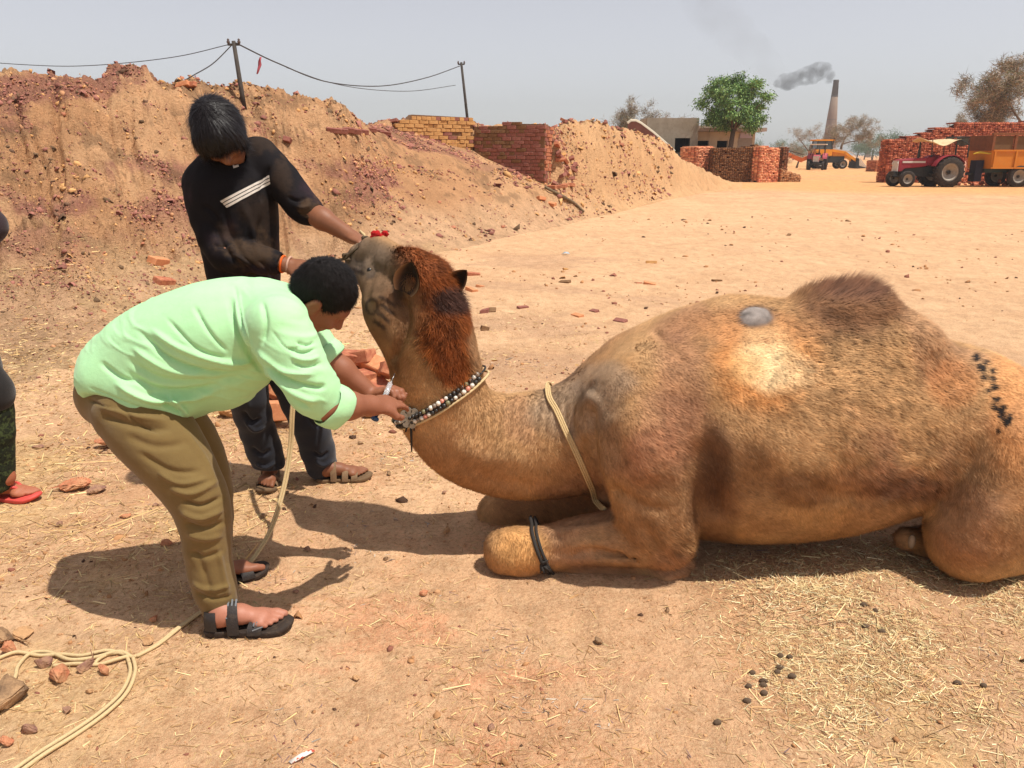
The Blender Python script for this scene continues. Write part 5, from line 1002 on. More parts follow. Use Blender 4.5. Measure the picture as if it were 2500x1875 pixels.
# earth banked over the wall tops is the mound itself. loose bricks ------------------------------------------------
def loose(px, py, kind, label, group, rz=None, tilt=(0, 0), z=None, s=1.0, name='brick', Y=None):
    q = terr_hit(px, py) if Y is None else at(px, py, Y)
    zz = q[2] if z is None else q[2]+z
    o = obj(name, random.choice(BM[kind]), None, (q[0], q[1], zz-.012)); o.rotation_euler = (tilt[0], tilt[1], random.uniform(0, 3.1) if rz is None else rz); o.scale = (s*random.uniform(.92, 1.05), s, s)
    tag(o, label, 'brick', group); return o
LP, GP = 'loose orange or red brick in the heap beside the camel throat', 'bricks heaped behind the bending person'
heap = [(868, 905, .34, 'orange', .9, .5, .25), (905, 880, .44, 'orange', -.6, .3, .2), (885, 935, .2, 'orange', 1.1, .6, .1), (908, 950, .08, 'orange', 1.5, 1.2, .1), (925, 940, .15, 'fired', -.5, .2, .5), (850, 960, .06, 'fired', .3, .2, .1), (835, 930, .18, 'fired', 2.4, .1, .3), (812, 905, .28, 'fired', .2, .1, -.2), (800, 880, .36, 'fired', 2.9, .1, .1), (835, 868, .38, 'fired', .1, .05, .1), (870, 868, .36, 'fired', 2.8, .1, .2), (790, 950, .05, 'orange', .8, .3, .2), (760, 965, .03, 'fired', 2.2, .2, .2), (735, 975, .0, 'fired', .5, .5, .1), (700, 985, .0, 'orange', 1.2, .2, .5), (660, 955, .08, 'fired', 1.8, .7, .3), (645, 945, .12, 'orange', 1.4, 1.2, .2), (640, 975, .02, 'fired', .4, .3, .2), (690, 965, .1, 'fired', 2.6, .4, .4), (720, 940, .15, 'fired', .9, .2, .3), (770, 920, .2, 'fired', 1.9, .3, .1), (895, 985, .0, 'orange', .2, .1, .1), (860, 995, .0, 'orange', 2.9, .1, .05), (820, 985, .0, 'fired', 1.0, .1, .2), (925, 975, .02, 'fired', .7, .5, .2), (940, 900, .3, 'fired', 2.0, .4, .3), (780, 1000, .0, 'orange', 2.2, .05, .1), (870, 920, .0, 'fired', 1, .1, .1), (840, 950, .0, 'purple', 2, .1, .1), (800, 960, .0, 'fired', .1, .2, .1)]
for i, (px, py, z, kd, rz, tx, ty) in enumerate(heap):
    Yh = 4.75+.35*z+random.uniform(-.05, .05); p = at(px, py, Yh); b_ = obj('brick', random.choice(BM[kd]), None, (p[0], p[1], max(p[2]-.05, -.01))); b_.rotation_euler = (tx, ty, rz); b_.scale = (1.05,)*3; tag(b_, LP, 'brick', GP)
hb = loose(690, 1035, 'orange', 'single upright orange brick by the hanging lead rope', None, .1, (1.45, 0)); hb.location.z += .1
for (px, py) in ((1372, 385), (1378, 400), (1385, 412), (1392, 395), (1366, 412), (1380, 425), (1398, 418), (1368, 432), (1402, 408), (1360, 378), (1388, 432), (1364, 398), (1376, 442), (1394, 440), (1350, 455)): loose(px, py, random.choice(['fired', 'purple', 'mud', 'purple']), 'broken brick fallen against the end of the purple brick wall', 'bricks fallen beside the wall end', None, (random.uniform(-.6, .6), random.uniform(-.6, .6)), .02)
for (px, py) in ((1347, 462), (1366, 462), (1376, 458), (1392, 456), (1322, 490), (1346, 503), (1375, 298)): loose(px, py, random.choice(['fired', 'orange']), 'single fired brick lying on the slope below the brick wall', 'bricks on the slope below the wall', None, (random.uniform(-.4, .4), random.uniform(-.4, .4)), .02)
for (px, py) in ((815, 320), (832, 322), (848, 318), (865, 322), (885, 324), (925, 322), (940, 326), (905, 318)): loose(px, py, 'purple', 'purple brick half buried in a row near the top of the bank', 'bricks half buried along the bank', .3, (.2, .1), -.02)
for (px, py, kd) in ((385, 640, 'orange'), (398, 690, 'fired'), (1378, 300, 'purple'), (700, 345, 'purple'), (960, 300, 'purple'), (448, 210, 'orange'), (465, 212, 'fired')): loose(px, py, kd, 'stray brick resting on the face of the earth bank', 'stray bricks on the earth bank', None, (.3, .2), -.015)
for (px, py, kd) in ((1156, 672, 'fired'), (1150, 710, 'orange'), (1172, 700, 'orange'), (1203, 760, 'dark'), (1185, 762, 'purple'), (1182, 803, 'dark'), (1276, 752, 'purple'), (1452, 760, 'purple'), (1410, 772, 'orange'), (1380, 658, 'mud'), (1380, 690, 'dark'), (1558, 692, 'fired'), (1585, 694, 'orange'), (1750, 686, 'dark'), (1590, 642, 'mud'), (1515, 785, 'purple'), (2070, 540, 'dark'), (1925, 575, 'dark'), (2265, 800, 'dark')): loose(px, py, kd, 'broken piece of brick lying on the open dusty yard', 'brick pieces on the open yard', None, (random.uniform(-.3, .3), random.uniform(-.3, .3)), -.01, random.uniform(.45, .75), 'brick_piece')
# stones and broken brick near the people
def stone(px, py, r, col, label, group, name='stone', flat=.65, seed=0, sink=.3):
    q = gnd(px, py); q = gnd(px, py, terr(q[0], q[1])); rr = random.Random(seed); bm = bmesh.new(); an = rr.uniform(0, 6)
    for _ in range(13):
        d = Vector((rr.gauss(0, 1), rr.gauss(0, 1), rr.gauss(0, 1))).normalized()*rr.uniform(.8, 1.1); x, y = d.x, d.y*.75; bm.verts.new((r*(x*math.cos(an)-y*math.sin(an)), r*(x*math.sin(an)+y*math.cos(an)), r*flat*(d.z+1-sink)))
    h = bmesh.ops.convex_hull(bm, input=bm.verts[:]); bmesh.ops.delete(bm, geom=[g_ for g_ in h['geom_interior'] if isinstance(g_, bmesh.types.BMVert)], context='VERTS'); bmesh.ops.bevel(bm, geom=bm.edges[:], offset=r*.09, segments=1, affect='EDGES')
    bmesh.ops.subdivide_edges(bm, edges=bm.edges[:], cuts=1, use_grid_fill=True)
    for v in bm.verts: v.co += Vector((rr.gauss(0, 1), rr.gauss(0, 1), rr.gauss(0, 1)))*r*.025
    me = bpy.data.meshes.new(name); bm.to_mesh(me); bm.free(); me.materials.append(mat('stone_%s' % str(col), srgb(*col), rough=.95, spec=.08, noise=[(12, srgb(206, 164, 122), .75, .4, .6), (45, tuple(x*.55 for x in srgb(*col)), .6, .46, .68)], bump=.8, bscale=70, bdist=.01))
    o = obj(name, me, None, q); tag(o, label, 'stone', group); return o
RED, TAN, PUR, DRK = (196, 124, 92), (196, 152, 110), (142, 104, 92), (120, 96, 76)
GS, LS = 'stones and brick bits around the rope', 'broken stone or brick bit lying near the coiled rope'
for i, (px, py, r, cc) in enumerate(((150, 1655, .055, RED), (105, 1628, .04, PUR), (258, 1642, .035, RED), (212, 1634, .04, PUR), (20, 1715, .09, DRK), (-5, 1575, .07, DRK), (62, 1556, .055, TAN), (25, 1592, .04, RED), (365, 1570, .03, TAN), (165, 1738, .022, PUR), (220, 1690, .018, TAN), (70, 1790, .035, PUR), (15, 1820, .03, RED))): stone(px, py, r*.85, cc, LS, GS, seed=i)
GS, LS = 'brick bits on the straw left of the bending person', 'flat broken orange brick bit on the straw left of the bending person'
for i, (px, py, r, cc) in enumerate(((255, 1062, .075, RED), (262, 1092, .085, RED), (190, 1195, .085, RED), (235, 1202, .05, PUR), (310, 1262, .03, RED), (95, 1095, .035, PUR), (380, 1235, .02, PUR))): stone(px, py, r, cc, LS, GS, seed=i+30, flat=.4)
GS, LS = 'small stones on the bare ground', 'small round dark stone on the bare ground round the people'
for i, (px, py, r, cc) in enumerate(((147, 1283, .024, PUR), (407, 1332, .028, RED), (510, 1345, .02, DRK), (645, 1262, .018, DRK), (700, 1205, .015, DRK), (752, 1345, .02, PUR), (1033, 1453, .022, RED), (722, 1448, .014, PUR), (1090, 1302, .024, TAN), (942, 1368, .016, DRK), (950, 1160, .02, DRK), (1630, 1492, .014, DRK), (880, 1085, .02, DRK), (1200, 1780, .014, PUR), (1460, 1570, .02, DRK), (870, 1660, .016, TAN), (680, 1235, .014, DRK), (1085, 1205, .015, PUR), (375, 1515, .02, RED), (1000, 880, .02, DRK))): stone(px, py, r, cc, LS, GS, seed=i+60)
for i, (px, py, r) in enumerate(((665, 1030, .15), (560, 1015, .12), (900, 1018, .07))): stone(px, py, r, (190, 142, 92), 'large rounded clod of tan earth in front of the brick heap', 'earth clods by the brick heap', 'earth_clod', .42, i+90)
dung = mat('dung', srgb(92, 74, 58), rough=.9, noise=[(40, srgb(120, 104, 84), .6, .45, .7)], bump=.5, bscale=120)
for i, (px, py) in enumerate(((1908, 1602), (1925, 1608), (1910, 1622), (1902, 1650), (1928, 1648), (1838, 1652), (1865, 1660), (1825, 1678), (1868, 1682), (1825, 1708), (1865, 1702), (2115, 1492), (2135, 1508), (2120, 1530), (2160, 1552), (2405, 1678), (2345, 1670), (1750, 1768))):
    q = gnd(px+random.uniform(-9, 9), py+random.uniform(-9, 9)); k = Sdf(.0025); zz_ = random.uniform(.8, 1.2); k.ell((q[0], q[1], terr(q[0], q[1])+.004), (.0115*zz_, .0085, .0085), k=.005); v, f = k.mesh(); v = v+vnorm(v, f)*(.002*fbm(v*90, 2, i))[:, None]; o = wobj('dung_pellet', v, f, dung); tag(o, 'dark oval dung pellet among the fodder straw', 'dung', 'dung pellets in the straw')
b = MB(); q = gp(735, 1852, .004); b.add([q+np.array(p) for p in ((-.03, -.01, 0), (0, .006, .012), (.022, .03, .004), (.03, .026, .0), (.006, -.004, .006), (-.02, -.018, 0))], [(0, 1, 4, 5), (1, 2, 3, 4)]); o = b.wbuild('wrapper', mat('wrapper', srgb(230, 220, 210), rough=.4, noise=[(40, srgb(200, 70, 40), .95, .5, .54)])); tag(o, 'crumpled white and red wrapper on the bare ground', 'wrapper')
o.modifiers.new('s', 'SOLIDIFY').thickness = .001
b = MB(); q = gp(1380, 620, .02); b.add([q+np.array(p) for p in ((-.06, -.02, 0), (-.01, .03, .03), (.05, .03, .025), (.07, -.02, .0), (.0, -.04, .015), (.02, .06, .0))], [(0, 1, 4), (1, 2, 4), (2, 3, 4), (1, 5, 2)]); o = b.wbuild('plastic_scrap', mat('plastic_scrap', srgb(166, 174, 178), rough=.5)); tag(o, 'scrap of grey white plastic at the foot of the bank', 'litter')
o.modifiers.new('s', 'SOLIDIFY').thickness = .002
mat('old_wood', srgb(122, 104, 80), rough=.95, noise=[(20, srgb(80, 64, 50), .6, .45, .7)], bump=.6, bscale=40, bdist=.02)
br_pts = [(1330, 462), (1360, 478), (1400, 500), (1425, 522)]; P = []
for px, py in br_pts:
    q = terr_hit(px, py)
    P.append((q[0], q[1], terr(q[0], q[1])+.05))
o = MB().tube(spline(P, 20), [.03+.022*random.random()*(1-abs(k-9)/12) for k in range(20)], 8).wbuild('fallen_branch', MATS['old_wood']); tag(o, 'grey weathered branch lying down the slope below the brick wall', 'branch')
# ------------------------------------------------------------------ far brick stacks (bricks there are a pixel or two: joined)
stackm = mat('stacked_bricks', attr='Col', rough=.93, spec=.08, noise=[(9, (.09, .04, .025), .4, .54, .75), (30, srgb(226, 170, 134), .5, .5, .7)], bump=.4, bscale=60, bdist=.01)
def stack(name, label, pos, rz, L, D, topf, bl=.125, bh=.088, cols=((176, 94, 70), (196, 116, 86), (152, 78, 60)), group=None, miss=.012):
    """clamp of header-laid bricks: core plus one proud box for each brick end on front, sides and top edge"""
    r = thing(name, label, 'brick stack', pos, rz, group); cen = []; siz = []; co = []; n = int(L/bl); pal = np.array([srgb(*c) for c in cols])
    def put(c, s): cen.append(c); siz.append(s); co.append(pal[rng.integers(0, len(pal))]*rng.uniform(.65, 1.2))
    for i in range(n):
        x = (i+.5)*bl; h = topf(x/L); m = int(h/bh)
        for j in range(m):
            z = (j+.5)*bh
            if rng.random() > miss: put((x, rng.normal(.0, .012), z), (bl*.9, .2, bh*.86))
        put((x, D*.5, m*bh+.02), (bl*.93, D*.96, .06*rng.uniform(.6, 1.3)))
    nd = int(D/.24)
    for side, xx in ((0, 0.0), (1, L)):
        h = topf(side); m = int(h/bh)
        for i in range(nd):
            for j in range(m):
                if rng.random() > miss: put((xx+rng.normal(0, .01), .1+(i+.5)*.24, (j+.5)*bh), (.1, .24*.94, bh*.86))
    cen, siz, co = np.array(cen), np.array(siz), np.array(co); k = len(cen); cb = np.array([(a, b, c) for c in (-.5, .5) for a, b in ((-.5, -.5), (.5, -.5), (.5, .5), (-.5, .5))])
    V = (cb[None]*siz[:, None]*1+.006*rng.normal(0, 1, (k, 8, 3))+cen[:, None]).reshape(-1, 3); F = np.array([(3, 2, 1, 0), (4, 5, 6, 7), (0, 1, 5, 4), (1, 2, 6, 5), (2, 3, 7, 6), (3, 0, 4, 7)]); F = (F[None]+(np.arange(k)*8)[:, None, None]).reshape(-1, 4)
    o = obj('stacked_bricks', mesh_from('stacked_bricks', V, F, stackm, np.repeat(co, 8, 0), False), r); o['kind'] = 'stuff'
    V = []; Fc = []; N = 30
    for t in np.linspace(0, 1, N):
        h = int(topf(t)/bh)*bh-.02
        for yy in (.03, D): V += [(min(max(t*L, .03), L-.03), yy, -.3), (min(max(t*L, .03), L-.03), yy, h)]
    for i in range(N-1): a = i*4; c = a+4; Fc += [(a, c, c+1, a+1), (a+2, a+3, c+3, c+2), (a+1, c+1, c+3, a+3)]
    Fc += [(0, 1, 3, 2), tuple((N-1)*4+q for q in (0, 2, 3, 1))]
    MB().add(V, Fc).build('core', mat('stack_core', srgb(96, 46, 34), rough=.95, noise=[(6, srgb(60, 30, 24), .5, .4, .7)]), r); return r
Y0 = 45.0; x0, x1 = XZ(2164, Y0), XZ(2640, Y0+4)
top = lambda t: float(np.interp(t, [0, .06, .062, .12, .122, .165, .167, .245, .247, 1], [2.35, 2.35, 2.55, 2.55, 2.72, 2.72, 2.9, 2.95, 3.2, 3.35]))
stack('brick_stack', 'high stepped stack of deep red bricks behind the red tractor', (x0, Y0, 0), -.06, x1-x0, 1.0, top)
stack('brick_stack', 'orange brick stack next to the earth bank with sunlight painted into its colour', (XZ(1698, 47), 47.2, 0), .5, 1.45, 1.2, lambda t: 1.95, cols=((222, 146, 110), (236, 168, 128), (200, 122, 92)))  # lit face: sunlight put into a brighter brick palette
stack('brick_stack', 'brick stack with a crumbling face and its shade painted in as brown', (XZ(1746, 45.8), 46.4, 0), -.12, 2.55, 1.6, lambda t: 1.85+.2*sst(.4, 1, t), cols=((110, 76, 48), (128, 88, 56), (96, 64, 42)))  # shaded face: darkness put into the brick palette, not another brick
stack('brick_stack', 'orange brick stack with ragged edge and full sun painted into its colour', (XZ(1853, 45.6), 45.6, 0), .42, 1.45, 1.4, lambda t: 2.0-.15*t, cols=((224, 146, 108), (238, 168, 126), (204, 122, 92)))  # lit side of the corner, sun painted into the palette
stack('brick_stack', 'thin dark brick stack in front of the dry bushes', (XZ(1908, 49), 49, 0), -.1, .35, 1.4, lambda t: 2.0, cols=((120, 84, 60), (140, 90, 66)))
stack('brick_stack', 'low row of bricks along the orange road', (XZ(1905, 46.5), 46.4, 0), .1, 1.3, .6, lambda t: .75-.4*t, cols=((176, 128, 92), (190, 140, 100)))
stack('brick_stack', 'far low row of bricks beyond the orange road', (XZ(2138, 75), 75, 0), .1, 2.4, 1.5, lambda t: 1.0, cols=((186, 110, 80), (200, 130, 92)))
# brick rubble at the trailer
b = thing('brick_rubble_heap', 'low spill of broken bricks below the orange trailer', 'rubble', (XZ(2440, 41), 41, 0)); n = 140
rocks(n, np.stack([rng.normal(0, .9, n), rng.normal(0, .35, n), np.abs(rng.normal(.05, .12, n))], -1), rng.uniform(.05, .11, n), np.array(srgb(196, 120, 92))*rng.uniform(.6, 1.3, (n, 1)), 'broken_bricks', None, rm, b)
# ------------------------------------------------------------------ kiln office building
plas = mat('old_plaster', srgb(150, 138, 120), rough=.92, noise=[(1.4, srgb(176, 164, 146), .6, .4, .65), (5, srgb(110, 96, 80), .45, .5, .75)], bump=.4, bscale=25, bdist=.02)
cream = mat('cream_plaster', srgb(206, 192, 168), rough=.92, noise=[(1.2, srgb(170, 152, 128), .6, .42, .7)], bump=.3, bscale=25, bdist=.02); dk = mat('room_shade', srgb(52, 40, 34), rough=.95, noise=[(2, srgb(70, 54, 44), .5, .4, .7)]); white = mat('whitewash', srgb(220, 210, 192), rough=.9, noise=[(3, srgb(184, 168, 146), .5, .42, .7)])  # interior walls take a dark colour that stands in for room shade
slab = mat('roof_slab', srgb(166, 148, 134), rough=.9, noise=[(2, srgb(186, 160, 144), .6, .4, .7)])
YB = 54.0; bx0 = XZ(1690, YB); S_ = lambda px, Y=YB: XZ(px, Y)-bx0; Zp = lambda py, Y=YB: float(at(1700, py, Y)[2])
bd = thing('kiln_office', 'grey plastered single-storey building with open bays behind the green tree', 'building', (bx0, YB, 0), 0)
zr = Zp(322); W_ = S_(1838)
cols_ = [(0, S_(1697)), (S_(1727), S_(1747)), (S_(1773), S_(1797)), (S_(1832), W_)]
for a, b_ in cols_: MB().box(((a+b_)/2, .15, zr/2), (b_-a, .3, zr)).build('pillar', cream, bd)
for a, b_ in cols_: MB().box(((a+b_)/2, .135, .8), (b_-a+.02, .31, 1.6)).build('whitewashed_base', white, bd)
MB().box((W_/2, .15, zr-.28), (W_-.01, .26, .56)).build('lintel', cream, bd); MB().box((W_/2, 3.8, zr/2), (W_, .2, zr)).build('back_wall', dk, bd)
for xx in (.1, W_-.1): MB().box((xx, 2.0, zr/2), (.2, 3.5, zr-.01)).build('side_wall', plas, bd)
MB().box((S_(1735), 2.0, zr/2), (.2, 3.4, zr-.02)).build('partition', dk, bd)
rf = MB().box((S_(1855)/2-.1, 1.6, zr+.12), (S_(1855)+.2, 5.0, .22)).build('roof', slab, bd); MB().box((W_*.5, 2.2, zr+.33), (W_, 3.6, .18)).build('parapet', slab, rf)
sh = MB()
MB().box((S_(1815), .05, 1.5), (S_(1832)-S_(1797), .08, 2.2)).build('shutter', mat('grey_shutter', srgb(160, 150, 140), rough=.8, noise=[(3, srgb(120, 112, 104), .5, .4, .7)], aniso=(1, 1, 9)), bd)
MB().box((S_(1815), -.03, 2.75), (S_(1828)-S_(1800), .05, .35)).build('sign_board', mat('lavender_board', srgb(190, 178, 196), rough=.7), bd)
# left block
lx0, lx1 = S_(1568), S_(1690); zl = Zp(290)
lb = thing('plastered_block', 'taller grey plastered block with one dark opening left of the kiln office', 'building', (bx0+lx0, YB-1.2, 0))
w = lx1-lx0; o0, o1 = S_(1636)-lx0, S_(1672)-lx0; zo = Zp(338)
for (a, b_, z0, z1) in ((0, o0, 0, zl), (o1, w, 0, zl), (o0, o1, zo, zl)): MB().box(((a+b_)/2, .15, (z0+z1)/2), (b_-a, .3, z1-z0)).build('wall', plas, lb)
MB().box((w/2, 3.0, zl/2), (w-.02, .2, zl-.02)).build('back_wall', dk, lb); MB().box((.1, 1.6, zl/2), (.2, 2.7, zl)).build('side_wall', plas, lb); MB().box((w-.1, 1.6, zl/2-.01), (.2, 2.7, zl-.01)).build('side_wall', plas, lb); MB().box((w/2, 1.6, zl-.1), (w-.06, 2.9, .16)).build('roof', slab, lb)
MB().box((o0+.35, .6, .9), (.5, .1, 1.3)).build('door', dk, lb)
# stair ramp with pale coping
rp = thing('stair_parapet', 'dark red stair parapet with a pale sloping coping beside the bank', 'stair', (XZ(1532, 50), 50, 0)); rx = lambda px: XZ(px, 50)-XZ(1532, 50); rzv = lambda py: float(at(1600, py, 50)[2])
line = [(1530, 303), (1537, 297), (1548, 297), (1560, 303), (1590, 325), (1620, 350), (1645, 372)]
MB().prism([(rx(a), rzv(b_)) for a, b_ in line]+[(rx(1645), -.2), (rx(1530), -.2)], 'Y', 0, .3).build('parapet_wall', mat('dark_red_wall', srgb(110, 66, 54), rough=.92, noise=[(3, srgb(80, 52, 44), .6, .4, .7)]), rp)
MB().tube([(rx(a), .15, rzv(b_)+.03) for a, b_ in line], .13, 8).build('coping', mat('pale_coping', srgb(190, 180, 160), rough=.9), rp)
# ------------------------------------------------------------------ painted truck tail beside the bank
tk = thing('painted_truck', 'blue green painted truck tailboard parked between bank and brick stack', 'truck', (XZ(1676, 48), 48.4, 0)); tz = lambda py: float(at(1676, py, 48)[2])
tm = mat('truck_paint', srgb(112, 148, 146), rough=.6, noise=[(4, srgb(70, 100, 106), .6, .42, .68)]); tg = mat('truck_grey', srgb(86, 78, 70), rough=.8, noise=[(4, srgb(60, 54, 48), .5, .4, .7)])
MB().box((0, 2.4, (tz(372)+tz(404))/2), (1.9, 4.6, tz(372)-tz(404))).build('body', tg, tk); tb = MB().box((.05, .02, (tz(383)+tz(402))/2), (1.8, .1, tz(383)-tz(402))).build('tailboard', tm, tk)
for k in range(7): MB().box((-.75+.25*k, -.06, (tz(384)+tz(401))/2), (.08, .06, tz(385)-tz(401))).build('rib', mat('truck_rib', srgb(170, 196, 190), rough=.6), tb)
MB().box((.35, -.08, tz(381)), (1.0, .05, .3)).build('name_board', mat('board_white', srgb(206, 206, 196), rough=.7), tk)
for k in (-.7, .7): MB().lathe([(.2, -.15), (.48, -.14), (.5, 0), (.48, .14), (.2, .15)], (k, 1.0, .5), 'X', 18).build('wheel', mat('tyre', srgb(40, 36, 34), rough=.9, noise=[(20, srgb(92, 76, 60), .6, .45, .7)]), tk)
MB().box((0, .1, .62), (1.9, .25, .2)).build('bumper', tg, tk)
# ================================================================== vehicles
tyre = mat('tyre', srgb(40, 36, 34), rough=.9, noise=[(20, srgb(92, 76, 60), .6, .45, .7)]); rimm = mat('grey_rim', srgb(150, 142, 130), rough=.6, noise=[(8, srgb(110, 96, 80), .5, .45, .7)])
redp = mat('red_paint', srgb(142, 36, 48), rough=.6, spec=.4, noise=[(5, srgb(120, 30, 40), .5, .45, .7), (14, srgb(170, 100, 80), .25, .55, .75)]); iron = mat('dark_iron', srgb(44, 46, 46), rough=.7, noise=[(10, srgb(70, 60, 50), .5, .45, .7)])
silv = mat('silver_paint', srgb(196, 190, 182), rough=.45, noise=[(9, srgb(150, 140, 126), .5, .45, .7)]); orgp = mat('orange_paint', srgb(196, 124, 40), rough=.55, noise=[(2.5, srgb(190, 108, 20), .6, .42, .68), (9, srgb(150, 96, 40), .4, .55, .75)]); rust = mat('rusty_frame', srgb(128, 78, 48), rough=.85, noise=[(6, srgb(96, 62, 42), .6, .42, .68)])
clothm = mat('sun_cloth', srgb(214, 190, 150), rough=.9, noise=[(6, srgb(176, 146, 108), .6, .42, .68)]); glassm = mat('cab_glass', srgb(70, 82, 88), rough=.12, spec=.6)
def wheel(parent, c, r, w, rr, lugs=0, rimcol=None):
    wl = MB().lathe([(r*.62, -w*.5), (r*.92, -w*.5), (r, -w*.36), (r, w*.36), (r*.92, w*.5), (r*.62, w*.5)], (0, 0, 0), 'Y', 30, False).build('wheel', tyre, parent, True, c)
    b = MB(); b.lathe([(r*.02, w*.12), (r*.2, w*.12), (r*.22, -w*.05), (r*.45, -w*.05), (r*.5, -w*.3), (r*.63, -w*.42), (r*.63, w*.4), (r*.5, w*.2), (r*.1, w*.2)], (0, 0, 0), 'Y', 26); b.build('rim', rimcol or rimm, wl, True)
    if lugs:
        t = MB()
        for k in range(lugs):
            a = 2*math.pi*k/lugs
            for s_ in (-1, 1):
                M = Matrix.Rotation(-a-(.5*math.pi/lugs*2 if s_ > 0 else 0), 3, 'Y') @ Matrix.Rotation(s_*.6, 3, 'Z'); t.box(Vector((math.cos(a+(math.pi/lugs if s_ > 0 else 0))*(r+.005), s_*w*.22, math.sin(a+(math.pi/lugs if s_ > 0 else 0))*(r+.005))), (.06, w*.5, .06), rot=Matrix.Rotation(-(a+(math.pi/lugs if s_ > 0 else 0)), 3, 'Y') @ Matrix.Rotation(s_*.5, 3, 'X'))
        t.build('tread_lugs', tyre, wl)['kind'] = 'stuff'
    MB().lathe([(r*.09, -w*.22), (r*.12, -w*.16), (r*.12, 0)], (0, 0, 0), 'Y', 12).build('hub', iron, wl, True)
    return wl
def tractor(name, label, loc, rz, s=1.0, canopy='cloth', col=redp):
    t = thing(name, label, 'tractor', loc, rz); t.scale = (s,)*3
    for y in (-.72, .72): wheel(t, (.98, y, .70), .70, .36, .4, 20)
    for y in (-.62, .62): wheel(t, (-.98, y, .38), .38, .2, .2, 0)
    hood = MB(); hood.prism([(-1.28, .72), (-1.30, 1.20), (-1.22, 1.29), (-.2, 1.36), (.15, 1.36), (.15, .98), (-.3, .92), (-.95, .86), (-1.1, .72)], 'Y', -.27, .27); ho = bevel(hood.build('hood', col, t), .04, 2)
    MB().box((-1.31, 0, .98), (.04, .5, .5)).build('grille', silv, ho); 
    for y in (-.281, .281): MB().box((-.55, y, 1.17), (1.15, .02, .09)).build('side_stripe', silv, ho)
    for y in (-.2, .2): MB().lathe([(.0, -.02), (.07, -.02), (.07, .02)], (-1.335, y, 1.1), 'X', 14).build('headlight', silv, ho)
    MB().box((-.45, 0, .72), (1.3, .36, .42)).box((.45, 0, .70), (.8, .42, .45)).build('engine', iron, t); MB().box((-1.0, 0, .5), (.16, 1.15, .12)).box((-1.36, 0, .62), (.22, .45, .2)).build('front_axle', iron, t); MB().tube([(.98, -.6, .7), (.98, .6, .7)], .14, 12).build('rear_axle', iron, t)
    MB().tube([(-.3, -.16, 1.3), (-.3, -.16, 1.75), (-.3, -.16, 1.76), (-.3, -.16, 2.1)], [.06, .06, .035, .03], 10).build('exhaust', iron, t)
    MB().box((.32, 0, 1.2), (.35, .52, .36)).build('dashboard', col, t); MB().tube([(.42, 0, 1.36), (.56, 0, 1.56)], .02, 8).build('steering_column', iron, t)
    sw = MB().tube([(.56+.06*math.cos(a), .2*math.sin(a), 1.56+.17*math.cos(a)*.35+0*a) for a in np.linspace(0, 6.1, 18)], .014, 6, closed=True).build('steering_wheel', iron, t)
    MB().box((1.02, 0, 1.12), (.42, .44, .12)).box((1.22, 0, 1.32), (.08, .44, .36)).build('seat', iron, t)
    for y in (-.66, .66):
        pf = [(.98+.82*math.cos(a), .70+.80*math.sin(a)) for a in np.linspace(2.75, .55, 12)]; b = MB(); V = []; F = []
        for (x, z) in pf: V += [(x, y-.2, z), (x, y+.2, z), (x, y+.2, z-.03), (x, y-.2, z-.03)]
        for i in range(11):
            for k in range(4): F.append((i*4+k, i*4+(k+1) % 4, (i+1)*4+(k+1) % 4, (i+1)*4+k))
        fd = b.add(V, F).build('fender', col, t); MB().box((1.05, y*.62, 1.22), (1.0, .03, .5)).build('fender_plate', col, fd); MB().box((1.62, y, 1.18), (.06, .16, .1)).build('tail_lamp', mat('lamp_red', srgb(220, 60, 70), rough=.4), fd)
    MB().box((.5, 0, .62), (.5, 1.0, .05)).build('foot_plate', iron, t); MB().bar((1.3, 0, .5), (1.85, 0, .45), .08, .1).bar((1.3, -.25, .5), (1.8, -.25, .38), .05).bar((1.3, .25, .5), (1.8, .25, .38), .05).build('hitch', iron, t)
    return t
T1 = (XZ(2260, 39), 39.4, 0)
tr = tractor('tractor', 'red tractor with silver side stripe and sagging cream sun cloth', T1, .06)
for y in (-.5, .5):
    for pts_ in ([(1.35, y, 1.35), (1.32, y, 2.05), (1.34, y*.9, 2.32)], [(1.95, y, 1.35), (1.92, y, 2.0), (1.34, y*.9, 2.3)], [(1.34, y*.9, 2.3), (1.95, y*.9, 2.34), (1.98, y, 1.4)], [(.15, y, 1.4), (.1, y, 2.2)]): MB().tube(pts_, .022, 6).build('canopy_post', iron, tr)
for x_ in (1.34, 1.95): MB().tube([(x_, -.45, 2.33), (x_, .45, 2.33)], .022, 6).build('canopy_bar', iron, tr)
V = []; F = []; nu, nv = 22, 12
for i in range(nu+1):
    for j in range(nv+1):
        u, w = i/nu, j/nv; x = -.25+u*1.65; y = -.7+w*1.4; z = 2.30+.14*math.sin(u*3.1+.3)*(.3+.7*u)-.30*math.sin(math.pi*u)*(1-.3*w)-.06*math.cos(5*w)-.1*(1-u)+.05*math.sin(9*u+4*w); V.append((x, y, z))
for i in range(nu):
    for j in range(nv): k = i*(nv+1)+j; F.append((k, k+nv+1, k+nv+2, k+1))
o = MB().add(V, F).build('sun_cloth', clothm, tr, True); o.modifiers.new('s', 'SOLIDIFY').thickness = .012
V = [(x, y, z) for (x, z) in ((1.36, 2.30), (1.6, 2.36), (1.92, 2.33), (1.94, 1.98), (1.65, 1.9), (1.38, 2.0)) for y in (-.45, .45)]; MB().add(V, [(0, 2, 3, 1), (2, 4, 5, 3), (4, 6, 7, 5), (0, 10, 8, 6, 4, 2)]).build('dark_hood_cloth', mat('dark_cloth', srgb(60, 56, 48), rough=.9, noise=[(8, srgb(90, 84, 70), .5, .45, .7)]), tr).modifiers.new('s', 'SOLIDIFY').thickness = .02
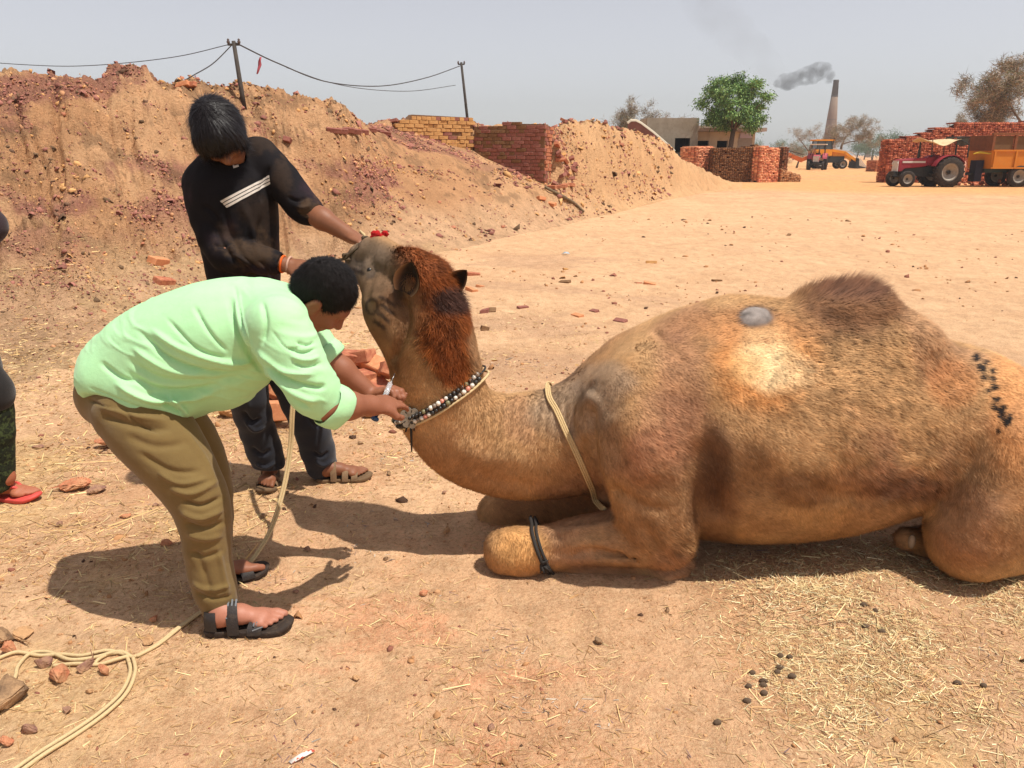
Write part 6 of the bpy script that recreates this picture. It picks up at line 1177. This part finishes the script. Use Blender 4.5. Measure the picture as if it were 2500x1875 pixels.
tas = mat('tassel_rope', srgb(214, 176, 150), rough=.9, noise=[(14, srgb(190, 60, 60), .9, .5, .56)])
for (x, y) in ((1.72, -.72), (1.78, .3)): MB().tube([(x+.03*math.sin(k*1.3), y+.02*math.cos(k), 1.2-.1*k) for k in range(9)], [.05, .06, .07, .06, .07, .08, .07, .08, .04], 8).build('tassel', tas, tr)
# orange trailer
TL = (XZ(2410, 39), 39.6, 0); tl = thing('farm_trailer', 'orange farm trailer with rusty raised sides hitched behind the red tractor', 'trailer', TL, .04)
MB().prism([(0, .86), (-.12, 1.72), (4.4, 1.72), (4.3, .86)], 'Y', -.95, .95).build('tipping_box', orgp, tl)
for z in (.90, 1.70): MB().box((2.15, -.975, z), (4.4, .05, .08)).build('rail', orgp, tl)
for k in range(5): MB().box((.05+k*1.05, -.985, 1.29), (.08, .05, .8)).build('post', orgp, tl)
for k in range(5):
    MB().box((-.1+k*1.08, -.93, 2.08), (.12, .1, .72)).build('upper_post', rust, tl)
    if k < 4: MB().box((.44+k*1.08, -.88, 2.06), (.9, .04, .62)).build('upper_panel', mat('panel_shadow_brown', srgb(112, 84, 54), rough=.85, noise=[(3, srgb(84, 58, 40), .6, .42, .68)]), tl)  # panel brown includes the shadow inside the raised sides
MB().box((2.1, -.93, 2.46), (4.6, .12, .12)).build('top_rail', rust, tl); MB().box((-.12, 0, 2.05), (.06, 1.8, .7)).build('front_panel', rust, tl)
MB().box((2.1, 0, .76), (4.2, .8, .18)).build('chassis', mat('teal_steel', srgb(44, 66, 70), rough=.7, noise=[(6, srgb(70, 70, 60), .5, .45, .7)]), tl); MB().bar((0, 0, .72), (-1.4, 0, .48), .1).bar((0, .4, .7), (-1.2, 0, .5), .08).bar((0, -.4, .7), (-1.2, 0, .5), .08).build('drawbar', iron, tl)
MB().box((-.28, -.2, .75), (.36, .5, 1.0)).build('toolbox', mat('navy_box', srgb(30, 32, 50), rough=.7), tl)
for y in (-.85, .85): wheel(tl, (1.45, y, .50), .52, .26, .28, 0); wheel(tl, (3.4, y, .50), .52, .26, .28, 0)
MB().tube([(-.6, -.3, 1.55), (-.35, -.4, 1.62), (-.1, -.9, 1.55)], [.02, .06, .02], 6).build('yellow_rag', mat('yellow_rag', srgb(206, 180, 60), rough=.9), tl)
# second tractor, facing us, and backhoe loader
T2 = (XZ(1993, 84), 84, 0); t2 = tractor('tractor', 'faded pink red tractor facing the road in front of the backhoe', T2, 1.15, 1.12, None, mat('faded_red', srgb(166, 62, 76), rough=.6, noise=[(5, srgb(190, 120, 120), .5, .45, .7)]))
r2 = MB().box((.75, 0, 2.28), (1.5, 1.45, .08)).build('roof', mat('white_roof', srgb(226, 214, 190), rough=.7), t2)
p2 = MB()
for (x, y) in ((.1, -.6), (.1, .6), (1.4, -.6), (1.4, .6)): MB().tube([(x, y, 1.3), (x, y, 2.26)], .03, 6).build('roof_post', iron, t2)
BH = (XZ(2022, 90), 91, 0); bh = thing('backhoe_loader', 'orange yellow backhoe loader with lowered front bucket and folded rear arm', 'excavator', BH, 0); yel = mat('loader_yellow', srgb(222, 146, 30), rough=.55, noise=[(3, srgb(190, 116, 26), .6, .42, .68)]); ora = mat('boom_orange', srgb(196, 96, 34), rough=.6, noise=[(3, srgb(160, 76, 30), .6, .42, .68)])
MB().box((.2, 0, 1.0), (3.4, 1.2, .7)).build('chassis', iron, bh); ho = MB().prism([(.6, 1.1), (2.2, 1.1), (2.2, 1.7), (.6, 2.0)], 'Y', -.5, .5).build('bonnet', yel, bh)
MB().box((-.5, 0, 1.75), (1.8, 1.6, .7)).build('cab_base', yel, bh); cab = MB().prism([(-1.35, 2.1), (.35, 2.1), (.2, 3.0), (-1.3, 3.0)], 'Y', -.75, .75).build('cab', glassm, bh)
for (a, b_) in (((-1.37, -.77), (-1.32, -.77)), ((.37, -.77), (.22, -.77)), ((-.5, -.78), (-.5, -.78)), ((-1.37, .77), (-1.32, .77)), ((.37, .77), (.22, .77))): MB().bar((a[0], a[1], 2.1), (b_[0], b_[1], 3.0), .08).build('pillar', iron, cab)
MB().box((-.55, 0, 3.08), (2.1, 1.75, .16)).build('roof', yel, bh)
for y in (-.8, .8): wheel(bh, (-.75, y, .75), .75, .42, .4, 16); wheel(bh, (1.7, y, .5), .5, .3, .3, 0)
for y in (-.62, .62):
    MB().bar((.3, y, 2.0), (1.9, y, 1.75), .14, .28).bar((1.85, y, 1.78), (3.3, y, .85), .14, .26).build('loader_arm', yel, bh); MB().bar((.5, y, 2.2), (2.6, y, 1.8), .08, .1).bar((2.6, y, 1.8), (3.5, y, 1.1), .06, .08).build('ram', mat('pale_steel', srgb(190, 184, 176), rough=.5), bh)
bk = MB().prism([(3.1, .15), (3.3, .05), (4.3, .08), (4.35, .12), (3.45, .35), (3.4, 1.1), (3.2, 1.15)], 'Y', -1.05, 1.05).build('bucket', iron, bh)
for k in range(5): MB().bar((3.5, -.95+.47*k, 1.1), (4.45, -.95+.47*k, .06), .05, .09).build('bucket_bar', mat('pale_steel', srgb(190, 184, 176)), bk)
bm_ = MB().prism([(-1.3, .9), (-1.7, 1.9), (-2.0, 1.9), (-1.9, 1.0)], 'Y', -.15, .15).build('kingpost', ora, bh); MB().bar((-1.8, 0, 1.3), (-2.7, 0, .95), .3, .4).build('boom', ora, bh); MB().bar((-2.6, 0, .9), (-4.8, 0, 1.75), .26, .45).build('dipper', ora, bh); MB().bar((-2.4, 0, 1.5), (-4.2, 0, 1.95), .1, .1).build('ram', iron, bh); MB().bar((-1.55, -.2, 1.2), (-1.35, -.2, 2.2), .16).build('stabiliser', ora, bh); MB().tube([(.35, -.85, 2.6), (.42, -.85, 3.3)], .05, 6).build('exhaust', iron, bh)
# ================================================================== trees
def limbs(b, base, d, L, r, depth, tips, spread=.55, segs=3, R_=random):
    p = Vector(base); d = Vector(d).normalized(); pts = [p.copy()]; rs = [r]
    for k in range(segs):
        d = (d+Vector((R_.uniform(-1, 1), R_.uniform(-1, 1), R_.uniform(-.4, .7)))*.16).normalized(); p = p+d*L/segs; pts.append(p.copy()); rs.append(r*(1-.45*(k+1)/segs))
    b.tube(pts, rs, 6 if r > .03 else 4)
    if depth == 0: tips.append((p, d)); return
    if depth <= 2: tips.append((pts[-2], d))
    for k in range(R_.choice((2, 3, 3))):
        q = Vector((R_.uniform(-1, 1), R_.uniform(-1, 1), R_.uniform(-.35, .8))).normalized(); limbs(b, p if k else pts[-2], d*(1-spread)+q*spread*1.5, L*R_.uniform(.62, .82), rs[-1]*.72, depth-1, tips, spread, segs, R_)
def round_tree(name, label, loc, zc_, rx, rz_, seed, n=22000):
    R_ = random.Random(seed); g = np.random.default_rng(seed); t = thing(name, label, 'tree', loc); b = MB(); b.tube([(0, 0, -.1), (.08, 0, 1.0), (-.05, .05, 2.0), (.05, 0, zc_-rz_*.75)], [.24, .19, .16, .14], 10)
    C_ = []
    while len(C_) < 84:
        q = Vector((R_.uniform(-1, 1), R_.uniform(-1, 1), R_.uniform(-.75, 1)));
        if .4 < q.length < 1: k2 = R_.uniform(.85, 1.15); C_.append((q.x*rx*k2, q.y*rx*k2, zc_+q.z*rz_*k2))
    for c in C_[:34]: m_ = Vector((c[0]*.45, c[1]*.45, zc_-rz_*.35+.3*(c[2]-zc_))); b.tube([(.05, 0, zc_-rz_*.8), m_, c], [.085, .05, .015], 5)
    b.build('trunk', mat('bark_green', srgb(110, 92, 76), rough=.95, noise=[(8, srgb(76, 62, 52), .6, .42, .68)]), t, True)
    P = np.array(C_); i = g.integers(0, len(P), n); c = P[i]+g.normal(0, 1, (n, 3))*np.array([.23, .23, .15]); L = .16*g.uniform(.5, 1.3, n); out = (P[i]-np.array([0, 0, zc_]))*np.array([1, 1, .3]); d = out/np.maximum(np.linalg.norm(out, axis=1, keepdims=True), .1)*.5+g.normal(0, .45, (n, 3))+np.array([0, 0, -.55])
    d = d/np.linalg.norm(d, axis=1, keepdims=True)*L[:, None]; w = np.cross(d, g.normal(0, 1, (n, 3))); w = w/np.maximum(np.linalg.norm(w, axis=1, keepdims=True), 1e-6)*.036; pal = np.array([srgb(86, 118, 58), srgb(112, 146, 76), srgb(146, 172, 104), srgb(70, 98, 50)]); cl = np.random.default_rng(3).uniform(.75, 1.2, len(P))[i][:, None]
    v, f, col = blades(c, d*.5+w*.5, d, w, pal[g.integers(0, 4, n)]*cl); obj('crown', mesh_from('crown', v, f, mat('foliage_green', attr='Col', rough=.7, spec=.25), col, False), t); return t
def tree(name, label, loc, H, kind, seed, sx=1.0, group=None, n=5000):
    R_ = random.Random(seed); t = thing(name, label, 'tree', loc, R_.uniform(0, 6), group); b = MB(); tips = []
    hb = H*(.28 if kind != 'green' else .36)
    limbs(b, (0, 0, -.1), (.04, .02, 1), hb, H*.022, 4 if kind != 'far' else 3, tips, .6, 3, R_); zmax = max(p.z for p, d in tips)+.3; k_ = H/zmax
    bark = mat('bark_'+kind, srgb(110, 92, 76), rough=.95, noise=[(8, srgb(76, 62, 52), .6, .42, .68)])
    b.v = [(x*k_*sx, y*k_*sx, z*k_) for x, y, z in b.v]; b.build('trunk', bark, t, True)
    g = np.random.default_rng(seed); P = np.array([(p.x*k_*sx, p.y*k_*sx, p.z*k_) for p, d in tips]); i = g.integers(0, len(P), n); c = P[i]
    if kind == 'green':
        c = c+g.normal(0, 1, (n, 3))*H*np.array([.085, .085, .06]); L = H*.04*g.uniform(.5, 1.4, n); d = np.stack([g.normal(0, .5, n), g.normal(0, .5, n), -g.uniform(.2, 1.2, n)], -1); pal = np.array([srgb(70, 104, 48), srgb(100, 138, 66), srgb(134, 164, 92), srgb(56, 84, 42)]); wd = .007*H
    elif kind == 'far':
        c = c+g.normal(0, 1, (n, 3))*H*.1; L = H*.05*g.uniform(.5, 1.4, n); d = g.normal(0, 1, (n, 3)); pal = np.array([srgb(92, 116, 84), srgb(112, 132, 98), srgb(78, 100, 74)]); wd = .014*H
    else:
        c = c+g.normal(0, 1, (n, 3))*H*.03; L = H*.055*g.uniform(.4, 1.6, n); d = g.normal(0, 1, (n, 3))*np.array([1, 1, .8])+np.array([0, 0, .25]); pal = np.array([srgb(150, 132, 112), srgb(120, 102, 86), srgb(178, 160, 138), srgb(120, 118, 84)]); wd = .0024*H
    d = d/np.linalg.norm(d, axis=1, keepdims=True)*L[:, None]; w = np.cross(d, g.normal(0, 1, (n, 3))); w = w/np.maximum(np.linalg.norm(w, axis=1, keepdims=True), 1e-6)*wd
    v, f, col = blades(c, d*.5+(w*.6 if kind != 'bare' else g.normal(0, .1, (n, 3))*L[:, None]), d, w, pal[g.integers(0, len(pal), n)]*g.uniform(.8, 1.15, (n, 1)))
    obj('crown', mesh_from('crown', v, f, mat('foliage_'+kind, attr='Col', rough=.8, spec=.15), col, False), t); return t
round_tree('green_tree', 'leafy green tree standing in front of the kiln office', (XZ(1788, 51), 51.5, 0), 4.45, 2.0, 1.75, 11)
tree('bare_tree', 'dry grey thorn tree left behind the kiln office roof', (XZ(1548, 62), 62, 0), 5.9, 'bare', 4, .8, n=9000)
tree('bare_tree', 'smaller dry bush tree just right of the tall thorn tree behind the roof', (XZ(1632, 66), 66, 0), 4.9, 'bare', 9, 1.0, n=6000)
tree('bare_tree', 'large dry thorn tree above the deep red brick stack', (XZ(2490, 60), 60, 0), 8.6, 'bare', 15, 1.05, n=14000)
tree('bare_tree', 'low dry bush tree showing over the left end of the deep red brick stack', (XZ(2345, 66), 66, 0), 5.0, 'bare', 21, 1.1, n=7000)
tree('bare_tree', 'dry rounded tree left of the chimney behind the backhoe', (XZ(1978, 112), 112, 0), 6.4, 'bare', 31, 1.1, n=6000)
tree('bare_tree', 'dry rounded tree right of the chimney behind the backhoe', (XZ(2048, 114), 114, 0), 7.0, 'bare', 35, 1.1, n=7000)
tree('bare_tree', 'small leafless bush tree between building and backhoe', (XZ(1908, 80), 80, 0), 3.2, 'bare', 41, 1.2, n=4000)
tree('bare_tree', 'wide low dry scrub beside the small leafless bush tree', (XZ(1945, 96), 96, 0), 3.0, 'bare', 43, 1.6, n=5000)
for i, (px, h, Yd) in enumerate(((2090, 7, 260), (2108, 6.5, 270), (2128, 7, 255), (2148, 8, 250), (2166, 8.5, 262), (2185, 7, 270), (1890, 6, 250), (1862, 6, 260), (1935, 5.5, 250), (1960, 6, 280))): tree('far_tree', 'hazy green tree on the far edge of the plain', (XZ(px, Yd), Yd, 0), h, 'far', 50+i, 1.3, 'far trees on the horizon', 1500)
# green scrub by the low brick row
# ================================================================== chimney and smoke
YC = 310.0; ch = thing('kiln_chimney', 'tall tapering smoke-blackened kiln chimney above the dry trees', 'chimney', (XZ(2019, YC), YC, 0), 0); zc = float(at(2026, 195, YC)[2])
MB().lathe([(2.75, 0), (2.3, zc*.25), (1.75, zc*.55), (1.2, zc*.8)], (0, 0, 0), 'Z', 24).build('shaft', mat('chimney_brick', srgb(132, 112, 96), rough=.95, noise=[(.5, srgb(104, 86, 74), .6, .4, .68), (2, srgb(150, 130, 112), .4, .5, .7)]), ch, True)
MB().lathe([(1.2, zc*.8), (.98, zc*.97), (1.02, zc*.98), (1.0, zc), (.7, zc), (.7, zc*.96)], (0, 0, 0), 'Z', 24).build('sooty_top', mat('soot', srgb(70, 64, 60), rough=.95), ch, True)
for k in (.25, .5, .8): MB().lathe([(2.75-1.95*k+.06, zc*k-.25), (2.75-1.95*k+.06, zc*k+.25)], (0, 0, 0), 'Z', 24).build('iron_band', MATS['soot'], ch, True)
c2 = thing('kiln_chimney', 'tiny far chimney among the hazy trees', 'chimney', (XZ(2116, 520), 520, 0)); MB().lathe([(1.8, 0), (1.2, 11)], (0, 0, 0), 'Z', 14).build('shaft', MATS['chimney_brick'], c2, True); MB().lathe([(1.25, 11), (1.1, 14), (1.3, 14.4)], (0, 0, 0), 'Z', 14).build('cap', MATS['soot'], c2, True)
K = Sdf(.55)
sm_pts = [((2027, 197), 1.1), ((2025, 187), 1.9), ((2012, 177), 2.5), ((1996, 178), 2.9), ((1980, 183), 3.0), ((1960, 188), 2.8), ((1938, 196), 2.7), ((1916, 200), 2.6), ((1900, 203), 1.8)]
K.chain([(at(a, b_, YC), r_) for (a, b_), r_ in sm_pts], 1.0)
for (a, b_, r_) in ((2014, 166, 1.9), (2000, 164, 2.1), (1984, 166, 1.8), (1970, 172, 1.9), (1948, 182, 1.7), (1925, 206, 2.1), (1905, 198, 1.8), (1965, 196, 1.8), (1990, 192, 1.8)): K.ell(at(a, b_, YC), r_, None, 1.2)
v, f = K.mesh(); v = v+vnorm(v, f)*(.9*fbm(v*.5, 3, 5))[:, None]; smo = wobj('smoke', v, f, None if False else mat('smoke_dummy')); tag(smo, 'dark grey smoke drifting left from the kiln chimney', None, kind='stuff')
vm = bpy.data.materials.new('smoke'); vm.use_nodes = True; tn = vm.node_tree; tn.nodes.clear(); ou = tn.nodes.new('ShaderNodeOutputMaterial'); pv = tn.nodes.new('ShaderNodeVolumePrincipled'); pv.inputs['Color'].default_value = (.30, .30, .31, 1); no = tn.nodes.new('ShaderNodeTexNoise'); no.inputs['Scale'].default_value = .35; no.inputs['Detail'].default_value = 4; tcn = tn.nodes.new('ShaderNodeTexCoord'); mrn = tn.nodes.new('ShaderNodeMapRange'); mrn.inputs['From Min'].default_value = .33; mrn.inputs['From Max'].default_value = .62; mrn.inputs['To Max'].default_value = .3
tn.links.new(tcn.outputs['Object'], no.inputs['Vector']); tn.links.new(no.outputs['Fac'], mrn.inputs['Value']); tn.links.new(mrn.outputs[0], pv.inputs['Density']); tn.links.new(pv.outputs[0], ou.inputs['Volume']); smo.data.materials.clear(); smo.data.materials.append(vm)
K = Sdf(1.2); K.chain([(at(a, b_, YC+4), r_) for a, b_, r_ in ((1905, 205, 2.5), (1880, 170, 4.5), (1845, 130, 6), (1800, 85, 7), (1750, 40, 8), (1715, -20, 9))], 2.0)
v, f = K.mesh(); v = v+vnorm(v, f)*(2.2*fbm(v*.22, 3, 6))[:, None]; sm2 = wobj('smoke_trail', v, f, vm); tag(sm2, 'faint old smoke trail rising left of the dark plume', None, kind='stuff'); vm2 = vm.copy(); vm2.name = 'thin_smoke'; sm2.data.materials.clear(); sm2.data.materials.append(vm2)
for nd in vm2.node_tree.nodes:
    if nd.type == 'MAP_RANGE': nd.inputs['To Max'].default_value = .018
    if nd.type == 'TEX_NOISE': nd.inputs['Scale'].default_value = .14
    if nd.type == 'PRINCIPLED_VOLUME': nd.inputs['Color'].default_value = (.6, .6, .62, 1)
# ================================================================== poles, wires, red rag
polem = mat('dark_pole', srgb(62, 56, 52), rough=.8, noise=[(10, srgb(90, 80, 70), .5, .45, .7)])
YP1, YP2 = 12.6, 22.0
def pole(top, bot, Y, r, label):
    a, b_ = at(*top, Y), at(*bot, Y); a2 = b_+(b_-a)*.35; t = thing('utility_pole', label, 'pole', a2); MB().tube([a2, b_, a], [r*1.1, r*1.05, r*.85], 10).wbuild('post', polem, t); d = (b_-a)/np.linalg.norm(b_-a)
    MB().bar(a+np.array([-.09, 0, -.05]), a+np.array([.09, 0, -.05]), .03).wbuild('crosspiece', polem, t, False)
    for sgn in (-1, 1): MB().lathe([(.008, 0), (.022, .01), (.026, .03), (.014, .05), (.02, .06), (.006, .075)], a+np.array([.08*sgn, 0, -.04]), 'Z', 10).wbuild('insulator', mat('insulator', srgb(96, 84, 80), rough=.5), t)
    return a
pa_ = pole((570, 100), (590, 225), YP1, .034, 'dark leaning pole on the bank above the standing person'); pb_ = pole((1126, 152), (1140, 280), YP2, .036, 'dark thin pole rising behind the mud brick wall')
def cable(pts, r, label): P = spline([at(a, b_, Y) for a, b_, Y in pts], 40); o = MB().tube(P, r, 5).wbuild('cable', mat('cable', srgb(70, 68, 68), rough=.7)); tag(o, label, 'cable')
cable([(570, 106, 12.6), (420, 140, 13.0), (220, 160, 13.6), (60, 158, 14), (-200, 138, 15)], .006, 'thin sagging cable from the dark leaning pole to the left')
cable([(568, 108, 12.6), (520, 155, 12.5), (470, 185, 12.4), (424, 212, 12.35)], .008, 'guy cable slanting from the dark leaning pole down to the bank')
cable([(574, 104, 12.6), (680, 155, 14), (800, 200, 16.5), (930, 210, 18.5), (1040, 190, 20.3), (1126, 160, 22)], .011, 'main sagging cable strung between the two poles')
cable([(700, 165, 14.4), (800, 200, 16.5), (900, 218, 18), (1010, 222, 20), (1112, 208, 21.8)], .007, 'second thin cable hanging below the main cable between the poles')
b = MB(); V = []; F = []; rp_ = [(636, 140), (633, 150), (634, 160), (631, 170), (628, 181)]
for i, (a, b__) in enumerate(rp_):
    w_ = [.012, .02, .028, .018, .008][i]; c_ = at(a, b__, 13.35); V += [c_+np.array([-w_, .01*math.sin(i), 0]), c_+np.array([0, -.03*math.cos(i*2), 0]), c_+np.array([w_, .015, .01])]
for i in range(4):
    for k in (0, 1): F.append((i*3+k, i*3+k+1, i*3+k+4, i*3+k+3))
o = b.add(V, F).wbuild('rag', mat('red_rag', srgb(186, 96, 106), rough=.9, noise=[(40, srgb(150, 60, 74), .6, .45, .65)])); tag(o, 'faded red rag hanging from the main cable', 'rag'); o.modifiers.new('s', 'SOLIDIFY').thickness = .004
b = MB(); b.tube([at(638, 134, 13.35), at(636, 142, 13.35)], .004, 5); 

# ================================================================== dusty air
hz = MB().box((300, 520, 34), (1900, 1400, 72)).build('haze', None); tag(hz, 'thin dusty haze over the yard and plain', None, kind='stuff')
hv = bpy.data.materials.new('haze_air'); hv.use_nodes = True; tn = hv.node_tree; tn.nodes.clear(); ou = tn.nodes.new('ShaderNodeOutputMaterial'); pv = tn.nodes.new('ShaderNodeVolumePrincipled'); pv.inputs['Color'].default_value = (.92, .93, .95, 1); pv.inputs['Density'].default_value = .0006; pv.inputs['Anisotropy'].default_value = .2
tn.links.new(pv.outputs[0], ou.inputs['Volume']); hz.data.materials.clear(); hz.data.materials.append(hv)
